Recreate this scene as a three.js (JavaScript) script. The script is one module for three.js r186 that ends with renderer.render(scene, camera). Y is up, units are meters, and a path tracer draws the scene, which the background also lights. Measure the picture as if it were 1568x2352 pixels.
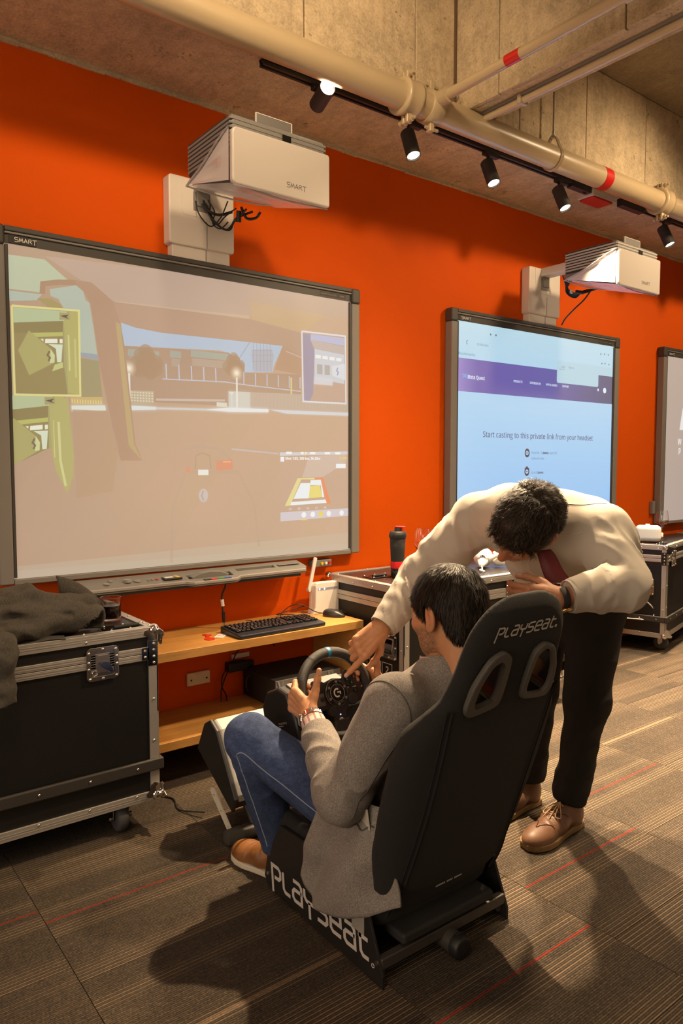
import * as THREE from 'three';
import { RoundedBoxGeometry } from 'three/addons/geometries/RoundedBoxGeometry.js';
import { RectAreaLightUniformsLib } from 'three/addons/lights/RectAreaLightUniformsLib.js';
import { mergeGeometries, mergeVertices } from 'three/addons/utils/BufferGeometryUtils.js';

// ---------------------------------------------------------------- camera, exposure, lights
const V = (x, y, z) => new THREE.Vector3(x, y, z);
const scene = new THREE.Scene();
scene.background = new THREE.Color(0x000000);
const camera = new THREE.PerspectiveCamera(69.76, 1568 / 2352, 0.05, 60);
camera.position.set(0, 1.3, 3.05);
{
  const yaw = 37.54 * Math.PI / 180, pit = 3.74 * Math.PI / 180;
  camera.lookAt(Math.sin(yaw) * Math.cos(pit), 1.3 - Math.sin(pit), 3.05 - Math.cos(yaw) * Math.cos(pit));
}
scene.add(camera);
const renderer = new THREE.WebGLRenderer({ antialias: true });
renderer.toneMapping = THREE.LinearToneMapping;
renderer.toneMappingExposure = 1.0;
renderer.shadowMap.enabled = true;
RectAreaLightUniformsLib.init();

const WARM = new THREE.Color().setRGB(1.0, 0.72, 0.43);
const SPOT_CD = 64, ROOM_CD = 18, PANEL_NITS = 1.3, LEFT_LIGHT_NITS = 2.4;
// track spots over the boards: position of the lamp head and the way it looks
const TRACK_Y = 2.865, TRACK_Z = 0.47;
const SPOTS = [
  { x: 1.86, aim: [-0.28, 0.10, 0.96], k: 0.3 }, { x: 2.37, aim: [-0.06, -1, 0.42] }, { x: 2.915, aim: [-0.04, -1, 0.44] },
  { x: 3.50, aim: [0.0, -1, 0.45] }, { x: 4.60, aim: [0.05, -1, 0.45] }, { x: 5.15, aim: [0.05, -1, 0.42] },
];
// unseen spots on a second track, out of view, lighting wall, beam and seat
const ROOM_TRACK_Z = 1.95, ROOM_TRACK_Y = 3.36;
const UNSEEN_ROOM_SPOTS = [
  { x: 0.2, aim: [0.15, -0.8, -1.0], k: 0.36 }, { x: 1.15, aim: [0.4, -0.26, -1.0], k: 0.42 }, { x: 3.2, aim: [-0.62, -1.0, -0.30], k: 1.7 }, { x: 4.2, aim: [-0.25, -0.8, -1.0], k: 0.62 }, { x: 5.9, aim: [-0.2, -0.8, -1.0], k: 0.62 },
];
// unseen panels under the ceiling, out of view, added as soft fill light
const FILL_PANELS = [[-0.9, 3.42, 2.9, 3.2], [2.2, 3.42, 4.6, 1.2], [5.2, 3.42, 3.6, 1]];

// ---------------------------------------------------------------- helpers
let seed = 7;
const rnd = () => { seed = (seed * 1664525 + 1013904223) >>> 0; return seed / 4294967296; };
const rr = (a, b) => a + (b - a) * rnd();
const clamp = (x, a, b) => Math.min(b, Math.max(a, x));
const lerp = (a, b, t) => a + (b - a) * t;
const sstep = (a, b, x) => { const t = clamp((x - a) / (b - a), 0, 1); return t * t * (3 - 2 * t); };
const used = {};
function numbered(n) { const k = used[n] = (used[n] ?? -1) + 1; return k ? `${n}_${String(k).padStart(3, '0')}` : n; }
function tag(o, label, category, group) {
  o.userData.label = label; o.userData.category = category;
  if (group) o.userData.group = group;
  return o;
}
function thing(name, label, category, pos = [0, 0, 0], turn = 0, group) {
  const o = new THREE.Group(); o.name = numbered(name); scene.add(o);
  o.position.set(...pos); o.rotation.y = turn;
  return tag(o, label, category, group);
}
const shadow = (o) => { o.castShadow = true; o.receiveShadow = true; return o; };
function part(name, geo, mat, parent, label) {
  const m = shadow(new THREE.Mesh(Array.isArray(geo) ? merge(geo) : geo, mat));
  m.name = parent === scene ? numbered(name) : name;
  if (label) m.userData.label = label;
  parent.add(m); return m;
}
function struct(name, geo, mat) { const m = part(name, geo, mat, scene); m.userData.kind = 'structure'; return m; }
function sgroup(name) { const g = new THREE.Group(); g.name = numbered(name); g.userData.kind = 'structure'; scene.add(g); return g; }
function prep(g) {
  g = g.index ? g.toNonIndexed() : g;
  for (const k of Object.keys(g.attributes)) if (!['position', 'normal', 'uv', 'color'].includes(k)) g.deleteAttribute(k);
  if (!g.attributes.uv) g.setAttribute('uv', new THREE.BufferAttribute(new Float32Array(g.attributes.position.count * 2), 2));
  return g;
}
function merge(list) {
  const hasC = list.some((g) => g.attributes.color);
  return mergeGeometries(list.map((g) => {
    g = prep(g);
    if (hasC && !g.attributes.color) g.setAttribute('color', new THREE.BufferAttribute(new Float32Array(g.attributes.position.count * 3).fill(1), 3));
    if (!hasC && g.attributes.color) g.deleteAttribute('color');
    return g;
  }));
}
const mv = (g, x, y, z) => g.translate(x, y, z);
// box centred at x, y, z
function box(w, h, d, x = 0, y = 0, z = 0, r = 0) {
  const g = r > 0 ? new RoundedBoxGeometry(w, h, d, 1, Math.min(r, w / 2.01, h / 2.01, d / 2.01)) : new THREE.BoxGeometry(w, h, d);
  return g.translate(x, y, z);
}
// box between two corners
const bx = (x0, y0, z0, x1, y1, z1, r = 0) => box(x1 - x0, y1 - y0, z1 - z0, (x0 + x1) / 2, (y0 + y1) / 2, (z0 + z1) / 2, r);
function cyl(r0, r1, h, n = 20, open = false) { return new THREE.CylinderGeometry(r1, r0, h, n, 1, open); } // r0 bottom, r1 top, centred
// cylinder between points
function rod(a, b, r, n = 12, r2 = r) {
  const A = V(...a), B = V(...b), d = B.clone().sub(A), L = d.length();
  const g = new THREE.CylinderGeometry(r2, r, L, n, 1);
  g.applyQuaternion(new THREE.Quaternion().setFromUnitVectors(V(0, 1, 0), d.normalize()));
  return g.translate((A.x + B.x) / 2, (A.y + B.y) / 2, (A.z + B.z) / 2);
}
function cable(pts, r, seg = 40, n = 6, closed = false) {
  return new THREE.TubeGeometry(new THREE.CatmullRomCurve3(pts.map((p) => V(...p)), closed, 'centripetal'), seg, r, n, closed);
}
const lathe = (prof, n = 32) => new THREE.LatheGeometry(prof.map(([r, y]) => new THREE.Vector2(r, y)), n);
function shapeOf(pts, holes = []) {
  const s = new THREE.Shape(pts.map((p) => new THREE.Vector2(p[0], p[1])));
  for (const h of holes) s.holes.push(new THREE.Path(h.map((p) => new THREE.Vector2(p[0], p[1]))));
  return s;
}
function rrect(x0, y0, x1, y1, r, n = 5) { // rounded rectangle outline; r number or [bl, br, tr, tl]
  const R = Array.isArray(r) ? r : [r, r, r, r], out = [];
  const c = [[x0 + R[0], y0 + R[0], Math.PI], [x1 - R[1], y0 + R[1], 1.5 * Math.PI], [x1 - R[2], y1 - R[2], 0], [x0 + R[3], y1 - R[3], 0.5 * Math.PI]];
  c.forEach(([cx, cy, a0], i) => { for (let k = 0; k <= n; k++) { const a = a0 + k / n * Math.PI / 2; out.push([cx + R[i] * Math.cos(a), cy + R[i] * Math.sin(a)]); } });
  return out;
}
const ring = (cx, cy, r, n = 20) => Array.from({ length: n }, (_, i) => [cx + r * Math.cos(i / n * 6.28318), cy + r * Math.sin(i / n * 6.28318)]);
function extr(pts, depth, bevel = 0, holes = [], segs = 2) { // outline in x, y; runs from z = 0 to depth
  const g = new THREE.ExtrudeGeometry(shapeOf(pts, holes), { depth: depth - 2 * bevel, bevelEnabled: bevel > 0, bevelThickness: bevel, bevelSize: bevel, bevelOffset: -bevel, bevelSegments: segs, curveSegments: 6 });
  return g.translate(0, 0, bevel);
}
// uv in metres from the strongest axis of each face
function metric(g, s = 1, ox = 0, oy = 0) {
  g = prep(g); const p = g.attributes.position, n = g.attributes.normal, uv = g.attributes.uv;
  for (let i = 0; i < p.count; i += 3) {
    let nx = 0, ny = 0, nz = 0;
    for (let k = 0; k < 3; k++) { nx += n.getX(i + k); ny += n.getY(i + k); nz += n.getZ(i + k); }
    nx = Math.abs(nx); ny = Math.abs(ny); nz = Math.abs(nz);
    for (let k = 0; k < 3; k++) {
      const x = p.getX(i + k), y = p.getY(i + k), z = p.getZ(i + k);
      let u, v; if (nz >= nx && nz >= ny) { u = x; v = y; } else if (ny >= nx) { u = x; v = z; } else { u = z; v = y; }
      uv.setXY(i + k, (u + ox) * s, (v + oy) * s);
    }
  }
  return g;
}
// ---- noise
const P = new Uint8Array(512); { const a = [...Array(256).keys()]; let s = 91; for (let i = 255; i > 0; i--) { s = (s * 1103515245 + 12345) & 0x7fffffff; const j = s % (i + 1); [a[i], a[j]] = [a[j], a[i]]; } for (let i = 0; i < 512; i++) P[i] = a[i & 255]; }
function noise3(x, y, z) {
  const X = Math.floor(x), Y = Math.floor(y), Z = Math.floor(z); x -= X; y -= Y; z -= Z;
  const u = x * x * (3 - 2 * x), v = y * y * (3 - 2 * y), w = z * z * (3 - 2 * z);
  const h = (i, j, k) => P[P[P[(X + i) & 255] + ((Y + j) & 255)] + ((Z + k) & 255)] / 127.5 - 1;
  const a = lerp(lerp(h(0, 0, 0), h(1, 0, 0), u), lerp(h(0, 1, 0), h(1, 1, 0), u), v);
  const b = lerp(lerp(h(0, 0, 1), h(1, 0, 1), u), lerp(h(0, 1, 1), h(1, 1, 1), u), v);
  return lerp(a, b, w);
}
const fbm = (x, y, z, o = 4) => { let s = 0, a = 0.5; for (let i = 0; i < o; i++) { s += a * noise3(x, y, z); x *= 2.03; y *= 2.03; z *= 2.03; a *= 0.5; } return s; };
// tiling 2-d value noise
function tnoise(u, v, f, sd = 0) {
  const x = u * f, y = v * f, X = Math.floor(x), Y = Math.floor(y), a = x - X, b = y - Y, s = a * a * (3 - 2 * a), t = b * b * (3 - 2 * b);
  const h = (i, j) => P[P[((X + i) % f + f) % f + sd & 255] + (((Y + j) % f + f) % f) & 255] / 255;
  return lerp(lerp(h(0, 0), h(1, 0), s), lerp(h(0, 1), h(1, 1), s), t);
}
// ---- textures
function dataTex(n, m, fn, srgb = true) {
  const d = new Uint8Array(n * m * 4);
  for (let j = 0; j < m; j++) for (let i = 0; i < n; i++) {
    const c = fn(i / n, j / m, i, j), k = (j * n + i) * 4;
    if (typeof c === 'number') { d[k] = d[k + 1] = d[k + 2] = clamp(c, 0, 1) * 255; } else { d[k] = clamp(c[0], 0, 1) * 255; d[k + 1] = clamp(c[1], 0, 1) * 255; d[k + 2] = clamp(c[2], 0, 1) * 255; }
    d[k + 3] = 255;
  }
  const t = new THREE.DataTexture(d, n, m); t.wrapS = t.wrapT = THREE.RepeatWrapping; t.magFilter = THREE.LinearFilter; t.minFilter = THREE.LinearMipmapLinearFilter; t.generateMipmaps = true;
  if (srgb) t.colorSpace = THREE.SRGBColorSpace; t.needsUpdate = true; return t;
}
function canvasTex(w, h, draw, srgb = true) {
  const c = document.createElement('canvas'); c.width = w; c.height = h; draw(c.getContext('2d'), w, h);
  const t = new THREE.CanvasTexture(c); if (srgb) t.colorSpace = THREE.SRGBColorSpace; t.magFilter = THREE.LinearFilter; t.anisotropy = 8; return t;
}
const rep = (t, x, y = x) => { const c = t.clone(); c.repeat.set(x, y); c.needsUpdate = true; return c; };
const std = (o) => new THREE.MeshStandardMaterial(o);
const phy = (o) => new THREE.MeshPhysicalMaterial(o);
const C = (r, g, b) => new THREE.Color().setRGB(r, g, b);
const srgb = (r, g, b) => new THREE.Color().setRGB(r / 255, g / 255, b / 255, THREE.SRGBColorSpace);

// ---- lettering drawn as strokes: polylines in a unit box, built as thin ribbons laid on a surface
const GLYPH = {
  P: [[[0, -0.45], [0, 1], [0.62, 1], [0.8, 0.85], [0.8, 0.55], [0.62, 0.4], [0.22, 0.4]]],
  L: [[[0, 1], [0, 0.16], [0.16, 0], [0.62, 0]]],
  A: [[[0.05, 1], [0.6, 1], [0.78, 0.85], [0.78, 0], [0.16, 0], [0, 0.14], [0, 0.42], [0.14, 0.56], [0.78, 0.56]]],
  Y: [[[0, 1], [0, 0.62], [0.16, 0.46], [0.8, 0.46]], [[0.8, 1], [0.8, 0.46]], [[0.4, 0.46], [0.4, -0.35]]],
  S: [[[0.82, 1], [0.16, 1], [0, 0.86], [0, 0.66], [0.14, 0.52], [0.66, 0.52], [0.8, 0.38], [0.8, 0.14], [0.64, 0], [0, 0]]],
  E: [[[0.1, 0.5], [0.8, 0.5], [0.8, 0.86], [0.64, 1], [0.16, 1], [0, 0.86], [0, 0.14], [0.16, 0], [0.8, 0]]],
  T: [[[0.14, 1.25], [0.14, 0.16], [0.3, 0], [0.7, 0]], [[0, 0.86], [0.7, 0.86]]],
  M: [[[0, 0], [0.12, 1], [0.42, 0.25], [0.72, 1], [0.9, 0]]],
  R: [[[0.05, 0], [0.05, 0.92], [0.5, 1], [0.72, 0.78], [0.5, 0.52], [0.1, 0.48]], [[0.35, 0.5], [0.85, 0]]],
  a: [[[0, 0], [0.4, 1], [0.75, 0]], [[0.15, 0.34], [0.8, 0.34]]],
  s: [[[0.7, 0.95], [0.2, 1], [0.02, 0.8], [0.62, 0.3], [0.45, 0.02], [-0.05, 0.08]]],
  t: [[[-0.1, 0.92], [0.95, 1.0]], [[0.42, 0.96], [0.38, -0.2]]],
  G: [[[0.75, 1], [0.2, 1], [0, 0.8], [0, 0.2], [0.2, 0], [0.75, 0]], [[0.45, 0.55], [0.95, 0.55], [0.95, 0.2]]],
};
function ribbon(pts, w, fn, out, closed = false) {
  const L = pts.length, nrm = [];
  for (let i = 0; i < L; i++) {
    const a = pts[Math.max(0, i - 1)], b = pts[i], c = pts[Math.min(L - 1, i + 1)];
    let d1 = [b[0] - a[0], b[1] - a[1]], d2 = [c[0] - b[0], c[1] - b[1]];
    const l1 = Math.hypot(...d1) || 0, l2 = Math.hypot(...d2) || 0; if (!l1) d1 = d2; if (!l2) d2 = d1;
    const n1 = [-d1[1] / (l1 || l2), d1[0] / (l1 || l2)], n2 = [-d2[1] / (l2 || l1), d2[0] / (l2 || l1)];
    let n = [n1[0] + n2[0], n1[1] + n2[1]]; const m = Math.hypot(...n) || 1; n = [n[0] / m, n[1] / m];
    const k = 1 / Math.max(0.5, n[0] * n1[0] + n[1] * n1[1]); nrm.push([n[0] * k, n[1] * k]);
  }
  for (let i = 0; i < L - 1; i++) {
    const q = (p, n, s) => fn(p[0] + n[0] * w / 2 * s, p[1] + n[1] * w / 2 * s);
    const a = q(pts[i], nrm[i], 1), b = q(pts[i], nrm[i], -1), c = q(pts[i + 1], nrm[i + 1], -1), d = q(pts[i + 1], nrm[i + 1], 1);
    for (const v of [a, b, c, a, c, d]) out.push(v.x, v.y, v.z);
  }
}
function lettering(text, { h, w = 0.16, gap = 0.3, slant = 0, stretch = 1 }, fn) { // fn(u, v) -> Vector3 on the surface
  const out = []; let x = 0;
  for (const ch of text) {
    if (ch === ' ') { x += 0.6; continue; }
    let W = 0;
    for (const st of GLYPH[ch]) {
      // subdivide so that the ribbon follows the surface
      const fine = []; st.forEach((p, i) => { if (i) { const a = st[i - 1]; for (let k = 1; k < 3; k++) fine.push([lerp(a[0], p[0], k / 3), lerp(a[1], p[1], k / 3)]); } fine.push(p); });
      for (const p of st) W = Math.max(W, p[0]);
      ribbon(fine.map(([a, b]) => [(x + a * stretch + slant * b) * h, b * h]), w * h, fn, out);
    }
    x += W * stretch + gap;
  }
  const g = new THREE.BufferGeometry(); g.setAttribute('position', new THREE.Float32BufferAttribute(out, 3)); g.computeVertexNormals();
  g.userData.width = (x - gap) * h; return g;
}
function textWidth(text, { h, gap = 0.3, stretch = 1 }) { let x = 0; for (const ch of text) { if (ch === ' ') { x += 0.6; continue; } let W = 0; for (const st of GLYPH[ch]) for (const p of st) W = Math.max(W, p[0]); x += W * stretch + gap; } return (x - gap) * h; }
// ---------------------------------------------------------------- materials
const M = {};
{
  const fine = dataTex(256, 256, (u, v) => 0.55 * tnoise(u, v, 128, 3) + 0.45 * tnoise(u, v, 64, 9), false);
  M.fineNoise = fine;
  // orange paint with roller stipple
  const roller = dataTex(256, 256, (u, v) => 0.5 * tnoise(u, v, 90, 5) + 0.5 * tnoise(u, v, 40, 7), false);
  M.orange = phy({ specularIntensity: 0.25, color: srgb(210, 82, 0), roughness: 0.7, bumpMap: rep(roller, 4), bumpScale: 0.0006 });
  M.paintWhite = std({ color: C(0.62, 0.6, 0.56), roughness: 0.8 });
  // concrete
  const conc = dataTex(1024, 1024, (u, v, i, j) => {
    let s = 0.74 + 0.07 * (tnoise(u, v, 5, 1) - 0.5) + 0.07 * (tnoise(u, v, 17, 2) - 0.5) + 0.07 * (tnoise(u, v, 61, 3) - 0.5) + 0.10 * (tnoise(u, v, 240, 4) - 0.5);
    const st = tnoise(u * 3 % 1, v, 24, 8); s += 0.05 * (tnoise(u, v * 0.25 % 1, 64, 11) - 0.5);
    const pore = tnoise(u, v, 180, 21) * tnoise(u, v, 37, 22); if (pore > 0.77) s -= 0.2;
    return [s, s * 0.965, s * 0.90];
  });
  const concB = dataTex(512, 512, (u, v) => { let s = 0.6 + 0.3 * (tnoise(u, v, 90, 4) - 0.5) + 0.3 * (tnoise(u, v, 24, 5) - 0.5); if (tnoise(u, v, 120, 21) * tnoise(u, v, 30, 22) > 0.7) s -= 0.4; return s; }, false);
  M.concrete = std({ map: rep(conc, 0.7), bumpMap: rep(concB, 1.2), bumpScale: 0.004, roughness: 0.86, color: C(1.0, 0.85, 0.63) });
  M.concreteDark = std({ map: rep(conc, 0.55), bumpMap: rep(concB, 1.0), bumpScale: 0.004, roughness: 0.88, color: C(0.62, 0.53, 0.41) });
  M.joint = std({ color: C(0.13, 0.075, 0.04), roughness: 0.9 });
  // metals and plastics
  M.pipe = phy({ color: srgb(180, 160, 126), roughness: 0.34, clearcoat: 0.35, clearcoatRoughness: 0.3 });
  M.redTape = std({ color: srgb(190, 26, 18), roughness: 0.35 });
  M.blackMetal = std({ color: C(0.016, 0.015, 0.014), roughness: 0.5, metalness: 0.0 });
  M.lampBlack = std({ color: C(0.028, 0.026, 0.024), roughness: 0.55 });
  M.steel = std({ color: C(0.62, 0.6, 0.58), roughness: 0.28, metalness: 1 });
  M.chrome = std({ color: C(0.82, 0.81, 0.8), roughness: 0.09, metalness: 1 });
  const brush = dataTex(256, 256, (u, v) => 0.45 + 0.4 * tnoise(u * 0.02 % 1, v, 200, 6) + 0.15 * tnoise(u, v, 128, 2), false);
  M.alu = std({ color: C(0.52, 0.50, 0.47), roughness: 0.42, metalness: 0.65 });
  M.aluDark = std({ color: C(0.32, 0.31, 0.3), roughness: 0.45, metalness: 0.8 });
  M.plate = std({ color: C(0.5, 0.47, 0.42), roughness: 0.22, metalness: 1 });
  M.rubber = std({ color: C(0.012, 0.012, 0.012), roughness: 0.75 });
  M.wheelGrey = std({ color: C(0.05, 0.05, 0.055), roughness: 0.7 });
  const hex = dataTex(256, 256, (u, v) => 0.4 * tnoise(u, v, 128, 13) + 0.4 * tnoise(u, v, 64, 14) + 0.2 * tnoise(u, v, 16, 15), false);
  M.casePanel = phy({ color: C(0.0055, 0.005, 0.005), roughness: 0.5, bumpMap: rep(hex, 5), bumpScale: 0.0005 });
  M.caseTop = phy({ color: C(0.022, 0.021, 0.022), roughness: 0.3, bumpMap: rep(hex, 5), bumpScale: 0.0003 });
  M.bumper = std({ color: C(0.035, 0.03, 0.026), roughness: 0.62, bumpMap: rep(hex, 6), bumpScale: 0.0005 });
  M.louvreWhite = std({ color: C(0.42, 0.40, 0.37), roughness: 0.5 });
  M.projWhite = phy({ color: C(0.56, 0.51, 0.46), roughness: 0.32, clearcoat: 0.25, clearcoatRoughness: 0.2 });
  M.projGrey = std({ color: C(0.2, 0.19, 0.175), roughness: 0.5 });
  M.ventDark = std({ color: C(0.03, 0.03, 0.03), roughness: 0.8 });
  M.mountWhite = std({ color: C(0.66, 0.61, 0.55), roughness: 0.45 });
  M.film = phy({ color: C(0.86, 0.84, 0.84), roughness: 0.22, transmission: 0.35, thickness: 0, ior: 1.4, clearcoat: 0.5, clearcoatRoughness: 0.15, bumpMap: rep(dataTex(128, 128, (u, v) => tnoise(u, v, 9, 4) * 0.6 + tnoise(u, v, 23, 6) * 0.4, false), 3), bumpScale: 0.006 });
  M.boardGrey = std({ color: C(0.2, 0.185, 0.17), roughness: 0.5 });
  M.boardDark = std({ color: C(0.05, 0.047, 0.043), roughness: 0.5 });
  M.trayGrey = std({ color: C(0.17, 0.16, 0.145), roughness: 0.5 });
  M.trayLight = std({ color: C(0.30, 0.28, 0.26), roughness: 0.4 });
  M.black = std({ color: C(0.013, 0.012, 0.012), roughness: 0.5 });
  M.blackSoft = std({ color: C(0.018, 0.017, 0.017), roughness: 0.75 });
  M.blackGloss = phy({ color: C(0.008, 0.008, 0.008), roughness: 0.16 });
  M.cable = std({ color: C(0.012, 0.011, 0.011), roughness: 0.5 });
  M.white = std({ color: C(0.78, 0.77, 0.74), roughness: 0.4 });
  M.whiteSoft = std({ color: C(0.75, 0.73, 0.69), roughness: 0.65 });
  M.cream = std({ color: C(0.72, 0.66, 0.54), roughness: 0.5 });
  M.logoGrey = std({ color: C(0.12, 0.11, 0.10), roughness: 0.5 });
  M.logoLight = std({ color: C(0.70, 0.67, 0.62), roughness: 0.6 });
  M.letter = std({ color: C(0.55, 0.53, 0.5), roughness: 0.6 });
  M.red = std({ color: srgb(200, 20, 22), roughness: 0.4 });
  M.green = std({ color: srgb(40, 140, 60), roughness: 0.4 });
  M.blue = std({ color: srgb(40, 80, 170), roughness: 0.4 });
  M.yellow = std({ color: srgb(230, 190, 20), roughness: 0.45 });
  M.teal = std({ color: srgb(0, 118, 165), roughness: 0.4 });
  M.glass = phy({ color: C(1, 1, 1), roughness: 0.0, transmission: 1, thickness: 0.003, ior: 1.5 });
  M.cola = phy({ color: C(0.02, 0.006, 0.003), roughness: 0.05 });
  M.glow = std({ color: C(0.9, 0.8, 0.6), emissive: C(1.0, 0.86, 0.62), emissiveIntensity: 5.0, roughness: 0.4 });
  M.glowHot = std({ color: C(0.9, 0.8, 0.6), emissive: C(1.0, 0.92, 0.78), emissiveIntensity: 14.0, roughness: 0.4 });
  M.fillGlow = std({ color: C(0.9, 0.85, 0.75), emissive: C(1.0, 0.8, 0.55), emissiveIntensity: 1.5, roughness: 0.5 });  // glow of the added fill panels
  M.leftGlow = std({ color: C(0.8, 0.75, 0.65), emissive: C(1.0, 0.80, 0.60), emissiveIntensity: 2.4, roughness: 0.5 });  // glow of the unseen light at the left wall
  M.ledBlue = std({ color: C(0.1, 0.1, 0.2), emissive: C(0.25, 0.4, 1.0), emissiveIntensity: 5 });
  M.ledWhite = std({ color: C(0.2, 0.2, 0.2), emissive: C(0.5, 0.75, 1.0), emissiveIntensity: 5 });
  // oak laminate
  const oak = dataTex(512, 512, (u, v) => {
    const g = tnoise(u * 0.03 % 1, v, 150, 3) * 0.5 + tnoise(u * 0.03 % 1, v, 60, 4) * 0.5, s = tnoise(u, v, 6, 8);
    const k = 0.86 + 0.16 * (g - 0.5) + 0.08 * (s - 0.5) + 0.05 * (tnoise(u * 0.2 % 1, v, 220, 5) - 0.5);
    return [0.84 * k, 0.615 * k, 0.33 * k];
  });
  M.oak = phy({ map: rep(oak, 1.6), roughness: 0.4, color: C(1, 1, 1) });
  // fabrics
  const weave = dataTex(128, 128, (u, v, i, j) => 0.5 + 0.3 * Math.sin(i * Math.PI / 2) * Math.sin(j * Math.PI / 2) + 0.35 * (tnoise(u, v, 64, 3) - 0.5), false);
  M.weave = weave;
  const tweed = (a, b, f = 1) => dataTex(256, 256, (u, v, i, j) => { const k = clamp(0.5 + 0.55 * (tnoise(u, v, 128, 31) - 0.5) + 0.35 * (tnoise(u, v, 60, 32) - 0.5) + (f * 0.16 * Math.sin((i + j) * 0.78)) + 0.25 * (tnoise(u, v * 0.25 % 1, 100, 17) - 0.5), 0, 1); return [lerp(a[0], b[0], k), lerp(a[1], b[1], k), lerp(a[2], b[2], k)]; });
  M.jacket = phy({ map: rep(tweed([0.38, 0.36, 0.345], [0.68, 0.65, 0.62]), 9), bumpMap: rep(weave, 40), bumpScale: 0.0006, roughness: 0.95, sheen: 0.25, sheenRoughness: 0.6, sheenColor: C(0.4, 0.38, 0.35) });
  M.coat = phy({ map: rep(tweed([0.15, 0.14, 0.125], [0.40, 0.375, 0.335]), 10), bumpMap: rep(weave, 40), bumpScale: 0.0007, roughness: 0.95, sheen: 0.2, sheenColor: C(0.3, 0.28, 0.25) });
  M.shirt = phy({ color: C(0.50, 0.455, 0.39), roughness: 0.85, bumpMap: rep(weave, 60), bumpScale: 0.0003, sheen: 0.2, sheenColor: C(0.5, 0.5, 0.5) });
  M.trousers = phy({ color: C(0.010, 0.0088, 0.0085), roughness: 0.9, bumpMap: rep(weave, 50), bumpScale: 0.0005 });
  M.denim = phy({ map: rep(dataTex(256, 256, (u, v, i, j) => { const k = clamp(0.5 + 0.22 * Math.sin((i + j * 2) * 0.78) + 0.6 * (tnoise(u * 0.5 % 1, v, 128, 41) - 0.5) + 0.35 * (tnoise(u, v, 14, 42) - 0.5), 0, 1); return [lerp(0.20, 0.42, k), lerp(0.27, 0.50, k), lerp(0.41, 0.64, k)]; }), 7), vertexColors: true, roughness: 0.92, bumpMap: rep(weave, 45), bumpScale: 0.0006 });
  M.seatFabric = phy({ color: C(0.0165, 0.0160, 0.0155), roughness: 0.92, bumpMap: rep(fine, 18), bumpScale: 0.0012, sheen: 0.35, sheenRoughness: 0.5, sheenColor: C(0.10, 0.095, 0.085) });
  M.seatRim = std({ color: C(0.075, 0.068, 0.058), roughness: 0.6, bumpMap: rep(fine, 12), bumpScale: 0.0008 });
  M.skin = phy({ color: C(1, 1, 1), vertexColors: true, roughness: 0.5, clearcoat: 0.06, clearcoatRoughness: 0.5, sheen: 0.1, sheenColor: C(0.5, 0.2, 0.1), bumpMap: rep(fine, 30), bumpScale: 0.0003 });
  M.hair = phy({ color: C(1, 1, 1), vertexColors: true, roughness: 0.5, specularIntensity: 0.45 });
  M.leather = phy({ color: C(1, 1, 1), vertexColors: true, roughness: 0.36, clearcoat: 0.25, clearcoatRoughness: 0.35, bumpMap: rep(fine, 22), bumpScale: 0.0005 });
  M.sole = std({ color: C(0.24, 0.15, 0.06), roughness: 0.6 });
  M.soleWhite = std({ color: C(0.6, 0.55, 0.46), roughness: 0.7 });
  M.lace = std({ color: C(0.55, 0.36, 0.2), roughness: 0.8 });
  M.tie = phy({ color: C(0.13, 0.008, 0.012), roughness: 0.55, sheen: 0.4, sheenColor: C(0.3, 0.05, 0.05) });
  M.wheelLeather = phy({ color: C(0.022, 0.021, 0.02), roughness: 0.5, bumpMap: rep(fine, 25), bumpScale: 0.0008 });
  M.padPlastic = std({ color: C(0.32, 0.31, 0.29), roughness: 0.45 });
  M.greyPlastic = std({ color: C(0.09, 0.095, 0.105), roughness: 0.45 });
  M.frameGrey = std({ color: C(0.075, 0.068, 0.06), roughness: 0.4, metalness: 0.3 });
}
// ---------------------------------------------------------------- the room
const CEIL = 3.45, BEAM = 2.90, FACE = 0.60, X0 = -3, X1 = 8.2, Z1 = 6.6;
struct('wall_back', metric(bx(X0, 0, -0.2, X1, BEAM, 0)), M.orange);
struct('wall_left', bx(X0 - 0.2, 0, -0.2, X0, CEIL, Z1 + 0.2), M.paintWhite);
struct('wall_right', bx(X1, 0, -0.2, X1 + 0.2, CEIL, Z1 + 0.2), M.paintWhite);
struct('wall_front', bx(X0, 0, Z1, X1, CEIL, Z1 + 0.2), M.paintWhite);
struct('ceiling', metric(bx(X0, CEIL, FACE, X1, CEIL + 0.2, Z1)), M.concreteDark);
{
  // downstand beam along the wall: cast core with board-marked panels on its face
  const b = sgroup('ceiling_beam');
  part('beam_core', metric(bx(X0, BEAM, -0.2, X1, CEIL + 0.2, FACE - 0.022)), M.concrete, b);
  const js = [X0, -1.35, -0.75, -0.15, 0.45, 1.10, 1.70, 2.293, 2.536];
  for (let i = 0; i < js.length - 1; i++) part('concrete_panel', metric(bx(js[i] + 0.003, BEAM, FACE - 0.03, js[i + 1] - 0.003, CEIL, FACE, 0.004), 1, i * 0.37, i * 0.21), M.concrete, b);
  const ks = [2.735, 3.0, 3.557, 4.15, 4.75, 5.35, 5.95, X1];
  for (let i = 0; i < ks.length - 1; i++) part('concrete_panel', metric(bx(ks[i] + 0.0022, BEAM, FACE - 0.03, ks[i + 1] - 0.0022, CEIL, FACE, 0.004), 1, i * 0.61, i * 0.33), M.concrete, b);
  // strip where slab and wall meet, left rough by the painter
  const bits = []; for (let x = X0; x < X1; x += 0.11) bits.push(box(0.112, 0.018 + rr(-0.004, 0.006), 0.014, x, BEAM - 0.008, 0.005, 0.003));
  part('rough_edge', metric(merge(bits)), M.concrete, b);
}
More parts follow.
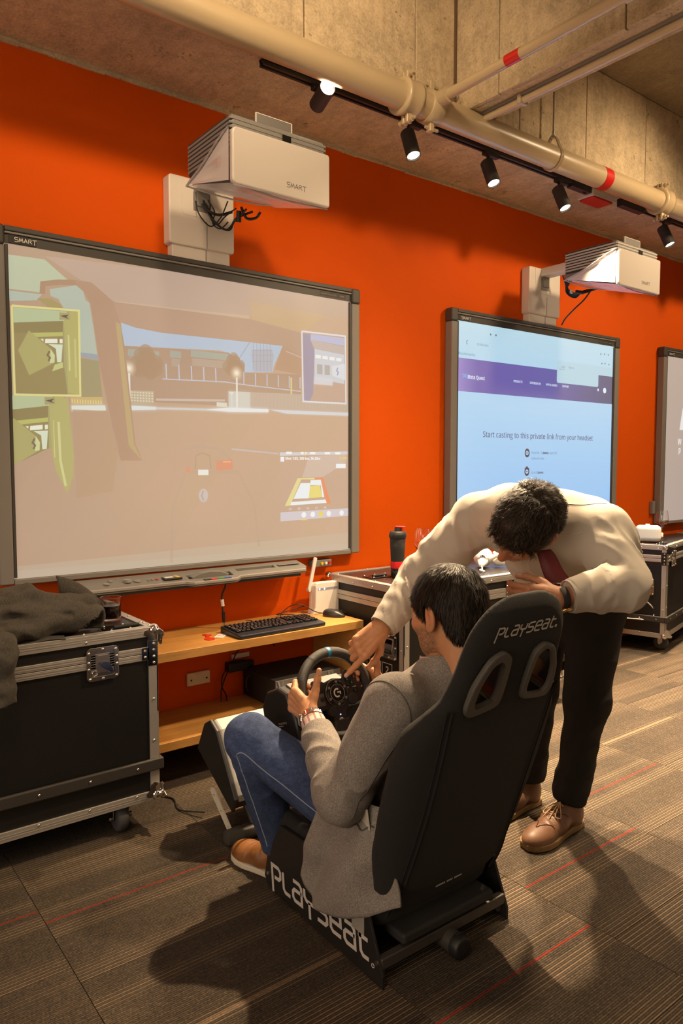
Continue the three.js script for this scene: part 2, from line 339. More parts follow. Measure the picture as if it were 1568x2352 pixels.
{
  const b = sgroup('ceiling_beam');                                   // cross beam towards the room
  part('beam_core', metric(bx(2.565, BEAM, FACE - 0.02, 2.72, CEIL, Z1)), M.concrete, b);
  const zs = [FACE, 0.852, 1.454, 2.05, 2.65, 3.3, 4.2, 5.4, Z1];
  for (let i = 0; i < zs.length - 1; i++) part('concrete_panel', metric(bx(2.545, BEAM, zs[i] + 0.003, 2.575, CEIL, zs[i + 1] - 0.003, 0.004), 1, i * 0.43, i * 0.7), M.concrete, b);
  part('joint_strip', bx(2.532, BEAM + 0.002, FACE - 0.012, 2.548, CEIL, FACE + 0.004, 0.002), M.joint, b);
}
// ---- carpet tiles
{
  const floor = sgroup('floor');
  const T = 0.61, variants = [];
  // kind: 0 plain, 1 red line, 2 beige line, 3 broad ribs
  const mk = (kind, sd) => {
    const N = 768, rows = 96, rowC = [];
    for (let r = 0; r < rows; r++) {
      const a = tnoise(r / rows, sd * 0.13, 12, sd), b = tnoise(r / rows, 0.37, 48, sd + 5);
      const strong = sstep(0.38, 0.68, a + (kind === 3 ? 0.25 : 0));   // bands with clear light ribs
      rowC.push({ strong, tone: 0.8 + 0.4 * (b - 0.5), hl: (r % 2) });
    }
    const mid = 48;
    return dataTex(N, N, (u, v, i, j) => {
      const r = Math.floor(v * rows), q = v * rows - r, R = rowC[r];
      const n1 = tnoise(u, v, 256, sd), n2 = tnoise(u, v, 180, sd + 3), blot = tnoise(u, v, 4, sd + 9);
      const rib = Math.pow(Math.sin(q * Math.PI), 0.8);
      const light = R.hl ? 1 : 0.35;
      let k = 0.25 + (0.18 * (1 - R.strong) * (0.5 + 0.5 * light) + R.strong * (0.03 + 0.42 * light)) * rib * R.tone + 0.17 * (n1 - 0.5) * (1.3 - R.strong) + 0.12 * (n2 - 0.5) + 0.07 * (blot - 0.5);
      k *= 0.8 + 0.2 * rib;
      let c = [k * 1.0, k * 0.875, k * 0.72];
      if (kind === 1 && r === mid) c = [0.62 + 0.25 * (n1 - 0.5), 0.17 + 0.1 * (n2 - 0.5), 0.08];
      if (kind === 2 && (r === mid || r === mid + 1) && q * (r === mid ? 1 : 1) < 0.8) c = [0.60 + 0.2 * (n1 - 0.5), 0.52 + 0.2 * (n1 - 0.5), 0.43];
      return c;
    });
  };
  const kinds = [1, 2, 0, 3, 2];
  const bump = dataTex(256, 768, (u, v) => { const q = (v * 96) % 1; return 0.25 + 0.5 * Math.sin(q * Math.PI) + 0.3 * (tnoise(u, v, 128, 4) - 0.5); }, false);
  for (let k = 0; k < kinds.length; k++) variants.push(std({ map: mk(kinds[k], 3 + 17 * k), bumpMap: bump, bumpScale: 0.0035, roughness: 0.95, color: C(0.56, 0.52, 0.48) }));
  part('subfloor', bx(X0, -0.15, 0, X1, -0.008, Z1), M.rubber, floor);
  const g = prep(new RoundedBoxGeometry(T - 0.0012, 0.009, T - 0.0012, 1, 0.0012));
  { const p = g.attributes.position, uv = g.attributes.uv; for (let i = 0; i < p.count; i++) uv.setXY(i, p.getX(i) / T + 0.5, p.getZ(i) / T + 0.5); }
  const redAt = { '-1': 0.877, 0: 0.947, 1: 1.892, 2: 1.665, 3: 1.41, 4: 1.75, 5: 1.2 };
  for (let c = -3; c < 11; c++) {
    const zr = redAt[c] ?? (0.9 + ((c * 37) % 10) * 0.07), ph = zr - T / 2;
    const k0 = Math.floor(-ph / T);
    for (let k = k0; k < k0 + 6; k++) {
      const z = ph + k * T + T / 2, x = 0.555 + (c + 0.5) * T;
      if (z < -0.25 || z > 3.1) continue;
      const v = k === 0 ? 0 : [2, 1, 3, 4][((k + c) % 4 + 4) % 4];
      if (z - T / 2 < 0) {                                            // cut along the wall
        const w = z + T / 2; if (w < 0.03) continue;
        const h = g.clone(); h.scale(1, 1, w / T); const uv = h.attributes.uv; for (let i = 0; i < uv.count; i++) uv.setY(i, 1 - (1 - uv.getY(i)) * w / T);
        part('carpet_tile', h, variants[v], floor).position.set(x, -0.0045, w / 2 + 0.0006);
      } else part('carpet_tile', g, variants[v], floor).position.set(x, -0.0045, z);
    }
  }
  const far = metric(bx(X0, -0.009, 3.4, X1, 0, Z1), 1 / T); part('carpet_far', far, variants[3], floor);
  const left = metric(bx(X0, -0.009, 0, 0.555 - 3 * T, 0, 3.4), 1 / T); part('carpet_far', left, variants[2], floor);
}
// ---- sprinkler pipe, branch, couplings
{
  const py = 2.856, pz = 0.65, r = 0.057;
  const t = thing('sprinkler_pipe', 'thick beige pipe running along the beam above the track lights', 'pipe', [0, 0, 0]);
  part('pipe_run', rod([X0, py, pz], [X1, py, pz], r, 40), M.pipe, t);
  part('red_band', rod([3.60, py, pz], [3.668, py, pz], r + 0.0012, 40), M.redTape, t);
  const coupling = (x, big) => {
    const g = [];
    const ringG = lathe([[r, -0.045], [r + 0.017, -0.045], [r + 0.02, -0.03], [r + 0.014, -0.018], [r + 0.014, 0.018], [r + 0.02, 0.03], [r + 0.017, 0.045], [r, 0.045]], 36).rotateZ(Math.PI / 2).translate(x, py, pz);
    g.push(ringG);
    for (const s of [1, -1]) {
      const y = py + s * (r + 0.032);
      g.push(box(0.03, 0.05, 0.018, x, y - s * 0.006, pz - 0.012, 0.006), box(0.03, 0.05, 0.018, x, y - s * 0.006, pz + 0.012, 0.006));
    }
    const c = part('coupling', g, M.pipe, t);
    for (const s of [1, -1]) {
      const y = py + s * (r + 0.036);
      part('bolt', merge([rod([x, y, pz - 0.045], [x, y, pz + 0.05], 0.007, 10), rod([x, y, pz + 0.022], [x, y, pz + 0.036], 0.014, 6), rod([x, y, pz - 0.04], [x, y, pz - 0.026], 0.014, 8)]), M.pipe, c);
    }
  };
  coupling(2.195); coupling(4.24); coupling(5.6); coupling(0.2);
  // mechanical tee with the branch towards the room
  const bxx = 2.335, by = 2.872;
  part('tee_collar', merge([lathe([[r, -0.035], [r + 0.012, -0.035], [r + 0.014, 0], [r + 0.012, 0.035], [r, 0.035]], 36).rotateZ(Math.PI / 2).translate(bxx, py, pz),
    box(0.026, 0.055, 0.03, bxx, py + r + 0.028, pz, 0.006), box(0.026, 0.055, 0.03, bxx, py - r - 0.02, pz, 0.006), rod([bxx, by, pz + 0.03], [bxx, by, pz + 0.115], 0.034, 8), rod([bxx - 0.03, py + r + 0.036, pz], [bxx + 0.045, py + r + 0.036, pz], 0.007, 8), rod([bxx - 0.03, py - r - 0.03, pz], [bxx + 0.045, py - r - 0.03, pz], 0.007, 8)]), M.pipe, t);
  const br = part('branch_pipe', merge([rod([bxx, by, pz + 0.09], [bxx, by + 0.008, 1.60], 0.0215, 24), rod([bxx, by + 0.008, 1.585], [bxx, by + 0.008, 1.66], 0.03, 20), rod([bxx, by + 0.008, 1.63], [bxx, CEIL, 1.63], 0.0215, 20)]), M.pipe, t);
  part('red_band', rod([bxx, by + 0.004, 1.075], [bxx, by + 0.0045, 1.145], 0.0225, 24), M.redTape, t);
  // pear hanger on a threaded rod
  const hx = 3.195;
  const loop = []; for (let k = 0; k <= 24; k++) { const a = -Math.PI * 0.5 + k / 24 * Math.PI * 2; const rr2 = k > 9 && k < 15 ? 0 : 0; loop.push([hx, py + (r + 0.003) * Math.sin(a) + (Math.sin(a) > 0.6 ? (Math.sin(a) - 0.6) * 0.12 : 0), pz + (r + 0.003) * Math.cos(a) * (Math.sin(a) > 0.3 ? 1 - (Math.sin(a) - 0.3) * 0.3 : 1)]); }
  part('pipe_hanger', merge([cable(loop, 0.0042, 60, 6), cable(loop.map(([x, y, z]) => [x + 0.016, y, z]), 0.0042, 60, 6), cable(loop.map(([x, y, z]) => [x + 0.008, y, z]), 0.0045, 60, 6)]), M.pipe, t);
  part('hanger_rod', merge([rod([hx + 0.008, py + 0.1, pz], [hx + 0.008, CEIL, pz], 0.005, 8), rod([hx + 0.008, py + 0.098, pz], [hx + 0.008, py + 0.113, pz], 0.012, 6), rod([hx + 0.008, py + 0.113, pz], [hx + 0.008, py + 0.135, pz], 0.007, 8)]), M.steel, t);
}
{
  const t = thing('conduit', 'slim pale conduit fixed under the concrete cross beam', 'conduit');
  part('tube', rod([2.635, BEAM - 0.022, FACE + 0.01], [2.635, BEAM - 0.022, Z1], 0.016, 20), M.pipe, t);
  part('backing_strip', bx(2.610, BEAM - 0.012, FACE + 0.01, 2.658, BEAM, Z1), M.aluDark, t);
  for (const z of [0.9, 1.9, 2.9, 3.9]) part('clip', bx(2.608, BEAM - 0.041, z, 2.662, BEAM - 0.002, z + 0.02, 0.004), M.pipe, t);
}
// ---- track and spots
function spotlight(cfg, label, y, z, hot, cd, group) {
  const t = thing('track_spotlight', label, 'spotlight', [cfg.x, y, z], 0, group);
  const a = V(...cfg.aim).normalize();
  part('adaptor', merge([bx(-0.03, -0.012, -0.014, 0.075, 0.012, 0.014, 0.003), rod([0, -0.045, 0], [0, -0.008, 0], 0.007, 10)]), M.blackMetal, t);
  const h = 0.135, r = 0.0335, piv = V(0, -0.058, 0);
  const top = piv.clone().addScaledVector(a, -0.02), end = piv.clone().addScaledVector(a, h - 0.02);
  const q = new THREE.Quaternion().setFromUnitVectors(V(0, -1, 0), a);
  const head = part('head', lathe([[0, 0], [r - 0.003, 0], [r, -0.004], [r, -h], [r - 0.003, -h], [r - 0.003, -h + 0.012], [0, -h + 0.03]].slice(0, 6).concat([[r - 0.0035, -h + 0.012]]), 32).applyQuaternion(q).translate(top.x, top.y, top.z), M.lampBlack, t);
  part('stem', rod([0, -0.04, 0], [piv.x - 0 + a.z * 0, piv.y - 0.012, piv.z], 0.006, 8), M.blackMetal, t);
  const l = new THREE.Mesh(new THREE.CircleGeometry(r - 0.004, 28).rotateX(Math.PI / 2), hot ? M.glowHot : M.glow);
  l.name = 'lens'; l.applyQuaternion(q); l.position.copy(end.clone().addScaledVector(a, -0.010)); t.add(l);
  const s = new THREE.SpotLight(WARM, cd, 0, cfg.cone ?? 0.72, cfg.pen ?? 0.75, 2);
  s.position.copy(end).addScaledVector(a, 0.004); s.target.position.copy(end).addScaledVector(a, 1);
  s.castShadow = true; s.shadow.radius = cfg.soft ?? 1.5; s.name = 'beam'; t.add(s); t.add(s.target);
  return t;
}
{
  const rail = thing('light_track', 'black lighting track fixed under the beam beside the pipe, left section', 'track');
  part('rail', merge([bx(1.585, TRACK_Y + 0.006, TRACK_Z - 0.018, 3.70, BEAM - 0.001, TRACK_Z - 0.006, 0.001), bx(1.585, TRACK_Y + 0.006, TRACK_Z + 0.006, 3.70, BEAM - 0.001, TRACK_Z + 0.018, 0.001), bx(1.585, BEAM - 0.014, TRACK_Z - 0.018, 3.70, BEAM - 0.001, TRACK_Z + 0.018)]), M.blackMetal, rail);
  part('end_feed', bx(3.60, TRACK_Y - 0.012, TRACK_Z - 0.022, 3.78, BEAM - 0.001, TRACK_Z + 0.022, 0.004), M.blackMetal, rail);
  const r2 = thing('light_track', 'black lighting track under the beam at the right, beyond the red box', 'track');
  part('rail', merge([bx(4.13, TRACK_Y + 0.006, TRACK_Z - 0.018, 6.4, BEAM - 0.001, TRACK_Z - 0.006, 0.001), bx(4.13, TRACK_Y + 0.006, TRACK_Z + 0.006, 6.4, BEAM - 0.001, TRACK_Z + 0.018, 0.001), bx(4.13, BEAM - 0.014, TRACK_Z - 0.018, 6.4, BEAM - 0.001, TRACK_Z + 0.018)]), M.blackMetal, r2);
  part('end_feed', bx(4.10, TRACK_Y - 0.012, TRACK_Z - 0.022, 4.34, BEAM - 0.001, TRACK_Z + 0.022, 0.004), M.blackMetal, r2);
  const jb = thing('junction_box', 'small white and red box on the beam between the two tracks', 'box', [3.90, 0, 0.44]);
  part('body', merge([bx(-0.115, BEAM - 0.055, -0.05, 0.10, BEAM - 0.001, 0.06, 0.003)]), M.mountWhite, jb);
  part('red_base', bx(-0.10, BEAM - 0.066, -0.045, 0.085, BEAM - 0.054, 0.055, 0.003), M.redTape, jb);
  part('feed_wire', cable([[-0.13, BEAM - 0.03, 0.03], [-0.16, BEAM - 0.05, 0.03], [-0.2, BEAM - 0.04, 0.03]], 0.004, 14), M.cable, jb);
  const w = ['leftmost track spotlight, turned so that its bright lens faces the camera', 'second black track spotlight from the left, just under the pipe clamp', 'third black track spotlight from the left, under the middle of the pipe', 'fourth black track spotlight from the left, next to the red box', 'fifth black track spotlight from the left, above the right projector', 'last black track spotlight, cut by the right edge of the picture'];
  SPOTS.forEach((s, i) => spotlight(s, w[i], TRACK_Y, TRACK_Z, i === 0, SPOT_CD * (s.k ?? 1), 'spotlights on the ceiling track'));
  const rt = thing('light_track', 'unseen lighting track hanging across the room, out of view', 'track');
  part('rail', bx(-1.6, ROOM_TRACK_Y + 0.012, ROOM_TRACK_Z - 0.018, 6.6, ROOM_TRACK_Y + 0.04, ROOM_TRACK_Z + 0.018, 0.002), M.blackMetal, rt);
  for (const x of [-1.4, 1.6, 4.4, 6.4]) part('drop_rod', rod([x, ROOM_TRACK_Y + 0.03, ROOM_TRACK_Z], [x, CEIL, ROOM_TRACK_Z], 0.005, 8), M.steel, rt);
  UNSEEN_ROOM_SPOTS.forEach((s, i) => spotlight({ cone: 0.85, pen: 0.8, soft: 5, ...s }, `unseen spotlight on the far track, placed to light the wall side of the room`, ROOM_TRACK_Y, ROOM_TRACK_Z, false, ROOM_CD * (s.k ?? 1), 'unseen spotlights on the track across the room'));
  FILL_PANELS.forEach(([x, y, z, k]) => {
    const t = thing('fill_panel_light', 'unseen flat fill panel under the ceiling, out of view', 'ceiling light', [x, y, z], 0, 'unseen fill panels under the ceiling');
    part('frame', bx(-0.62, -0.02, -0.62, 0.62, 0.03, 0.62, 0.004), M.white, t);
    part('diffuser', bx(-0.58, -0.024, -0.58, 0.58, -0.0195, 0.58), M.fillGlow, t);
    const l = new THREE.RectAreaLight(C(1.0, 0.74, 0.48), PANEL_NITS * k, 1.16, 1.16); l.position.set(0, -0.03, 0); l.rotation.x = -Math.PI / 2; l.name = 'soft_light'; t.add(l);
  });
}

{
  // unseen warm panel at the left wall, out of view, lights whatever faces left
  const w = sgroup('unseen_left_light_1');
  part('unseen_light_frame', merge([bx(X0 + 0.002, 0.55, 1.45, X0 + 0.05, 0.62, 3.95), bx(X0 + 0.002, 2.58, 1.45, X0 + 0.05, 2.65, 3.95), bx(X0 + 0.002, 0.62, 1.45, X0 + 0.05, 2.58, 1.52), bx(X0 + 0.002, 0.62, 3.88, X0 + 0.05, 2.58, 3.95), bx(X0 + 0.002, 0.62, 2.67, X0 + 0.05, 2.58, 2.73)]), M.white, w);
  part('unseen_light_pane', bx(X0 + 0.002, 0.62, 1.52, X0 + 0.012, 2.58, 3.88), M.leftGlow, w);
  const l = new THREE.RectAreaLight(C(1.0, 0.80, 0.60), LEFT_LIGHT_NITS, 2.36, 1.96); l.position.set(X0 + 0.06, 1.6, 2.7); l.rotation.y = -Math.PI / 2; l.name = 'unseen_soft_light'; w.add(l);
}
// ---------------------------------------------------------------- interactive boards
// What a board shows is drawn as the colours it should have; the room light that already falls on it is taken off
const lin = (c) => { c /= 255; return c <= 0.04045 ? c / 12.92 : ((c + 0.055) / 1.055) ** 2.4; };
const unlin = (l) => (l <= 0.0031308 ? l * 12.92 : 1.055 * l ** (1 / 2.4) - 0.055) * 255;
function screenTex(w, h, base, draw) {
  const c = document.createElement('canvas'); c.width = w; c.height = h; const g = c.getContext('2d'); draw(g, w, h);
  const im = g.getImageData(0, 0, w, h), d = im.data, bl = base;
  const tab = [0, 1, 2].map((k) => Uint8ClampedArray.from({ length: 256 }, (_, v) => Math.max(0, unlin(Math.max(0, lin(v) - bl[k])))));
  for (let i = 0; i < d.length; i += 4) for (let k = 0; k < 3; k++) d[i + k] = tab[k][d[i + k]];
  g.putImageData(im, 0, 0);
  const t = new THREE.CanvasTexture(c); t.colorSpace = THREE.SRGBColorSpace; t.magFilter = THREE.LinearFilter; t.anisotropy = 8; return t;
}
const BASE1 = [0.19, 0.14, 0.09], BASE2 = [0.14, 0.10, 0.065], BASE3 = [0.14, 0.10, 0.065];
const rgb = (r, g, b, a = 1) => `rgba(${r},${g},${b},${a})`;
function drawGame(g, w, h) {
  const poly = (col, p, blur = 0) => { g.fillStyle = col; if (blur) { g.shadowColor = col; g.shadowBlur = blur; } g.beginPath(); p.forEach(([x, y], i) => g[i ? 'lineTo' : 'moveTo'](x * w / 1000, y * h / 1000)); g.closePath(); g.fill(); g.shadowBlur = 0; };
  const rect = (col, x0, y0, x1, y1) => poly(col, [[x0, y0], [x1, y0], [x1, y1], [x0, y1]]);
  const lineP = (col, lw, p) => { g.strokeStyle = col; g.lineWidth = lw * w / 1000; g.beginPath(); p.forEach(([x, y], i) => g[i ? 'lineTo' : 'moveTo'](x * w / 1000, y * h / 1000)); g.stroke(); };
  const haze = g.createLinearGradient(0, 0, w, h); haze.addColorStop(0, rgb(190, 160, 132)); haze.addColorStop(0.5, rgb(200, 168, 138)); haze.addColorStop(1, rgb(208, 176, 146));
  g.fillStyle = haze; g.fillRect(0, 0, w, h);
  rect(rgb(205, 186, 160, 0.8), 0, 975, 1000, 1000); poly(rgb(205, 190, 165, 0.55), [[0, 962], [1000, 930], [1000, 1000], [0, 1000]]);
  // dark edge of the projected picture at the top: unlit
  const A = rgb(196, 206, 172), Bc = rgb(186, 199, 180), Sky = rgb(184, 203, 224);
  poly(A, [[4, 33], [89, 30], [140, 80], [87, 99], [81, 111], [82, 131], [2, 133]]);
  poly(Bc, [[99, 117], [161, 94], [178, 111], [183, 136], [192, 143], [202, 233], [210, 321], [167, 313], [167, 169], [130, 169], [118, 143], [101, 138]]);
  poly(rgb(160, 170, 178), [[167, 300], [209, 302], [210, 321], [167, 313]]);
  poly(Bc, [[2, 138], [82, 136], [68, 156], [1, 170]]);
  poly(rgb(176, 160, 105), [[70, 150], [100, 145], [125, 160], [128, 176], [95, 172]]);
  poly(Sky, [[270, 192], [307, 203], [378, 210], [545, 208], [750, 206], [719, 286], [716, 309], [616, 319], [573, 286], [571, 254], [545, 249], [274, 266]]);
  // cab roof
  poly(rgb(199, 172, 150), [[89, 20], [547, -9], [1000, -5], [1000, 60], [700, 110], [546, 117], [252, 129]]);
  lineP(rgb(216, 192, 160, 0.6), 9, [[256, 132], [400, 128], [640, 118]]);
  poly(rgb(206, 176, 132, 0.6), [[640, 60], [900, 70], [820, 150], [650, 150]], 60);
  poly(rgb(190, 158, 132), [[252, 129], [640, 124], [820, 150], [815, 239], [750, 207], [545, 208], [378, 210], [307, 203], [270, 192]]);
  // yard: buildings, trees
  const dark = rgb(183, 153, 127);
  poly(dark, [[278, 267], [417, 259], [573, 253], [612, 292], [616, 319], [812, 308], [815, 440], [294, 445], [290, 409]]);
  poly(rgb(170, 158, 118), [[165, 318], [212, 322], [219, 436], [165, 440]]);
  for (const [a, b, c] of [[286, 369, 274], [400, 431, 266], [459, 571, 258]]) { rect(rgb(172, 176, 160), a, c, b, c + 23); rect(rgb(186, 166, 146), a + 4, c + 27, b - 4, c + 52); }
  poly(rgb(183, 186, 196), [[648, 233], [712, 224], [719, 245], [714, 307], [654, 313], [645, 253]]);
  for (let i = 0; i < 6; i++) lineP(rgb(165, 165, 178), 1.6, [[652 + i * 11, 205], [650 + i * 12, 310]]);
  for (const y of [232, 250, 272]) lineP(rgb(170, 170, 182), 1.5, [[646, y + 4], [716, y - 4]]);
  lineP(rgb(165, 165, 178), 2, [[640, 207], [595, 290]]);
  const tree = (x, y, r) => { for (let k = 0; k < 26; k++) { g.fillStyle = rgb(174, 143, 112, 0.7); g.beginPath(); g.arc((x + r * Math.sin(k * 2.4) * ((k * 37 % 10) / 12)) * w / 1000, (y + 1.25 * r * Math.cos(k * 1.7) * ((k * 53 % 10) / 12)) * h / 1000, r * 0.42 * w / 1000, 0, 7); g.fill(); } };
  tree(335, 320, 45); tree(590, 300, 34);
  for (let i = 0; i < 5; i++) { lineP(rgb(196, 204, 224), 3.4, [[388 + i * 36, 312], [389 + i * 36, 362]]); }
  for (let i = 0; i < 6; i++) lineP(rgb(192, 202, 226), 3.4, [[620 + i * 38, 318], [620 + i * 38, 362]]);
  lineP(rgb(196, 200, 214), 3, [[378, 364], [560, 358], [640, 364], [812, 372]]);
  poly(rgb(190, 154, 124), [[750, 207], [815, 239], [815, 310], [721, 298]]); lineP(rgb(200, 190, 186), 2.5, [[760, 225], [815, 243]]);
  poly(rgb(196, 176, 156), [[571, 390], [802, 383], [994, 390], [994, 441], [571, 449]]);
  poly(rgb(214, 216, 208, 0.75), [[571, 390], [640, 388], [640, 447], [571, 449]], 14);
  for (let i = 0; i < 30; i++) lineP(rgb(205, 192, 172, 0.6), 1.5, [[640 + i * 12, 394], [640 + i * 12, 438]]);
  rect(rgb(222, 205, 140), 776, 322, 782, 385);
  poly(rgb(212, 184, 122), [[141, 442], [219, 436], [220, 459], [143, 465]]); for (let i = 0; i < 12; i++) lineP(rgb(238, 222, 150), 2.2, [[145 + i * 6.4, 448], [145 + i * 6.4, 460]]);
  poly(rgb(196, 180, 148), [[286, 409], [353, 407], [354, 450], [287, 455]]); for (let i = 0; i < 8; i++) for (let j = 0; j < 4; j++) rect(rgb(226, 218, 196), 292 + i * 7.8, 412 + j * 9, 296.5 + i * 7.8, 417 + j * 9);
  poly(rgb(206, 190, 176), [[359, 431], [560, 420], [560, 428], [359, 438]]);
  g.filter = 'none';
  poly(rgb(232, 238, 226), [[143, 468], [225, 462], [227, 478], [144, 485]], 12);
  poly(rgb(226, 236, 236), [[291, 459], [359, 459], [360, 468], [292, 474]], 12);
  poly(rgb(212, 214, 214, 0.9), [[359, 460], [540, 455], [540, 462], [359, 467]], 10);
  poly(rgb(236, 242, 244), [[500, 459], [571, 449], [700, 446], [700, 458], [571, 464]], 14);
  poly(rgb(216, 224, 232, 0.9), [[700, 448], [997, 444], [997, 456], [763, 460]], 10);
  rect(rgb(226, 224, 206), 534, 432, 566, 447); poly(rgb(230, 232, 220), [[573, 392], [588, 392], [581, 405]]); rect(rgb(220, 224, 216), 579, 400, 583, 446);
  for (const [x, y, b] of [[288, 337, 459], [597, 323, 450]]) { const q = g.createRadialGradient(x * w / 1000, y * h / 1000, 1, x * w / 1000, y * h / 1000, 22 * w / 1000); q.addColorStop(0, rgb(255, 253, 240)); q.addColorStop(0.3, rgb(250, 240, 214, 0.8)); q.addColorStop(1, rgb(220, 190, 160, 0)); g.fillStyle = q; g.fillRect((x - 24) * w / 1000, (y - 30) * h / 1000, 48 * w / 1000, 60 * h / 1000); rect(rgb(238, 240, 226), x - 2, y + 16, x + 3, b); }
  // pillar and door
  poly(rgb(186, 150, 122), [[142, 78], [198, 78], [252, 129], [268, 192], [278, 267], [302, 585], [320, 640], [262, 640], [251, 586], [214, 336], [196, 147], [177, 107]]);
  poly(rgb(196, 172, 122), [[256, 192], [268, 197], [298, 585], [318, 640], [284, 590]]);
  poly(rgb(192, 160, 128, 0.8), [[145, 480], [232, 480], [258, 600], [240, 740], [150, 760]]);
  lineP(rgb(180, 146, 114), 12, [[82, 134], [84, 104], [120, 92], [160, 86]]);
  // mirrors
  const mirror = (f) => {
    poly(rgb(176, 172, 118), f([[17, 185], [164, 175], [162, 433], [17, 440]]));
    poly(rgb(192, 204, 158), f([[17, 185], [138, 178], [130, 209], [17, 230]]));
    poly(rgb(152, 138, 92), f([[17, 230], [128, 209], [127, 243], [17, 262]]));
    poly(rgb(160, 144, 96), f([[17, 262], [128, 243], [127, 337], [135, 434], [17, 440]]));
    poly(rgb(196, 196, 112), f([[56, 255], [127, 243], [127, 255], [66, 266]]));
    poly(rgb(246, 250, 226), f([[86, 269], [114, 265], [114, 278], [85, 282]])); poly(rgb(246, 250, 226), f([[119, 265], [126, 264], [126, 277], [119, 278]])); poly(rgb(240, 246, 220), f([[75, 271], [82, 269], [82, 278]]));
    poly(rgb(226, 238, 206), f([[93, 284], [126, 281], [122, 335], [112, 337], [110, 296]]));
    poly(rgb(206, 210, 138), f([[106, 345], [125, 335], [126, 352], [100, 366]]));
    poly(rgb(184, 176, 112), f([[25, 311], [50, 248], [98, 298], [107, 316], [106, 339], [48, 383]])); poly(rgb(216, 222, 160), f([[98, 298], [107, 316], [106, 339], [95, 342]]));
    lineP(rgb(130, 116, 92), 4, f([[95, 305], [90, 318], [96, 325], [92, 336]]));
    poly(rgb(190, 182, 112), f([[130, 209], [145, 178], [164, 175], [162, 433], [137, 428]])); lineP(rgb(218, 214, 142), 4, f([[140, 250], [141, 360]])); lineP(rgb(206, 202, 130), 5, f([[155, 260], [156, 380]]));
    poly(rgb(178, 168, 116), f([[120, 184], [144, 183], [144, 203], [120, 206]])); poly(rgb(104, 92, 78), f([[122, 194], [142, 187], [136, 195], [142, 201]]));
  };
  // lower, larger mirror
  g.save(); g.beginPath();[[2, 447], [135, 441], [139, 507], [146, 620], [143, 690], [128, 744], [103, 672], [92, 600], [5, 655]].forEach(([x, y], i) => g[i ? 'lineTo' : 'moveTo'](x * w / 1000, y * h / 1000)); g.clip();
  mirror((p) => p.map(([x, y]) => [(x - 17) * 1.0 - 22, (y - 185) * 1.05 + 447])); poly(rgb(190, 184, 116), [[100, 470], [135, 441], [146, 620], [143, 690], [128, 744], [103, 672]]); lineP(rgb(220, 216, 150), 6, [[112, 520], [114, 640], [125, 720]]); g.restore();
  mirror((p) => p);
  lineP(rgb(234, 228, 148), 5, [[14, 181], [166, 171], [165, 436], [15, 443], [14, 181]]);
  // right picture
  poly(rgb(196, 168, 146), [[821, 148], [975, 145], [978, 404], [825, 406]]);
  poly(rgb(186, 192, 226), [[850, 149], [975, 148], [975, 179], [848, 171]]);
  poly(rgb(160, 150, 172), [[821, 151], [848, 150], [848, 171], [863, 212], [857, 378], [845, 406], [825, 406]]);
  poly(rgb(206, 214, 224), [[863, 204], [975, 214], [975, 330], [862, 318]]); poly(rgb(196, 182, 176), [[848, 171], [975, 183], [975, 213], [863, 203]]);
  for (let i = 0; i < 4; i++) rect(rgb(246, 248, 244), 866 + i * 26, 226 + i * 1, 886 + i * 26, 239 + i * 1);
  for (const x of [872, 900]) rect(rgb(180, 176, 170), x, 262, x + 20, 300);
  poly(rgb(222, 230, 236), [[927, 264], [977, 249], [978, 314], [930, 302]]); lineP(rgb(150, 160, 200), 4, [[950, 268], [946, 280], [952, 286], [948, 298]]);
  poly(rgb(216, 220, 228, 0.8), [[862, 312], [930, 316], [930, 340], [860, 340]], 10);
  lineP(rgb(226, 230, 238), 5, [[817, 143], [979, 140], [982, 408], [821, 410], [817, 143]]);
  // dashboard
  lineP(rgb(204, 194, 196, 0.8), 5, [[579, 597], [733, 612]]);
  lineP(rgb(196, 168, 142), 7, [[430, 600], [480, 588], [540, 596], [580, 640]]); lineP(rgb(188, 158, 132), 4, [[468, 668], [470, 622], [490, 612], [512, 622], [514, 668]]);
  lineP(rgb(196, 166, 140, 0.6), 8, [[395, 990], [400, 800], [440, 680], [600, 680], [650, 800], [665, 960]]);
  poly(rgb(232, 152, 116), [[442, 665], [452, 662], [453, 679], [438, 679]]); poly(rgb(228, 150, 116), [[529, 638], [581, 634], [582, 671], [531, 675]]); rect(rgb(204, 160, 128), 536, 640, 548, 652); rect(rgb(240, 180, 140), 552, 640, 576, 646);
  rect(rgb(240, 244, 234), 476, 671, 507, 690);
  g.fillStyle = rgb(206, 196, 190); g.beginPath(); g.ellipse(491 * w / 1000, 762 * h / 1000, 14 * w / 1000, 24 * h / 1000, 0, 0, 7); g.fill(); lineP(rgb(190, 168, 148), 4, [[491, 745], [486, 762], [491, 780]]);
  // stray light washes the whole picture out a little
  g.fillStyle = rgb(202, 172, 144, 0.2); g.fillRect(0, 0, w, h);
  // navigation panel
  poly(rgb(203, 172, 146), [[738, 606], [989, 596], [992, 862], [738, 872]]);
  poly(rgb(212, 190, 172, 0.8), [[841, 620], [983, 612], [983, 645], [893, 702], [816, 704]]);
  poly(rgb(214, 208, 208), [[738, 607], [988, 600], [988, 612], [738, 620]]); poly(rgb(214, 204, 204), [[739, 835], [991, 831], [991, 862], [739, 870]]);
  const tx = (s, x, y, px, col) => { g.fillStyle = col; g.font = `bold ${px}px sans-serif`; g.fillText(s, x * w / 1000, y * h / 1000); };
  tx('Mon 1:03, 300 km, 3h 20m', 757, 634, 17, rgb(246, 246, 244)); tx('€1,200', 956, 632, 16, rgb(238, 210, 110)); rect(rgb(240, 240, 240), 740, 624, 753, 642);
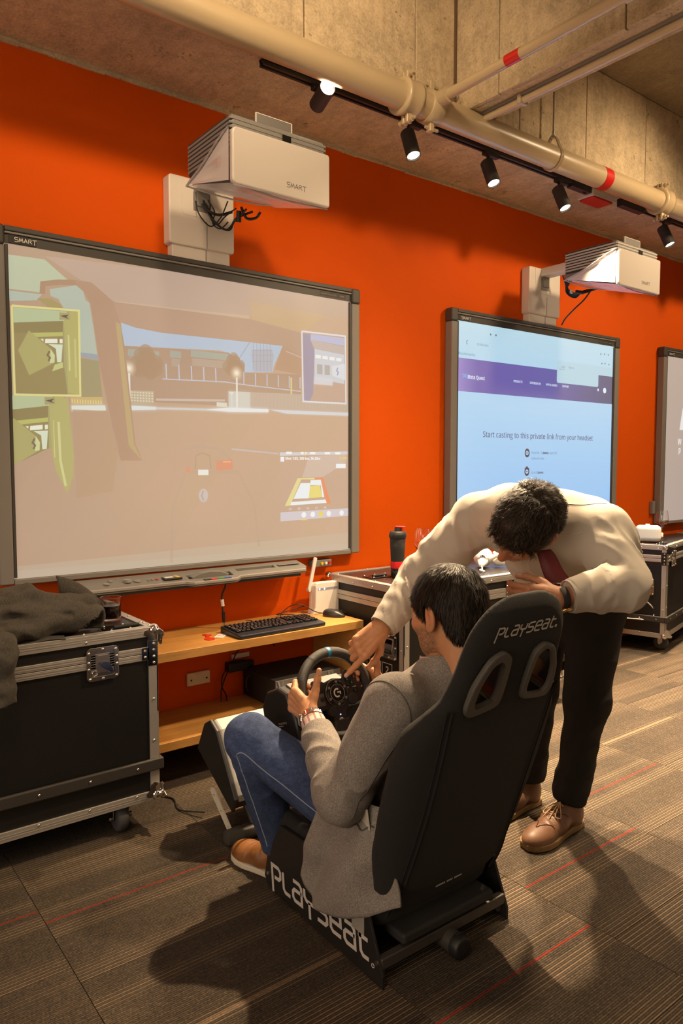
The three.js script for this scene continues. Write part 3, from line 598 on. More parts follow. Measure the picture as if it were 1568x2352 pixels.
  rect(rgb(240, 240, 240), 943, 650, 981, 668); for (const [x, c] of [[760, 240], [812, 240], [845, 240], [900, 240], [940, 240]]) rect(rgb(c, c, c - 4), x, 604, x + 20, 613); rect(rgb(236, 210, 110), 822, 604, 828, 612);
  poly(rgb(230, 216, 150), [[800, 706], [862, 705], [862, 712], [813, 711], [773, 811], [754, 812]]); poly(rgb(238, 150, 108), [[862, 707], [893, 705], [923, 808], [907, 809], [887, 713], [862, 714]]);
  const Wt = rgb(236, 238, 236); poly(Wt, [[811, 725], [846, 725], [841, 785], [785, 785]]); poly(Wt, [[847, 714], [885, 713], [898, 782], [890, 783], [885, 735], [846, 734]]); poly(Wt, [[777, 797], [903, 792], [907, 806], [774, 810]]); poly(rgb(234, 216, 130), [[845, 737], [882, 735], [890, 782], [840, 785]]);
  ['F4', 'F5', 'F6', 'F7', 'F8'].forEach((s, i) => tx(s, 768 + i * 32, 828, 15, rgb(226, 216, 212)));
  for (const [x, c] of [[822, 0], [855, 0], [885, 1], [915, 0], [965, 2]]) { g.fillStyle = c === 1 ? rgb(236, 212, 110) : rgb(240, 240, 238); g.beginPath(); g.arc(x * w / 1000, 849 * h / 1000, 8.5 * w / 1000, 0, 7); g.fill(); }
  rect(rgb(236, 206, 110), 810, 866, 834, 870);
}
function drawWeb(g, w, h) {
  const X = (x) => x * w / 1000, Y = (y) => y * h / 1000;
  const bgd = g.createLinearGradient(0, 0, 0, h); bgd.addColorStop(0, rgb(192, 220, 232)); bgd.addColorStop(0.3, rgb(184, 216, 240)); bgd.addColorStop(0.7, rgb(168, 206, 242)); bgd.addColorStop(1, rgb(160, 200, 244));
  g.fillStyle = bgd; g.fillRect(0, 0, w, h);
  const bd = g.createLinearGradient(0, 0, w, 0); bd.addColorStop(0, rgb(168, 150, 206)); bd.addColorStop(0.12, rgb(128, 112, 176)); bd.addColorStop(0.55, rgb(124, 114, 172)); bd.addColorStop(1, rgb(108, 104, 126));
  g.fillStyle = bd; g.fillRect(0, Y(167), w, Y(151));
  g.fillStyle = rgb(186, 214, 226); g.beginPath(); g.roundRect ? g.roundRect(X(592), Y(120), X(292), Y(112), 14) : g.rect(X(592), Y(120), X(292), Y(112)); g.fill(); g.fillStyle = rgb(186, 214, 226); g.fillRect(X(592), Y(120), X(408), Y(47));
  const tx = (s, x, y, px, col, f = 'sans-serif', wgt = '', W) => { g.fillStyle = col; g.font = `${wgt} ${px}px ${f}`; if (W) { const m = g.measureText(s).width; g.save(); g.translate(X(x), Y(y)); g.scale(X(W) / m, 1); g.fillText(s, 0, 0); g.restore(); } else g.fillText(s, X(x), Y(y)); };
  tx('Start casting to this private link from your headset', 148, 524, 47, rgb(92, 88, 116), 'sans-serif', '', 704);
  const Lt = rgb(226, 236, 250); tx('Meta Quest', 62, 258, 32, Lt, 'sans-serif', 'bold', 94);
  g.strokeStyle = rgb(130, 190, 240); g.lineWidth = 4; g.beginPath(); for (let k = 0; k <= 40; k++) { const a = k / 40 * 6.283, x = 47 + 10 * Math.sin(a), y = 246 + 9 * Math.sin(2 * a) * 0.9; g[k ? 'lineTo' : 'moveTo'](X(x), Y(y)); } g.stroke();
  for (const [s, x, W] of [['PRODUCTS ⌄', 320, 62], ['EXPERIENCES', 419, 70], ['APPS & GAMES', 521, 75], ['SUPPORT', 629, 46]]) tx(s, x, 252, 19, Lt, 'sans-serif', 'bold', W);
  g.fillStyle = Lt; g.beginPath(); g.arc(X(933), Y(247), X(12), 0, 7); g.fill(); g.beginPath(); g.arc(X(884), Y(247), X(6), 0, 7); g.fill();
  const D = rgb(70, 66, 92), G = rgb(120, 140, 176);
  for (const y of [596, 689]) { g.fillStyle = D; g.beginPath(); g.ellipse(X(410), Y(y), X(15), Y(22), 0, 0, 7); g.fill(); g.fillStyle = rgb(180, 212, 240); g.beginPath(); g.ellipse(X(410), Y(y), X(9), Y(11), 0, 0, 7); g.fill(); g.fillStyle = D; g.fillRect(X(405), Y(y - 2), X(10), Y(4)); }
  g.fillRect(X(396), Y(672), X(28), Y(6)); g.fillRect(X(403), Y(664), X(13), Y(10));
  tx('Press the ⌂ button to open the', 437, 600, 21, G, 'sans-serif', '', 165); tx('button', 510, 600, 21, D, 'sans-serif', 'bold', 34); tx('universal menu', 437, 628, 21, G, 'sans-serif', '', 82); tx('Go to', 438, 700, 21, G, 'sans-serif', '', 28); tx('Camera', 471, 700, 21, D, 'sans-serif', 'bold', 44);
  const F = rgb(120, 150, 172); tx('C', 52, 102, 30, rgb(90, 110, 130)); tx('oculus.com', 110, 100, 21, F, 'sans-serif', '', 64); tx('Bookmarks', 12, 152, 20, F, 'sans-serif', '', 90); tx('☰', 84, 100, 20, F);
  for (const [x, y] of [[182, 37], [212, 37], [895, 48], [923, 46], [952, 46], [928, 96], [958, 98], [905, 98]]) { g.fillStyle = rgb(90, 110, 130); g.fillRect(X(x), Y(y), X(6), Y(8)); }
  tx('Login', 621, 152, 18, F); tx('Sign up', 670, 150, 18, F); g.fillStyle = F; g.fillRect(X(606), Y(160), X(42), 2);
}
function drawPlain(g, w, h) { g.fillStyle = rgb(188, 168, 154); g.fillRect(0, 0, w, h); g.fillStyle = rgb(236, 230, 226); g.beginPath(); g.moveTo(w * 0.145, h * 0.44); g.lineTo(w * 0.17, h * 0.30); g.lineTo(w * 0.195, h * 0.44); g.closePath(); g.fill(); g.font = 'bold 34px sans-serif'; g.fillText('W', w * 0.13, h * 0.53); g.fillText('p', w * 0.14, h * 0.58); }
function board(name, label, x0, x1, albedo, base, draw, opts = {}) {
  const y0 = 0.83, y1 = 2.195, d = 0.06, fw = 0.052, t = thing(name, label, 'whiteboard', [0, 0, 0]);
  const ix0 = x0 + fw - 0.002, ix1 = x1 - fw + 0.002, iy0 = y0 + 0.025, iy1 = y1 - 0.065, zs = 0.045;
  const map = screenTex(opts.w ?? 1660, opts.h ?? 1275, base, draw);
  const sm = std({ color: C(albedo, albedo * 0.985, albedo * 0.96), roughness: 0.34, emissive: C(1, 1, 1), emissiveMap: map, emissiveIntensity: 1 });
  part('backing', bx(x0 + 0.01, y0 + 0.01, 0.002, x1 - 0.01, y1 - 0.01, zs - 0.004), M.boardDark, t);
  const g = new THREE.PlaneGeometry(ix1 - ix0, iy1 - iy0).translate((ix0 + ix1) / 2, (iy0 + iy1) / 2, zs);
  part('screen_surface', g, sm, t, opts.screen);
  // side rails: rounded outer edge, thin dark inner lip
  for (const s of [0, 1]) {
    const a = s ? x1 - fw : x0, b = s ? x1 : x0 + fw;
    part('side_rail', bx(a, y0 + 0.004, 0.004, b, y1 - 0.075, d, 0.008), M.boardGrey, t);
    part('corner_cap', bx(a - (s ? 0 : 0.002), y1 - 0.075, 0.003, b + (s ? 0.002 : 0), y1, d + 0.003, 0.010), M.boardDark, t);
    part('inner_lip', bx(s ? a - 0.012 : b, y0 + 0.03, zs - 0.002, s ? a : b + 0.012, y1 - 0.07, d - 0.006, 0.002), M.boardDark, t);
  }
  part('top_rail', bx(x0 + fw, y1 - 0.022, 0.004, x1 - fw, y1 - 0.002, d, 0.004), M.boardDark, t);
  part('top_lip', bx(x0 + fw, y1 - 0.031, 0.004, x1 - fw, y1 - 0.023, d - 0.004, 0.002), M.boardGrey, t);
  const st = part('unlit_top_strip', bx(x0 + fw, y1 - 0.066, zs - 0.004, x1 - fw, y1 - 0.03, zs + 0.003), M.boardDark, t);  // unlit part of the frame, its shade put into the dark colour
  part('bottom_rail', bx(x0 + fw, y0 + 0.002, 0.004, x1 - fw, y0 + 0.024, d - 0.006, 0.004), M.boardGrey, t);
  const lp = part('logo_plate', bx(x0 + fw + 0.015, y1 - 0.064, zs + 0.002, x0 + fw + 0.115, y1 - 0.032, zs + 0.005, 0.001), M.black, t);
  part('logo', lettering('SMaRt', { h: 0.0155, w: 0.15, gap: 0.22 }, (u, v) => V(x0 + fw + 0.037 + u, y1 - 0.056 + v, zs + 0.0056)), M.logoLight, lp);
  const tt = canvasTex(256, 32, (c) => { c.fillStyle = '#15130f'; c.fillRect(0, 0, 256, 32); c.fillStyle = '#8f8578'; c.font = '20px sans-serif'; c.fillText('SMART Board 800 |', 8, 23); c.font = 'bold 18px sans-serif'; c.fillText('HDMI', 196, 23); });
  part('model_plate', new THREE.PlaneGeometry(0.16, 0.02).translate(x1 - fw - 0.115, y1 - 0.048, zs + 0.0036), std({ map: tt, roughness: 0.5 }), t);
  return { t, sm, zs, ix0, ix1, iy0, iy1 };
}
const B1 = board('interactive_board', 'large grey-framed interactive board showing a truck driving game', 0.66, 2.418, 0.155, BASE1, drawGame, { screen: 'screen with a truck cab view' });
const B2 = board('interactive_board', 'grey-framed interactive board showing a pale blue web page with a purple bar', 3.093, 4.80, 0.18, BASE2, drawWeb, { screen: 'screen with a bright blue page' });
const B3 = board('interactive_board', 'interactive board cut off at the right edge of the picture', 5.40, 7.10, 0.20, BASE3, drawPlain, { w: 850, h: 640 });
for (const [B, col, k] of [[B1, C(1, 0.8, 0.66), 0.22], [B2, C(0.36, 0.62, 1.0), 1.0]]) {
  const l = new THREE.RectAreaLight(col, k, B.ix1 - B.ix0, B.iy1 - B.iy0); l.position.set((B.ix0 + B.ix1) / 2, (B.iy0 + B.iy1) / 2, B.zs + 0.02); l.rotation.y = Math.PI; l.name = 'screen_light'; B.t.add(l);
}
for (const [x, n] of [[2.16, 0], [5.365, 1]]) {
  const s = n ? thing('wall_socket', 'small grey switch box on the wall left of the cut-off board', 'switch', [x, 0.955, 0.0]) : thing('connection_box', 'small grey cable box with round sockets under the board with the driving game', 'box', [2.19, 0.795, 0]);
  part('housing', n ? bx(-0.02, -0.04, 0.001, 0.02, 0.06, 0.03, 0.004) : bx(-0.06, -0.017, 0.001, 0.06, 0.018, 0.04, 0.004), n ? M.boardGrey : M.projGrey, s);
  if (!n) [[-0.005, M.yellow], [0.02, M.whiteSoft], [0.043, M.red]].forEach(([dx, m]) => part('socket', merge([rod([dx, 0, 0.038], [dx, 0, 0.048], 0.007, 12)]), m, s));
}
// ---- pen tray under the first board
{
  const t = thing('pen_tray', 'long grey pen tray with buttons hanging under the driving game board', 'pen tray', [0, 0, 0]);
  const xa = 0.93, xb = 2.02, yt = 0.828, z0 = 0.055, z1 = 0.165, zm = 0.185;
  // plan outline with the bulge in the middle, tilted a little to the front
  const plan = [[xa, z0], [xb, z0], [xb + 0.005, z1 - 0.03], [xb - 0.02, z1], [1.645, z1], [1.615, zm], [1.405, zm], [1.375, z1], [xa, z1]];
  const tilt = (g) => { g.rotateX(Math.PI / 2); const p = g.attributes.position; for (let i = 0; i < p.count; i++) p.setY(i, p.getY(i) + yt - (p.getZ(i) - z0) * 0.26); g.computeVertexNormals(); return g; };
  const holes = [[[1.40, 0.105], [1.615, 0.105], [1.615, 0.15], [1.40, 0.15]], [[1.655, 0.085], [1.86, 0.085], [1.86, 0.115], [1.655, 0.115]]];
  part('tray_body', tilt(extr(plan, 0.022, 0.003, holes)), M.trayGrey, t);
  part('lip', tilt(extr([[1.375, z1 - 0.004], [1.405, zm - 0.004], [1.615, zm - 0.004], [1.645, z1 - 0.004], [xb - 0.02, z1 - 0.004], [xb - 0.02, z1 + 0.004], [1.645, z1 + 0.004], [1.615, zm + 0.004], [1.405, zm + 0.004], [1.375, z1 + 0.004]], 0.012, 0.002)), M.trayLight, t);
  part('lip', tilt(extr([[xa, z1 - 0.004], [1.375, z1 - 0.004], [1.375, z1 + 0.004], [xa, z1 + 0.004]], 0.012, 0.002)), M.trayLight, t);
  part('underside', tilt(extr([[xa + 0.01, z0], [xb - 0.03, z0], [xb - 0.04, z1 - 0.012], [xa + 0.01, z1 - 0.012]], 0.02, 0.004).translate(0, 0, 0.02)), M.boardDark, t);
  const Yt = (z) => yt - (z - z0) * 0.26;
  const btn = (x, z, r, m, h = 0.006) => part('button', cyl(r, r * 0.94, h, 20).translate(x, Yt(z) + h / 2, z), m, t);
  btn(1.045, 0.125, 0.012, M.trayLight); btn(1.07, 0.1, 0.009, M.trayLight); btn(1.135, 0.12, 0.016, M.trayLight, 0.012); btn(1.175, 0.122, 0.014, M.trayLight); btn(1.225, 0.125, 0.006, M.trayLight); btn(1.242, 0.125, 0.006, M.trayLight);
  part('button', bx(1.255, Yt(0.12) - 0.001, 0.112, 1.268, Yt(0.12) + 0.002, 0.13, 0.001), M.red, t, 'small red button');
  part('end_panel', bx(1.88, Yt(0.09) - 0.002, 0.065, 2.0, Yt(0.09) + 0.001, 0.115, 0.001), M.trayGrey, t);
  const mod = part('slot', merge([bx(1.285, Yt(0.12) - 0.006, 0.095, 1.37, Yt(0.12) + 0.004, 0.148, 0.004)]), M.black, t);
  part('label', bx(1.297, Yt(0.12) + 0.003, 0.108, 1.337, Yt(0.12) + 0.0052, 0.135, 0.001), M.whiteSoft, mod); part('label', bx(1.345, Yt(0.12) + 0.003, 0.1, 1.362, Yt(0.12) + 0.0056, 0.143, 0.001), M.yellow, mod, 'yellow label');
  part('well_floor', merge([bx(1.39, Yt(0.13) - 0.022, 0.1, 1.62, Yt(0.13) - 0.019, 0.155), bx(1.65, Yt(0.1) - 0.022, 0.08, 1.865, Yt(0.1) - 0.019, 0.12)]), M.black, t);
  [M.black, M.red, M.green, M.blue].forEach((m, i) => part('colour_key', bx(1.455 + i * 0.034, Yt(0.175) - 0.002, 0.168, 1.487 + i * 0.034, Yt(0.175) + 0.003, 0.183, 0.002), m, t));
  const e = thing('board_eraser', 'curved grey eraser lying in the middle of the pen tray', 'eraser', [1.505, Yt(0.128) - 0.018, 0.128]);
  part('grip', extr([[-0.085, 0], [0.085, 0], [0.092, 0.018], [0.05, 0.034], [0, 0.039], [-0.05, 0.034], [-0.092, 0.018]], 0.036, 0.005).translate(0, 0, -0.018), M.trayGrey, e);
  const c = thing('usb_cable', 'thin black cable with a white tag hanging below the pen tray', 'cable', [0, 0, 0]);
  part('lead', cable([[1.575, 0.785, 0.11], [1.585, 0.775, 0.12], [1.590, 0.75, 0.12], [1.572, 0.71, 0.12], [1.574, 0.65, 0.12], [1.578, 0.615, 0.12]], 0.004, 30), M.cable, c);
  part('tag', rod([1.572, 0.69, 0.12], [1.576, 0.66, 0.12], 0.008, 8), M.white, c);
  part('plug', rod([1.578, 0.632, 0.12], [1.58, 0.585, 0.12], 0.0085, 10, 0.007), M.cable, c);
  part('plug_tip', rod([1.58, 0.587, 0.12], [1.5805, 0.570, 0.12], 0.005, 8), M.steel, c);
}
// ---- short-throw projectors on their wall arms
function projector(cx, dark, label, armLabel, second) {
  const a = thing('projector_mount', armLabel, 'projector mount', [cx, 0, 0]);
  part('cover', merge([extr(rrect(-0.157, 2.245, 0.157, 2.535, 0.014), 0.062, 0.006).translate(0, 0, 0.002)]), M.mountWhite, a);
  part('lower_cover', extr(rrect(-0.14, 2.19, 0.14, 2.252, 0.006), 0.05, 0.004).translate(0, 0, 0.002), M.mountWhite, a);
  part('seam', merge([box(0.0022, 0.115, 0.002, 0.02, 2.305, 0.0645), box(0.0022, 0.05, 0.002, 0.02, 2.22, 0.053)]), M.projGrey, a);
  part('access_panel', merge([extr(rrect(-0.1, 2.375, 0.12, 2.53, [0.02, 0.02, 0.004, 0.004]), 0.003, 0.001).translate(0, 0, 0.0632)]), M.mountWhite, a);
  part('cable_window', bx(-0.045, 2.40, 0.06, 0.035, 2.48, 0.0685), M.boardGrey, a);
  part('arm', bx(-0.045, 2.485, 0.05, 0.045, 2.535, 0.45, 0.006), M.mountWhite, a);
  part('arm_lid', bx(-0.03, 2.42, 0.05, 0.03, 2.49, 0.075, 0.004), M.projGrey, a);

  const t = thing('projector', label, 'projector', [cx - 0.005, 0, 0]);
  const w = 0.21, zb = 0.36, zf = 0.70, yt = 2.535;
  // body: wedge with louvred grey top band
  const side = [[-zb, 2.39], [-zb, yt - 0.012], [-zb - 0.012, yt], [-zf + 0.012, yt], [-zf, yt - 0.012], [-zf, 2.40], [-zf + 0.11, 2.365]];
  const bodyG = extr(side, w * 2 - 0.02, 0.004).translate(0, 0, -(w - 0.01)).rotateY(Math.PI / 2);
  part('body', bodyG, M.projGrey, t);
  for (let k = 0; k < 7; k++) { // louvres round the body
    const y = yt - 0.012 - k * 0.0155;
    const vis = k < 4;
    part('louvre', merge([bx(-w, y - 0.010, zb + 0.005, -w + 0.014, y, zf - 0.002, 0.002), ...(vis ? [bx(-w + 0.004, y - 0.010, zf - 0.012, w - 0.004, y, zf + 0.002, 0.002)] : []), bx(w - 0.014, y - 0.010, zb + 0.005, w, y, zf - 0.002, 0.002)]), dark ? M.projGrey : M.louvreWhite, t);
  }
  part('vent_back', bx(-w + 0.003, yt - 0.125, zb + 0.01, -w + 0.008, yt - 0.005, zf - 0.03), M.ventDark, t);
  const fr = part('front_cover', extr(rrect(-w - 0.003, 2.285, w + 0.003, 2.483, [0.02, 0.012, 0.012, 0.022]), 0.024, 0.007, [], 3).translate(0, 0, zf - 0.004), M.projWhite, t);
  part('logo', lettering('SMaRt', { h: 0.017, w: 0.13, gap: 0.2 }, (u, v) => V(0.015 + u, 2.322 + v, zf + 0.0204)), M.logoGrey, fr);
  part('receiver_window', bx(0.005, yt - 0.045, zf + 0.001, 0.045, yt - 0.022, zf + 0.005, 0.002), M.blackGloss, t);
  // clear wrapping film still on the mirror hood
  const film = [[-w - 0.012, 2.39, zb + 0.01], [-w - 0.014, 2.365, zb + 0.03], [-w - 0.012, 2.47, zf - 0.02]];
  const P3 = (a) => V(...a), tri = [];
  const quad = (a, b, c, d, n = 10) => { for (let i = 0; i < n; i++) for (let j = 0; j < n; j++) { const f = (u, v) => { const p = P3(a).lerp(P3(b), u).lerp(P3(d).lerp(P3(c), u), v); const k = Math.sin(Math.PI * u) * Math.sin(Math.PI * v) * 0.012 * noise3(u * 3 + cx, v * 3, 1.5); p.x += k * 1.2; p.y += k * 1.4; p.z += k; return p; }; const q = [f(i / n, j / n), f((i + 1) / n, j / n), f((i + 1) / n, (j + 1) / n), f(i / n, (j + 1) / n)]; for (const m of [0, 1, 2, 0, 2, 3]) tri.push(...q[m].toArray()); } };
  quad([-w - 0.008, 2.378, zb + 0.01], [-w - 0.006, 2.30, zf - 0.003], [-w - 0.004, 2.482, zf - 0.003], [-w - 0.006, 2.405, zf - 0.20]);       // left cheek
  quad([-w - 0.008, 2.378, zb + 0.01], [w * 0.9, 2.372, zb + 0.02], [w, 2.288, zf - 0.002], [-w - 0.006, 2.29, zf - 0.002]);                   // underside
  quad([w + 0.004, 2.376, zb + 0.12], [w + 0.005, 2.29, zf - 0.002], [w + 0.005, 2.47, zf - 0.003], [w + 0.004, 2.40, zf - 0.2]);
  const fg = new THREE.BufferGeometry(); fg.setAttribute('position', new THREE.Float32BufferAttribute(tri, 3)); fg.computeVertexNormals();
  const fm = mergeVertices(fg, 1e-4); fm.computeVertexNormals();
  part('wrapping_film', fm, M.film, t, 'crinkled clear film');
  const cz = (p, r = 0.0035) => cable(p.map(([x, y, z]) => [x - w, y, z]), r, 26, 6);
  part('film_edge', merge([cz([[-0.006, 2.485, zf + 0.0], [-0.01, 2.46, zf - 0.07], [-0.012, 2.41, zf - 0.19], [-0.012, 2.385, zb + 0.06], [-0.01, 2.372, zb + 0.01]], 0.0045), cable([[-w - 0.008, 2.372, zb + 0.012], [-w * 0.3, 2.362, zb + 0.02], [w * 0.4, 2.36, zb + 0.04], [w * 0.9, 2.372, zb + 0.06]], 0.0035, 24, 6), cable([[-w - 0.002, 2.29, zf + 0.004], [0, 2.279, zf + 0.002], [w + 0.002, 2.284, zf + 0.004]], 0.003, 24, 6)]), M.film, t);
  const pl = part('top_plate', merge([bx(-0.085, yt - 0.004, zf - 0.075, 0.07, yt + 0.002, zf - 0.03, 0.001), bx(-0.085, yt, zf - 0.034, 0.07, yt + 0.043, zf - 0.031, 0.001)]), second ? M.projGrey : M.aluDark, t);
  part('plate_edge', merge([bx(-0.087, yt + 0.041, zf - 0.0355, 0.072, yt + 0.0445, zf - 0.0295, 0.001), bx(-0.087, yt, zf - 0.0355, -0.0835, yt + 0.044, zf - 0.0295), bx(0.0685, yt, zf - 0.0355, 0.072, yt + 0.044, zf - 0.0295)]), M.mountWhite, pl);
  if (second) part('side_bracket', bx(-0.075, yt + 0.002, zb + 0.05, 0.13, yt + 0.014, zf - 0.1, 0.003), M.projGrey, t);
  // dangling leads
  const c = thing('projector_cables', second ? 'bundle of dark cables looping beside the arm of the far projector' : 'tangle of black cables under the near projector', 'cables', [cx, 0, 0]);
  const mk = (p, r = 0.0032) => part('lead', cable(p, r, 40, 6), M.cable, c);
  if (!second) {
    mk([[-0.035, 2.44, 0.07], [-0.03, 2.38, 0.09], [0.02, 2.335, 0.10], [0.055, 2.37, 0.12], [0.05, 2.42, 0.2]]); mk([[-0.01, 2.43, 0.08], [0.03, 2.36, 0.11], [0.08, 2.325, 0.13], [0.11, 2.36, 0.15], [0.13, 2.40, 0.22]], 0.004); mk([[0.01, 2.44, 0.07], [0.05, 2.35, 0.1], [0.1, 2.33, 0.12], [0.12, 2.375, 0.14], [0.16, 2.395, 0.22]], 0.005);
    mk([[0.03, 2.44, 0.08], [0.02, 2.37, 0.1], [0.045, 2.345, 0.11], [0.075, 2.38, 0.13], [0.09, 2.40, 0.2]]); mk([[0.0, 2.45, 0.07], [0.01, 2.40, 0.1], [0.05, 2.385, 0.12], [0.1, 2.4, 0.15]], 0.006); mk([[0.02, 2.46, 0.07], [0.04, 2.40, 0.1], [0.03, 2.35, 0.1], [0.06, 2.33, 0.11], [0.09, 2.36, 0.13]]);
    mk([[0.115, 2.41, 0.2], [0.15, 2.372, 0.19], [0.19, 2.38, 0.2], [0.2, 2.40, 0.22]], 0.006);
    part('plug', merge([rod([0.115, 2.40, 0.18], [0.12, 2.355, 0.17], 0.011, 10)]), M.cable, c);
  } else {
    for (let k = 0; k < 6; k++) mk([[0.045 + 0.004 * k, 2.49, 0.16 + 0.02 * k], [0.07, 2.43 - 0.008 * k, 0.17], [0.09 + 0.01 * k, 2.385 - 0.006 * k, 0.19], [0.13 + 0.005 * k, 2.37 + 0.004 * k, 0.24], [0.16, 2.385, 0.33]], 0.0042);
    mk([[0.14, 2.375, 0.3], [0.135, 2.33, 0.26], [0.12, 2.28, 0.2], [0.14, 2.235, 0.12], [0.17, 2.205, 0.07]], 0.0045);
    part('plug', merge([rod([0.1, 2.382, 0.22], [0.14, 2.375, 0.25], 0.011, 10)]), M.cable, c); part('tag', box(0.02, 0.022, 0.012, 0.085, 2.383, 0.2, 0.003), M.white, c);
  }
}
projector(1.527, true, 'near white short-throw projector in clear film above the driving game board', 'white wall box carrying the near projector', false);
projector(3.93, false, 'far white short-throw projector above the web page board', 'white wall box and arm carrying the far projector', true);
// ---------------------------------------------------------------- flight cases
// local axes: front face at z = 0, case reaches back to z = -D, left side at x = 0; castered base
function flightCase(label, W, D, H, pos, turn, opt = {}) {
  const t = thing('flight_case', label, 'flight case', pos, turn);
  const yb = 0.118, ys = H - 0.09, e = 0.031;
  // panels: body and lid as separate boards
  const panel = (x0, y0, z0, x1, y1, z1, m = M.casePanel) => part('panel', metric(bx(x0, y0, z0, x1, y1, z1)), m, t);
  const i = 0.004;
  for (const [a, b] of [[yb + 0.002, ys], [ys, H - 0.003]]) { panel(i, a, -0.012, W - i, b, -i); panel(i, a, -D + i, W - i, b, -D + 0.012); panel(i, a, -D + 0.012, i + 0.008, b, -0.012); panel(W - i - 0.008, a, -D + 0.012, W - i, b, -0.012); }
  panel(i, H - 0.012, -D + i, W - i, H - 0.003, -i, M.caseTop); part('base_board', bx(i, yb - 0.012, -D + i, W - i, yb + 0.004, -i), M.blackSoft, t);
  // aluminium extrusions: ribbed angle along every edge
  const angleRun = (len) => { const p = [[0, 0], [e, 0], [e, 0.0025], [e * 0.72, 0.0025], [e * 0.70, 0.0035], [e * 0.62, 0.0035], [e * 0.6, 0.0025], [e * 0.42, 0.0025], [e * 0.4, 0.0035], [e * 0.32, 0.0035], [e * 0.3, 0.0025], [0.0025, 0.0025], [0.0025, e], [0, e]]; return extr(p.map(([x, y]) => [x - 0.0018, y - 0.0018]).reverse(), len, 0); };
  // each run is a flat pair of strips hugging the two faces
  const edge = (x0, y0, z0, x1, y1, z1) => part('edge_rail', metric(bx(Math.min(x0, x1), Math.min(y0, y1), Math.min(z0, z1), Math.max(x0, x1), Math.max(y0, y1), Math.max(z0, z1), 0.0015)), M.alu, t);
  const o = 0.0028, ribs = [];
  for (const [ya, dir] of [[H, -1], [yb - 0.012, 1]]) {
    edge(-o, ya + (dir < 0 ? o : -o), o, W + o, ya + dir * e, -0.004); edge(-o, ya, -D - o, W + o, ya + dir * e, -D + 0.004);
    edge(-o, ya + (dir < 0 ? o : -o), -D, 0.004, ya + dir * e, 0); edge(W - 0.004, ya, -D, W + o, ya + dir * e, 0);
    for (const k of [0.3, 0.55]) { ribs.push(bx(0.02, ya + dir * e * k - 0.0012, o - 0.0004, W - 0.02, ya + dir * e * k + 0.0012, o + 0.0009)); ribs.push(bx(-o - 0.0009, ya + dir * e * k - 0.0012, -D + 0.02, -o + 0.0004, ya + dir * e * k + 0.0012, -0.02)); }
  }
  // top face strips
  edge(0, H - 0.004, -e, W, H + o, 0.001); edge(0, H - 0.004, -D, W, H + o, -D + e); edge(0, H - 0.004, -D + e, e, H + o, -e); edge(W - e, H - 0.004, -D + e, W, H + o, -e);
  // upright corners
  for (const [x, s] of [[0, 1], [W, -1]]) for (const [z, q] of [[0, -1], [-D, 1]]) { edge(x - s * o, yb, z - q * o, x + s * e, H, z + q * 0.004); edge(x - s * o, yb, z - q * o, x + s * 0.004, H, z + q * e); }
  // lid seam: two rails with a tongue between
  for (const [a, b] of [[ys - 0.024, ys - 0.001], [ys + 0.001, ys + 0.023]]) { edge(e, a, o, W - e, b, -0.004); edge(-o, a, -D + e, 0.004, b, -e); edge(W - 0.004, a, -D + e, W + o, b, -e); }
  for (const k of [-0.016, -0.008, 0.008, 0.016]) { ribs.push(bx(e, ys + k - 0.001, o - 0.0004, W - e, ys + k + 0.001, o + 0.0009)); ribs.push(bx(-o - 0.0009, ys + k - 0.001, -D + e, -o + 0.0004, ys + k + 0.001, -e)); }
  const rb = part('rail_ribs', ribs, M.alu, t); rb.userData.kind = 'stuff';
  // rubber bumper round the body
  const by0 = 0.212, by1 = 0.256, bo = 0.016;
  part('bumper', metric(bx(-bo, by0, 0, W + bo, by1, bo, 0.007)), M.bumper, t); part('bumper', metric(bx(-bo, by0, -D, 0, by1, 0.002, 0.007)), M.bumper, t); part('bumper', metric(bx(W, by0, -D, W + bo, by1, 0.002, 0.007)), M.bumper, t);
  // chromed ball corners
  for (const x of [0, W]) for (const z of [0, -D]) for (const y of [H - 0.002, yb - 0.008]) {
    const s = x ? -1 : 1, q = z ? 1 : -1, u = y > 0.3 ? -1 : 1;
    const leaf = (g) => g;
    part('ball_corner', merge([new THREE.SphereGeometry(0.0215, 18, 12).translate(x + s * 0.008, y + u * 0.008, z + q * 0.008),
      extr([[0, 0], [s * 0.046, u * 0.006], [s * 0.05, u * 0.02], [s * 0.034, u * 0.03], [s * 0.03, u * 0.052], [s * 0.018, u * 0.058], [0, u * 0.05]].sort(() => 0), 0.0022).translate(x, y, z + (z ? -o - 0.002 : o)),
      extr([[0, 0], [s * 0.046, u * 0.006], [s * 0.05, u * 0.02], [s * 0.034, u * 0.03], [s * 0.03, u * 0.052], [s * 0.018, u * 0.058], [0, u * 0.05]], 0.0022).rotateY(s * -Math.PI / 2 * (1)).translate(x + (x ? o + 0.002 : -o), y, z)]), M.chrome, t);
  }
  // rivets and screws
  const riv = []; const dome = (x, y, z, ax) => { const g = new THREE.SphereGeometry(0.0052, 8, 5, 0, 6.2832, 0, 1.5708); if (ax === 'z') g.rotateX(Math.PI / 2); if (ax === 'x') g.rotateZ(Math.PI / 2); riv.push(g.translate(x, y, z)); };
  const n = Math.round(W / 0.157);
  for (let k = 0; k < n; k++) { const x = (k + 0.5) * W / n; dome(x, yb + 0.012, o, 'z'); if (k % 2) { dome(x, H - 0.02, o, 'z'); dome(x, H + o, -0.02, 'y'); dome(x, H + o, -D + 0.02, 'y'); } dome(x, (by0 + by1) / 2, bo - 0.001, 'z'); }
  for (const y of [0.32, 0.47]) for (const x of [0.016, W - 0.016]) dome(x, y, o, 'z');
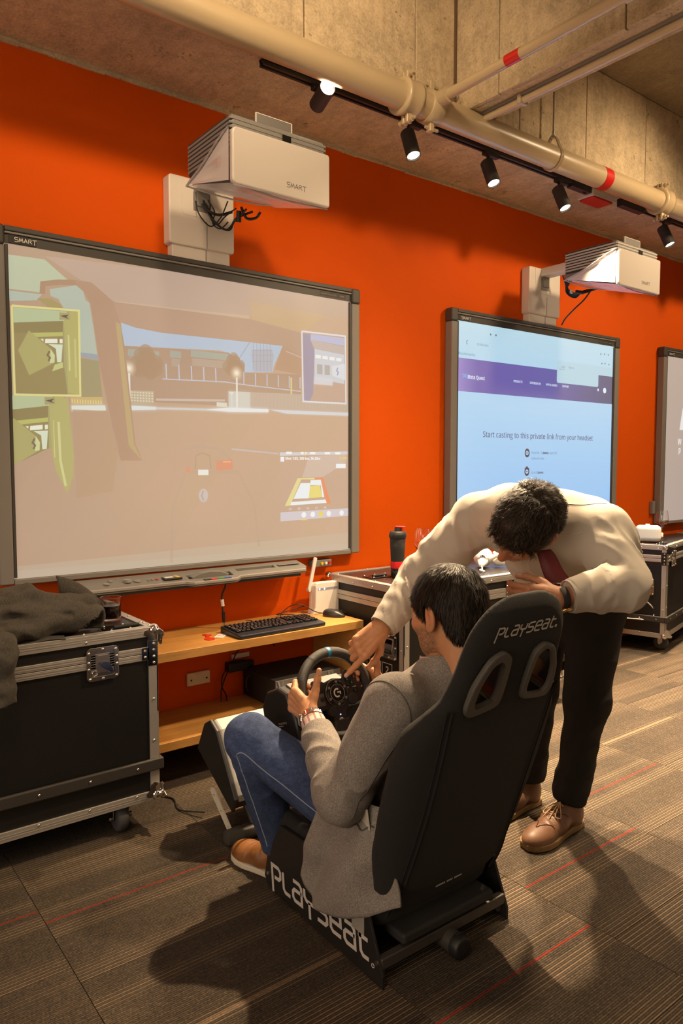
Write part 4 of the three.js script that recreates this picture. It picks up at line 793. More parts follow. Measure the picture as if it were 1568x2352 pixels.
  for (let k = 0; k < 4; k++) { const z = -(k + 0.5) * D / 4; dome(-o, H - 0.02, z, 'x'); dome(-o, yb + 0.012, z, 'x'); dome(0.016, H + o, z, 'y'); dome(W - 0.016, H + o, z, 'y'); dome(-bo + 0.001, (by0 + by1) / 2, z, 'x'); }
  for (const y of [0.30, 0.45]) for (const z of [-0.016, -D + 0.016]) dome(-o, y, z, 'x');
  // corner clamps on the lid seam
  for (const x of [0, W]) {
    const s = x ? -1 : 1;
    const c = part('corner_clamp', merge([bx(Math.min(x, x + s * 0.036), ys - 0.045, o, Math.max(x, x + s * 0.036), ys + 0.045, o + 0.0025, 0.001), bx(Math.min(x + s * 0.03, x + s * 0.058), ys - 0.022, o, Math.max(x + s * 0.03, x + s * 0.058), ys + 0.022, o + 0.0025, 0.001), bx(x ? x + o : x - o - 0.0025, ys - 0.045, -0.036, x ? x + o + 0.0025 : x - o, ys + 0.045, 0.001, 0.001)]), opt.clamp ?? M.chrome, t);
    for (const [a, b] of [[0.013, 0.034], [0.013, 0.012], [0.013, -0.012], [0.013, -0.034], [0.045, 0.011], [0.045, -0.011]]) { dome(x + s * a, ys + b, o + 0.0025, 'z'); if (a < 0.03) dome(x ? x + o + 0.0025 : -o - 0.0025, ys + b, -a, 'x'); }
  }
  // butterfly latches on the front, spring handles on the sides
  const latch = (x, y) => {
    const L = part('latch', merge([extr(rrect(x - 0.055, y - 0.057, x + 0.055, y + 0.057, 0.016), 0.003, 0.001, [rrect(x - 0.04, y - 0.042, x + 0.04, y + 0.042, 0.006)]).translate(0, 0, 0.0035)]), M.plate, t);
    part('dish', bx(x - 0.04, y - 0.042, 0.001, x + 0.04, y + 0.042, 0.0028), M.plate, L);
    part('latch_plate', merge([bx(x - 0.024, y - 0.03, 0.003, x + 0.024, y + 0.034, 0.0055, 0.001), bx(x - 0.017, y + 0.01, 0.005, x + 0.017, y + 0.03, 0.008, 0.001)]), M.steel, L);
    part('butterfly_key', merge([rod([x, y - 0.002, 0.004], [x, y - 0.002, 0.014], 0.009, 14), extr([[-0.02, 0.006], [0.0, 0.008], [0.022, 0.002], [0.034, -0.028], [0.026, -0.034], [0, -0.014]].map(([a, b]) => [x + a, y + b]), 0.003).translate(0, 0, 0.010), new THREE.TorusGeometry(0.009, 0.002, 6, 14).translate(x + 0.026, y - 0.024, 0.007), new THREE.TorusGeometry(0.009, 0.002, 6, 14).translate(x - 0.028, y - 0.03, 0.007)]), M.chrome, L);
    for (const [a, b] of [[-0.047, 0.04], [0, 0.05], [0.044, 0.045], [0.048, 0.02], [-0.048, 0.008], [0.048, -0.006], [-0.048, -0.014], [-0.044, -0.048], [0, -0.05], [0.046, -0.046]]) dome(x + a, y + b, 0.0065, 'z');
  };
  (opt.latches ?? []).forEach((x) => latch(x, ys - 0.008));
  for (const zc of opt.sideHandles ?? []) { // on the left side, x = 0
    const y = 0.455, w = 0.075, h = 0.058;
    const plateG = extr(rrect(-w, y - h, w, y + h, 0.014), 0.003, 0.001, [rrect(-w + 0.018, y - h + 0.016, w - 0.018, y + h - 0.016, 0.004)]).rotateY(-Math.PI / 2).translate(-o, 0, zc);
    const Hd = part('side_handle', plateG, M.plate, t);
    part('dish', bx(-0.0035, y - h + 0.014, zc - w + 0.016, -0.0015, y + h - 0.014, zc + w - 0.016), M.aluDark, Hd);
    part('grip', rod([-0.014, y - 0.022, zc - 0.044], [-0.014, y - 0.022, zc + 0.044], 0.010, 12), M.rubber, Hd); part('bail', merge([rod([-0.012, y - 0.022, zc - 0.05], [-0.006, y + 0.03, zc - 0.05], 0.0035, 8), rod([-0.012, y - 0.022, zc + 0.05], [-0.006, y + 0.03, zc + 0.05], 0.0035, 8), bx(-0.008, y + 0.012, zc - 0.052, -0.003, y + 0.036, zc + 0.052, 0.001)]), M.chrome, Hd);
    for (const [a, b] of [[-0.066, 0.05], [-0.022, 0.05], [0.022, 0.05], [0.066, 0.05], [0.066, 0], [-0.066, 0], [0.066, -0.05], [0.022, -0.05], [-0.022, -0.05], [-0.066, -0.05]]) dome(-o - 0.003, y + b, zc + a, 'x');
  }
  for (const [x, z] of opt.topDishes ?? []) { // recessed black grip on the lid
    const d = part('top_dish', merge([extr(rrect(-0.08, -0.045, 0.08, 0.045, 0.012), 0.002, 0, [rrect(-0.055, -0.028, 0.055, 0.028, 0.01)]).rotateX(-Math.PI / 2).translate(x, H - 0.001, z)]), M.blackGloss, t);
    part('dish_floor', bx(x - 0.056, H - 0.0028, z - 0.03, x + 0.056, H - 0.0022, z + 0.03), M.rubber, d); part('grip', rod([x - 0.045, H + 0.004, z], [x + 0.045, H + 0.004, z], 0.007, 10), M.rubber, d);
    for (const a of [-0.068, 0, 0.068]) for (const b of [-0.037, 0.037]) dome(x + a, H + 0.002, z + b, 'y');
  }
  (opt.extraRivets ?? []).forEach(([x, y, z, ax]) => dome(x, y, z, ax));
  const rv = part('rivets', riv, M.steel, t); rv.userData.kind = 'stuff';
  // transport marks printed on the left side
  if (opt.marks) {
    const tx = canvasTex(384, 128, (g) => {
      g.fillStyle = '#060606'; g.fillRect(0, 0, 384, 128); g.strokeStyle = g.fillStyle = '#a8a49c'; g.lineWidth = 6;
      for (const x of [6, 134, 262]) g.strokeRect(x + 3, 8, 110, 112);
      g.fillRect(50, 36, 10, 60); g.beginPath(); g.moveTo(55, 20); g.lineTo(32, 52); g.lineTo(78, 52); g.fill(); g.fillRect(80, 36, 10, 60); g.fillRect(30, 100, 70, 7);
      g.beginPath(); g.arc(192, 58, 34, Math.PI, 0); g.fill(); g.fillRect(188, 56, 8, 50); g.fillRect(176, 102, 16, 6);
      g.font = 'bold 74px sans-serif'; g.fillText('2', 300, 84); g.fillRect(282, 92, 76, 7); g.fillRect(282, 104, 76, 6);
    });
    part('transport_marks', new THREE.PlaneGeometry(0.24, 0.08).rotateY(-Math.PI / 2).translate(-0.0004 + 0.004 - 0.0006, 0.335, opt.marks), std({ map: tx, roughness: 0.5 }), t);
  }
  // casters
  for (const x of [0.125, W - 0.125]) for (const z of [-0.055, -D + 0.055]) {
    const c = part('caster', merge([bx(x - 0.036, yb - 0.022, z - 0.045, x + 0.036, yb - 0.012, z + 0.045, 0.002), bx(x - 0.03, 0.05, z - 0.016, x - 0.026, yb - 0.02, z + 0.016, 0.001), bx(x + 0.026, 0.05, z - 0.016, x + 0.03, yb - 0.02, z + 0.016, 0.001), rod([x - 0.036, 0.05, z], [x + 0.036, 0.05, z], 0.006, 10), rod([x - 0.042, 0.05, z], [x - 0.034, 0.05, z], 0.009, 8), rod([x + 0.034, 0.05, z], [x + 0.042, 0.05, z], 0.009, 8)]), M.plate, t);
    part('wheel', lathe([[0.01, -0.021], [0.04, -0.021], [0.047, -0.016], [0.05, -0.006], [0.05, 0.006], [0.047, 0.016], [0.04, 0.021], [0.01, 0.021]], 28).rotateZ(Math.PI / 2).translate(x, 0.05, z), M.wheelGrey, c);
  }
  return t;
}
const H1 = 0.725, H2 = 0.738;
flightCase('black flight case on casters at the left, carrying the crumpled wool coat', 1.16, 0.585, H1, [-0.115, 0, 0.615], 0, { latches: [0.965, 0.25], topDishes: [[1.075, -0.062]], clamp: M.chrome });
flightCase('black flight case behind the seated man, carrying the shaker bottle', 1.17, 0.59, H2, [2.225, 0, 0.62], 0, { latches: [0.75, 0.2], sideHandles: [-0.12, -0.45].slice(0, 1), topDishes: [[0.16, -0.36]], marks: -0.20 });
flightCase('black flight case at the right edge, carrying the white headset', 1.1, 0.44, H2 + 0.005, [4.78, 0, 0.46], 14 * Math.PI / 180, { latches: [0.16], sideHandles: [-0.15], topDishes: [[0.14, -0.05]], marks: -0.33 });
// ---- benches under the boards
function bench(label, x0, x1, z0, z1, h) {
  const t = thing('low_bench', label, 'bench', [x0, 0, 0]);
  const w = x1 - x0;
  part('top', metric(bx(0, h - 0.037, z0, w, h, z1, 0.0015)), M.oak, t);
  for (const x of [0, w - 0.037]) part('end_panel', metric(bx(x, 0, z0, x + 0.037, h - 0.037, z1 - 0.001, 0.0015).rotateX(0), 1, 0.3, 0.1), M.oak, t);
  part('lower_shelf', metric(bx(0.037, 0.158, z0 + 0.005, w - 0.037, 0.194, z1 - 0.002, 0.0015), 1, 0.7, 0.4), M.oak, t);
  return t;
}
bench('low pale oak bench under the first board with the keyboard on it', 1.108, 2.192, 0.004, 0.37, 0.557);
bench('pale oak bench mostly hidden behind the standing man', 3.42, 4.375, 0.004, 0.37, 0.557);
// ---- things on the first bench
const BT = 0.557;
{
  const k = thing('keyboard', 'black computer keyboard lying across the oak bench', 'keyboard', [1.752, BT, 0.272], 0.012);
  const W = 0.456, D = 0.178;
  const tilt = (y, z) => y + (D / 2 - z) / D * 0.012;
  const base = extr(rrect(-W / 2, -D / 2, W / 2, D / 2, 0.012), 0.016, 0.004).rotateX(Math.PI / 2).translate(0, 0.018, 0);
  { const p = base.attributes.position; for (let i = 0; i < p.count; i++) if (p.getY(i) > 0.008) p.setY(i, tilt(p.getY(i), p.getZ(i)) - 0.001); base.computeVertexNormals(); }
  part('body', base, phy({ color: C(0.016, 0.018, 0.026), roughness: 0.35 }), k);
  part('palm_edge', bx(-W / 2 + 0.004, 0.004, D / 2 - 0.022, W / 2 - 0.004, 0.0175, D / 2 - 0.001, 0.005), phy({ color: C(0.018, 0.02, 0.03), roughness: 0.3 }), k);
  const cap = (w) => { const g = new RoundedBoxGeometry(w - 0.0025, 0.007, 0.0165, 1, 0.002); const p = g.attributes.position; for (let i = 0; i < p.count; i++) if (p.getY(i) > 0) { p.setX(i, p.getX(i) * 0.86); p.setZ(i, p.getZ(i) * 0.84); } return g; };
  const caps = {}, km = phy({ color: C(0.012, 0.011, 0.012), roughness: 0.32 });
  const key = (x, row, w = 0.019) => { const z = -0.064 + row * 0.0195; caps[w] ??= cap(w); const m = part('key', caps[w], km, k); m.position.set(-W / 2 + 0.012 + x + w / 2, tilt(0.0215, z), z); };
  const u = 0.019;
  for (let i = 0; i < 13; i++) key(i * 0.0222, 0, 0.018);
  for (let i = 0; i < 13; i++) key(i * u, 1); key(13 * u, 1, u * 2);
  key(0, 2, u * 1.5); for (let i = 0; i < 12; i++) key((1.5 + i) * u, 2); key(13.5 * u, 2, u * 1.5);
  key(0, 3, u * 1.75); for (let i = 0; i < 11; i++) key((1.75 + i) * u, 3); key(12.75 * u, 3, u * 2.25);
  key(0, 4, u * 2.25); for (let i = 0; i < 10; i++) key((2.25 + i) * u, 4); key(12.25 * u, 4, u * 2.75);
  [1.25, 1.25, 1.25].forEach((w, i) => key(i * 1.25 * u, 5, u * 1.25)); key(3.75 * u, 5, u * 6.25); for (let i = 0; i < 4; i++) key((10 + i * 1.25) * u, 5, u * 1.25);
  for (let i = 0; i < 3; i++) { key(0.292 + i * u, 0); key(0.292 + i * u, 1); key(0.292 + i * u, 2); key(0.292 + i * u, 5); } key(0.292 + u, 4);
  for (let i = 0; i < 4; i++) for (let r = 1; r < 5; r++) if (!(i === 3 && r > 1 && r % 2)) key(0.356 + i * u, r); key(0.356, 5, u * 2); key(0.356 + 2 * u, 5); key(0.356 + 3 * u, 5);
  const c = thing('keyboard_cable', 'thin dark keyboard cable curling on the bench behind the keys', 'cable');
  part('lead', cable([[1.78, BT + 0.012, 0.182], [1.77, BT + 0.012, 0.14], [1.755, BT + 0.004, 0.11], [1.735, BT + 0.01, 0.085], [1.715, BT + 0.012, 0.08]], 0.0022, 30), M.cable, c);
}
{
  const m = thing('mouse', 'black computer mouse at the right end of the bench', 'mouse', [2.132, BT, 0.215], -1.0);
  const g = new THREE.SphereGeometry(1, 32, 20); const p = g.attributes.position;
  for (let i = 0; i < p.count; i++) { let x = p.getX(i), y = p.getY(i), z = p.getZ(i); const wz = 0.030 * (1 - 0.12 * x); const h = 0.036 - 0.008 * x - (x > 0 ? 0.012 * x * x : 0); y = y < 0 ? Math.max(y, -0.35) * 0.02 + 0.007 : 0.007 + Math.pow(y, 0.85) * (h - 0.007); const sx = Math.sign(x) * Math.pow(Math.abs(x), 0.85); p.setXYZ(i, sx * 0.058, y, z * wz); }
  g.computeVertexNormals(); part('shell', g, phy({ color: C(0.02, 0.02, 0.021), roughness: 0.33 }), m);
  part('button_split', bx(0.008, 0.0345, -0.0007, 0.05, 0.0362, 0.0007).rotateZ(-0.33).translate(0.001, 0.007, 0), M.blackGloss, m);
  part('scroll_wheel', cyl(0.007, 0.007, 0.006, 16).rotateX(Math.PI / 2).translate(0.034, 0.0265, 0), M.rubber, m);
  const c = thing('mouse_cable', 'thin black mouse cable looping on the bench beside the router', 'cable');
  part('lead', cable([[2.103, BT + 0.012, 0.17], [2.07, BT + 0.02, 0.15], [2.0, BT + 0.06, 0.12], [1.955, BT + 0.055, 0.10], [1.90, BT + 0.02, 0.10], [1.885, BT + 0.004, 0.12], [1.93, BT + 0.004, 0.13], [1.98, BT + 0.006, 0.11], [1.95, BT + 0.012, 0.08], [1.90, BT + 0.012, 0.06], [2.0, BT + 0.02, 0.04], [2.08, BT + 0.03, 0.035]], 0.0024, 90), M.cable, c);
}
{
  const r = thing('router', 'white standing router with two blue lights and a tilted antenna', 'router', [2.163, BT, 0.10], 0.0);
  const prof = [[-0.088, 0], [-0.084, 0.012], [-0.077, 0.03], [-0.0745, 0.14], [-0.068, 0.153], [-0.055, 0.158], [0.058, 0.156], [0.072, 0.15], [0.0775, 0.135], [0.076, 0.03], [0.082, 0.012], [0.084, 0]];
  part('shell', extr(prof, 0.032, 0.006, [], 3).translate(0, 0, -0.008), M.white, r);
  part('back_shell', extr(prof.map(([x, y]) => [x * 0.96 - 0.004, y * 0.97]), 0.03, 0.008).translate(0, 0, -0.034), M.whiteSoft, r);
  part('light_strip', bx(-0.06, 0.118, 0.0235, 0.06, 0.129, 0.0250, 0.0005), phy({ color: C(0.30, 0.32, 0.42), roughness: 0.3 }), r);
  for (const x of [-0.052, -0.022]) part('status_light', new THREE.CircleGeometry(0.0046, 12).translate(x, 0.1235, 0.0254), M.ledBlue, r);
  const a = part('antenna', merge([extr(rrect(-0.0095, 0, 0.0095, 0.165, 0.006), 0.009, 0.002).rotateZ(-0.245).translate(-0.0875, 0.118, -0.02), cyl(0.008, 0.008, 0.022, 12).rotateX(Math.PI / 2).translate(-0.087, 0.118, -0.018)]), M.whiteSoft, r);
}
{
  const c = thing('paper_card', 'small white card with red print on the bench', 'card', [1.497, BT, 0.245], 0.75);
  const tx = canvasTex(128, 64, (g) => { g.fillStyle = '#dcdad6'; g.fillRect(0, 0, 128, 64); g.fillStyle = '#c8402c'; g.font = 'bold 22px sans-serif'; g.fillText('V', 34, 26); g.fillRect(58, 12, 40, 8); g.fillRect(58, 26, 30, 5); g.fillStyle = '#8a8a88'; g.fillRect(34, 40, 60, 4); g.fillRect(34, 50, 46, 4); });
  const g = box(0.07, 0.0012, 0.04, 0, 0.0012, 0); part('sheet', g, std({ map: tx, roughness: 0.7 }), c);
  const k = thing('key_tag', 'red plastic key-shaped tag beside the white card', 'tag', [1.442, BT, 0.23], 0);
  const ol = [[-0.03, 0.05], [-0.022, 0.066], [-0.008, 0.06], [0.0, 0.045], [0.016, 0.05], [0.02, 0.03], [0.006, 0.012], [0.012, -0.02], [0.034, -0.03], [0.036, -0.062], [0.012, -0.075], [-0.012, -0.062], [-0.016, -0.035], [-0.008, 0.0], [-0.012, 0.025], [-0.022, 0.035]];
  part('body', extr(ol.map(([x, y]) => [x * 0.85, y * 0.85]), 0.003, 0.001).rotateX(-Math.PI / 2).rotateY(-0.5), std({ color: srgb(196, 52, 16), roughness: 0.5 }), k);
  part('mark', merge([box(0.014, 0.0006, 0.003, 0.022, 0.0034, 0.04), box(0.003, 0.0006, 0.014, 0.022, 0.0034, 0.04)]).rotateY(-0.0), M.white, k);
}
// ---- under the bench
{
  const o = thing('wall_outlet', 'cream double wall plate with two holes under the bench', 'outlet', [1.506, 0.315, 0]);
  part('plate', extr(rrect(-0.058, -0.03, 0.058, 0.03, 0.004), 0.012, 0.003), M.cream, o);
  for (const x of [-0.038, 0.040]) { const s = part('screw_cup', lathe([[0.0, 0.003], [0.005, 0.003], [0.009, 0.0065], [0.012, 0.006]], 18).rotateX(Math.PI / 2).translate(x, -0.004, 0.006), M.cream, o); part('hole', cyl(0.0045, 0.0045, 0.002, 12).rotateX(Math.PI / 2).translate(x, -0.004, 0.0118), M.rubber, s); }
  part('rocker', box(0.03, 0.007, 0.004, 0.0, 0.02, 0.0125, 0.001), M.cream, o);
  const a = thing('power_adapter', 'black plug-in power adapter with cables under the bench', 'adapter', [1.70, 0.345, 0.0]);
  part('brick', bx(-0.055, -0.024, 0.0, 0.05, 0.02, 0.045, 0.006), M.black, a); part('socket', bx(-0.02, 0.03, 0.0, 0.075, 0.052, 0.012, 0.002), M.whiteSoft, a); part('plug', bx(0.05, -0.012, 0.01, 0.085, 0.016, 0.04, 0.004), M.black, a);
  const l = (p, r = 0.003) => part('lead', cable(p, r, 40, 6), M.cable, a);
  l([[-0.05, 0, 0.03], [-0.085, -0.03, 0.04], [-0.095, -0.08, 0.05], [-0.075, -0.12, 0.05], [-0.08, -0.145, 0.07]]); l([[-0.05, -0.01, 0.03], [-0.08, -0.06, 0.04], [-0.10, -0.1, 0.05], [-0.105, -0.145, 0.06]]);
  l([[-0.03, 0.02, 0.03], [0.0, 0.07, 0.03], [0.08, 0.12, 0.02], [0.16, 0.15, 0.02], [0.2, 0.172, 0.02]]); l([[0.13, 0.14, 0.02], [0.18, 0.1, 0.02], [0.215, 0.06, 0.02]]); l([[0.32, 0.172, 0.02], [0.315, 0.12, 0.02], [0.318, 0.08, 0.025]]);
  const p = thing('black_computer', 'black flat computer with a grey front strip on the lower shelf', 'computer', [1.74, 0.194, 0.01]);
  part('case', bx(0, 0.004, 0.0, 0.37, 0.132, 0.285, 0.003), M.blackSoft, p); part('front_strip', bx(0.002, 0.078, 0.283, 0.368, 0.13, 0.2885, 0.002), std({ color: C(0.2, 0.19, 0.18), roughness: 0.4 }), p); part('power_light', new THREE.CircleGeometry(0.0045, 12).translate(0.028, 0.112, 0.2892), M.ledWhite, p);
  part('port', bx(0.08, 0.108, 0.2885, 0.10, 0.114, 0.2895), M.rubber, p); for (const x of [0.03, 0.34]) for (const z of [0.03, 0.25]) part('foot', cyl(0.012, 0.012, 0.004, 10).translate(x, 0.002, z), M.rubber, p);
  const k = thing('computer_cable', 'short black cable bending out of the flat computer', 'cable'); part('lead', cable([[1.742, 0.30, 0.1], [1.715, 0.305, 0.1], [1.705, 0.28, 0.1], [1.708, 0.25, 0.1], [1.72, 0.235, 0.1]], 0.005, 24), M.cable, k);
}
// ---- on the cases
{
  const g = thing('drinking_glass', 'short glass of dark drink beside the coat', 'glass', [0.958, H1 + 0.0005, 0.408]);
  part('vessel', lathe([[0, 0], [0.033, 0], [0.036, 0.003], [0.0375, 0.085], [0.0368, 0.0865], [0.0355, 0.085], [0.0345, 0.010], [0.0, 0.009]], 40), M.glass, g);
  part('drink', lathe([[0, 0.0095], [0.0343, 0.0105], [0.0352, 0.056], [0.0335, 0.055], [0, 0.055]], 40), M.cola, g);
  const b = thing('shaker_bottle', 'tall black shaker bottle with a red band and red spout lid', 'bottle', [2.43, H2 + 0.0005, 0.345]);
  part('body', lathe([[0, 0], [0.029, 0], [0.032, 0.004], [0.0335, 0.045], [0.0335, 0.075], [0.036, 0.13], [0.0395, 0.20], [0, 0.2]], 36), M.blackSoft, b);
  part('band', lathe([[0.0336, 0.047], [0.0352, 0.048], [0.0356, 0.079], [0.0342, 0.08]], 36), std({ color: srgb(216, 14, 22), roughness: 0.55 }), b); part('base_cup', lathe([[0.0, 0.001], [0.0305, 0.001], [0.034, 0.006], [0.0345, 0.044], [0.033, 0.045]], 36), M.blackGloss, b);
  part('lid', lathe([[0.0395, 0.196], [0.0435, 0.198], [0.044, 0.214], [0.0415, 0.217], [0.040, 0.226], [0.036, 0.230], [0, 0.231]], 36), M.black, b);
  part('spout', merge([cyl(0.017, 0.016, 0.02, 18).translate(-0.002, 0.238, 0.002)]), M.black, b); part('flip_cap', merge([box(0.05, 0.007, 0.03, -0.001, 0.2515, 0.0, 0.003).rotateZ(-0.05), box(0.008, 0.022, 0.024, 0.022, 0.240, 0.0, 0.003)]).rotateY(-0.6), std({ color: srgb(220, 20, 26), roughness: 0.45 }), b);
  const w = thing('wine_glass', 'empty wine glass standing behind the shaker bottle', 'glass', [2.745, H2 + 0.0005, 0.19]);
  part('vessel', lathe([[0, 0.0], [0.036, 0.0], [0.036, 0.002], [0.006, 0.007], [0.004, 0.02], [0.004, 0.082], [0.010, 0.092], [0.03, 0.104], [0.042, 0.128], [0.0445, 0.15], [0.04, 0.19], [0.0345, 0.214], [0.0335, 0.214], [0.039, 0.19], [0.0435, 0.15], [0.041, 0.129], [0.029, 0.106], [0.0, 0.094]], 40), M.glass, w);
  const w2 = thing('wine_glass', 'wine glass cut by the right edge, on the case with the headset', 'glass', [5.18, H2 + 0.0055, 0.20]);
  part('vessel', w.children[0].geometry, M.glass, w2);
}
// ---------------------------------------------------------------- smooth bodies: signed distance fields meshed with surface nets
const smin = (a, b, k) => { if (k <= 0) return Math.min(a, b); const h = Math.max(k - Math.abs(a - b), 0) / k; return Math.min(a, b) - h * h * k * 0.25; };
const smax = (a, b, k) => -smin(-a, -b, k);
const nrm = (a) => { const l = Math.hypot(...a) || 1; return a.map((x) => x / l); };
const sub = (a, b) => [a[0] - b[0], a[1] - b[1], a[2] - b[2]], add = (a, b, s = 1) => [a[0] + b[0] * s, a[1] + b[1] * s, a[2] + b[2] * s], dot = (a, b) => a[0] * b[0] + a[1] * b[1] + a[2] * b[2];
const cross = (a, b) => [a[1] * b[2] - a[2] * b[1], a[2] * b[0] - a[0] * b[2], a[0] * b[1] - a[1] * b[0]];
const mix3 = (a, b, t) => [lerp(a[0], b[0], t), lerp(a[1], b[1], t), lerp(a[2], b[2], t)];
// a limb: tapered capsule from a to b; wide = [direction, factor] widens its section; fold = [amplitude, folds per metre] rings it with creases
function bone(a, b, r1, r2 = r1, o = {}) {
  const d = sub(b, a), L2 = dot(d, d) || 1e-9, L = Math.sqrt(L2), dir = nrm(d);
  const s0 = nrm(Math.abs(dir[1]) < 0.9 ? cross(dir, [0, 1, 0]) : cross(dir, [1, 0, 0])), t0 = cross(dir, s0);
  const w = o.wide, f = o.fold, cap = o.cut; let wd, wf; if (w) { wd = nrm(w[0]); wf = 1 / w[1] - 1; }
  const seedk = (a[0] * 17.3 + b[1] * 31.7) % 10;
  return (x, y, z) => {
    const px = x - a[0], py = y - a[1], pz = z - a[2];
    const h = clamp((px * d[0] + py * d[1] + pz * d[2]) / L2, 0, 1);
    let qx = px - d[0] * h, qy = py - d[1] * h, qz = pz - d[2] * h;
    if (w) { const c = (qx * wd[0] + qy * wd[1] + qz * wd[2]) * wf; qx += wd[0] * c; qy += wd[1] * c; qz += wd[2] * c; }
    let r = lerp(r1, r2, h), dd = Math.hypot(qx, qy, qz) - r;
    if (f && dd < 0.03 && dd > -0.03) {
      const c0 = (qx * s0[0] + qy * s0[1] + qz * s0[2]), c1 = (qx * t0[0] + qy * t0[1] + qz * t0[2]);
      const ww = o.at ? Math.exp(-(((h - o.at[0]) / o.at[1]) ** 2)) + (o.at[2] ?? 0.25) : 1;
      const q = noise3(h * L * f[1] + c0 * (f[2] ?? 14) + seedk, c0 * 9 + seedk, c1 * 9), q2 = noise3(h * L * f[1] * 2.1 - c1 * 18, c0 * 14 + 5, c1 * 14 + seedk);
      dd -= ww * f[0] * ((1 - Math.abs(q) * 2.2) * 0.75 + q2 * 0.35);
    }
    if (cap) { const e = (px * d[0] + py * d[1] + pz * d[2]) / L; if (cap & 1) dd = smax(dd, -e, 0.006); if (cap & 2) dd = smax(dd, e - L, 0.006); }
    return dd;
  };
}
const ball = (c, r) => (x, y, z) => Math.hypot(x - c[0], y - c[1], z - c[2]) - r;
function ell(c, r, ax) { // ellipsoid with own axes
  return (x, y, z) => {
    x -= c[0]; y -= c[1]; z -= c[2];
    if (ax) { const a = x * ax[0][0] + y * ax[0][1] + z * ax[0][2], b = x * ax[1][0] + y * ax[1][1] + z * ax[1][2], d = x * ax[2][0] + y * ax[2][1] + z * ax[2][2]; x = a; y = b; z = d; }
    const k0 = Math.hypot(x / r[0], y / r[1], z / r[2]), k1 = Math.hypot(x / (r[0] * r[0]), y / (r[1] * r[1]), z / (r[2] * r[2]));
    return k1 < 1e-9 ? -Math.min(...r) : k0 * (k0 - 1) / k1;
  };
}
const uni = (list, k) => (x, y, z) => { let d = 1e9; for (const f of list) d = smin(d, f(x, y, z), k); return d; };
function sdfMesh(sdf, lo, hi, cell, { color, smooth = 0.6, safe = 1.45 } = {}) {
  const n = [0, 1, 2].map((i) => Math.ceil((hi[i] - lo[i]) / cell) + 1), [nx, ny, nz] = n, F = new Float32Array(nx * ny * nz).fill(1), B = 6;
  for (let K = 0; K < nz; K += B) for (let J = 0; J < ny; J += B) for (let I = 0; I < nx; I += B) {
    const c = sdf(lo[0] + (I + B / 2) * cell, lo[1] + (J + B / 2) * cell, lo[2] + (K + B / 2) * cell), R = cell * B * 0.87 * safe + 0.012;
    const i1 = Math.min(nx, I + B), j1 = Math.min(ny, J + B), k1 = Math.min(nz, K + B);
    if (Math.abs(c) > R) { if (c < 0) for (let k = K; k < k1; k++) for (let j = J; j < j1; j++) for (let i = I; i < i1; i++) F[(k * ny + j) * nx + i] = -1; continue; }
    for (let k = K; k < k1; k++) for (let j = J; j < j1; j++) for (let i = I; i < i1; i++) F[(k * ny + j) * nx + i] = sdf(lo[0] + i * cell, lo[1] + j * cell, lo[2] + k * cell);
  }
  const pos = [], idx = [], id = new Int32Array(nx * ny * nz).fill(-1), at = (i, j, k) => (k * ny + j) * nx + i;
  const E = [[0, 1], [0, 2], [0, 4], [1, 3], [1, 5], [2, 3], [2, 6], [3, 7], [4, 5], [4, 6], [5, 7], [6, 7]];
  const v = new Float32Array(8);
  for (let k = 0; k < nz - 1; k++) for (let j = 0; j < ny - 1; j++) for (let i = 0; i < nx - 1; i++) {
    let m = 0; for (let c = 0; c < 8; c++) { v[c] = F[at(i + (c & 1), j + (c >> 1 & 1), k + (c >> 2))]; if (v[c] < 0) m++; }
    if (!m || m === 8) continue;
    let sx = 0, sy = 0, sz = 0, q = 0;
    for (const [a, b] of E) if ((v[a] < 0) !== (v[b] < 0)) { const t = v[a] / (v[a] - v[b]); sx += (a & 1) + ((b & 1) - (a & 1)) * t; sy += (a >> 1 & 1) + ((b >> 1 & 1) - (a >> 1 & 1)) * t; sz += (a >> 2) + ((b >> 2) - (a >> 2)) * t; q++; }
    id[at(i, j, k)] = pos.length / 3; pos.push(lo[0] + (i + sx / q) * cell, lo[1] + (j + sy / q) * cell, lo[2] + (k + sz / q) * cell);
  }
  for (let k = 1; k < nz - 1; k++) for (let j = 1; j < ny - 1; j++) for (let i = 1; i < nx - 1; i++) {
    const a = F[at(i, j, k)] < 0;
    const quad = (p, q, r, s, flip) => { if (p < 0 || q < 0 || r < 0 || s < 0) return; if (flip) idx.push(p, r, q, p, s, r); else idx.push(p, q, r, p, r, s); };
    if (a !== F[at(i + 1, j, k)] < 0) quad(id[at(i, j - 1, k - 1)], id[at(i, j, k - 1)], id[at(i, j, k)], id[at(i, j - 1, k)], !a);
    if (a !== F[at(i, j + 1, k)] < 0) quad(id[at(i - 1, j, k - 1)], id[at(i - 1, j, k)], id[at(i, j, k)], id[at(i, j, k - 1)], !a);
    if (a !== F[at(i, j, k + 1)] < 0) quad(id[at(i - 1, j - 1, k)], id[at(i, j - 1, k)], id[at(i, j, k)], id[at(i - 1, j, k)], !a);
  }
  const N = pos.length / 3, nor = new Float32Array(N * 3), e = cell * smooth, col = color ? new Float32Array(N * 3) : null;
  for (let i = 0; i < N; i++) {
    const x = pos[i * 3], y = pos[i * 3 + 1], z = pos[i * 3 + 2];
    const g = nrm([sdf(x + e, y, z) - sdf(x - e, y, z), sdf(x, y + e, z) - sdf(x, y - e, z), sdf(x, y, z + e) - sdf(x, y, z - e)]);
    nor.set(g, i * 3); if (col) col.set(color(x, y, z, g), i * 3);
  }
  const g = new THREE.BufferGeometry(); g.setAttribute('position', new THREE.Float32BufferAttribute(pos, 3)); g.setAttribute('normal', new THREE.BufferAttribute(nor, 3)); if (col) g.setAttribute('color', new THREE.BufferAttribute(col, 3)); g.setIndex(idx);
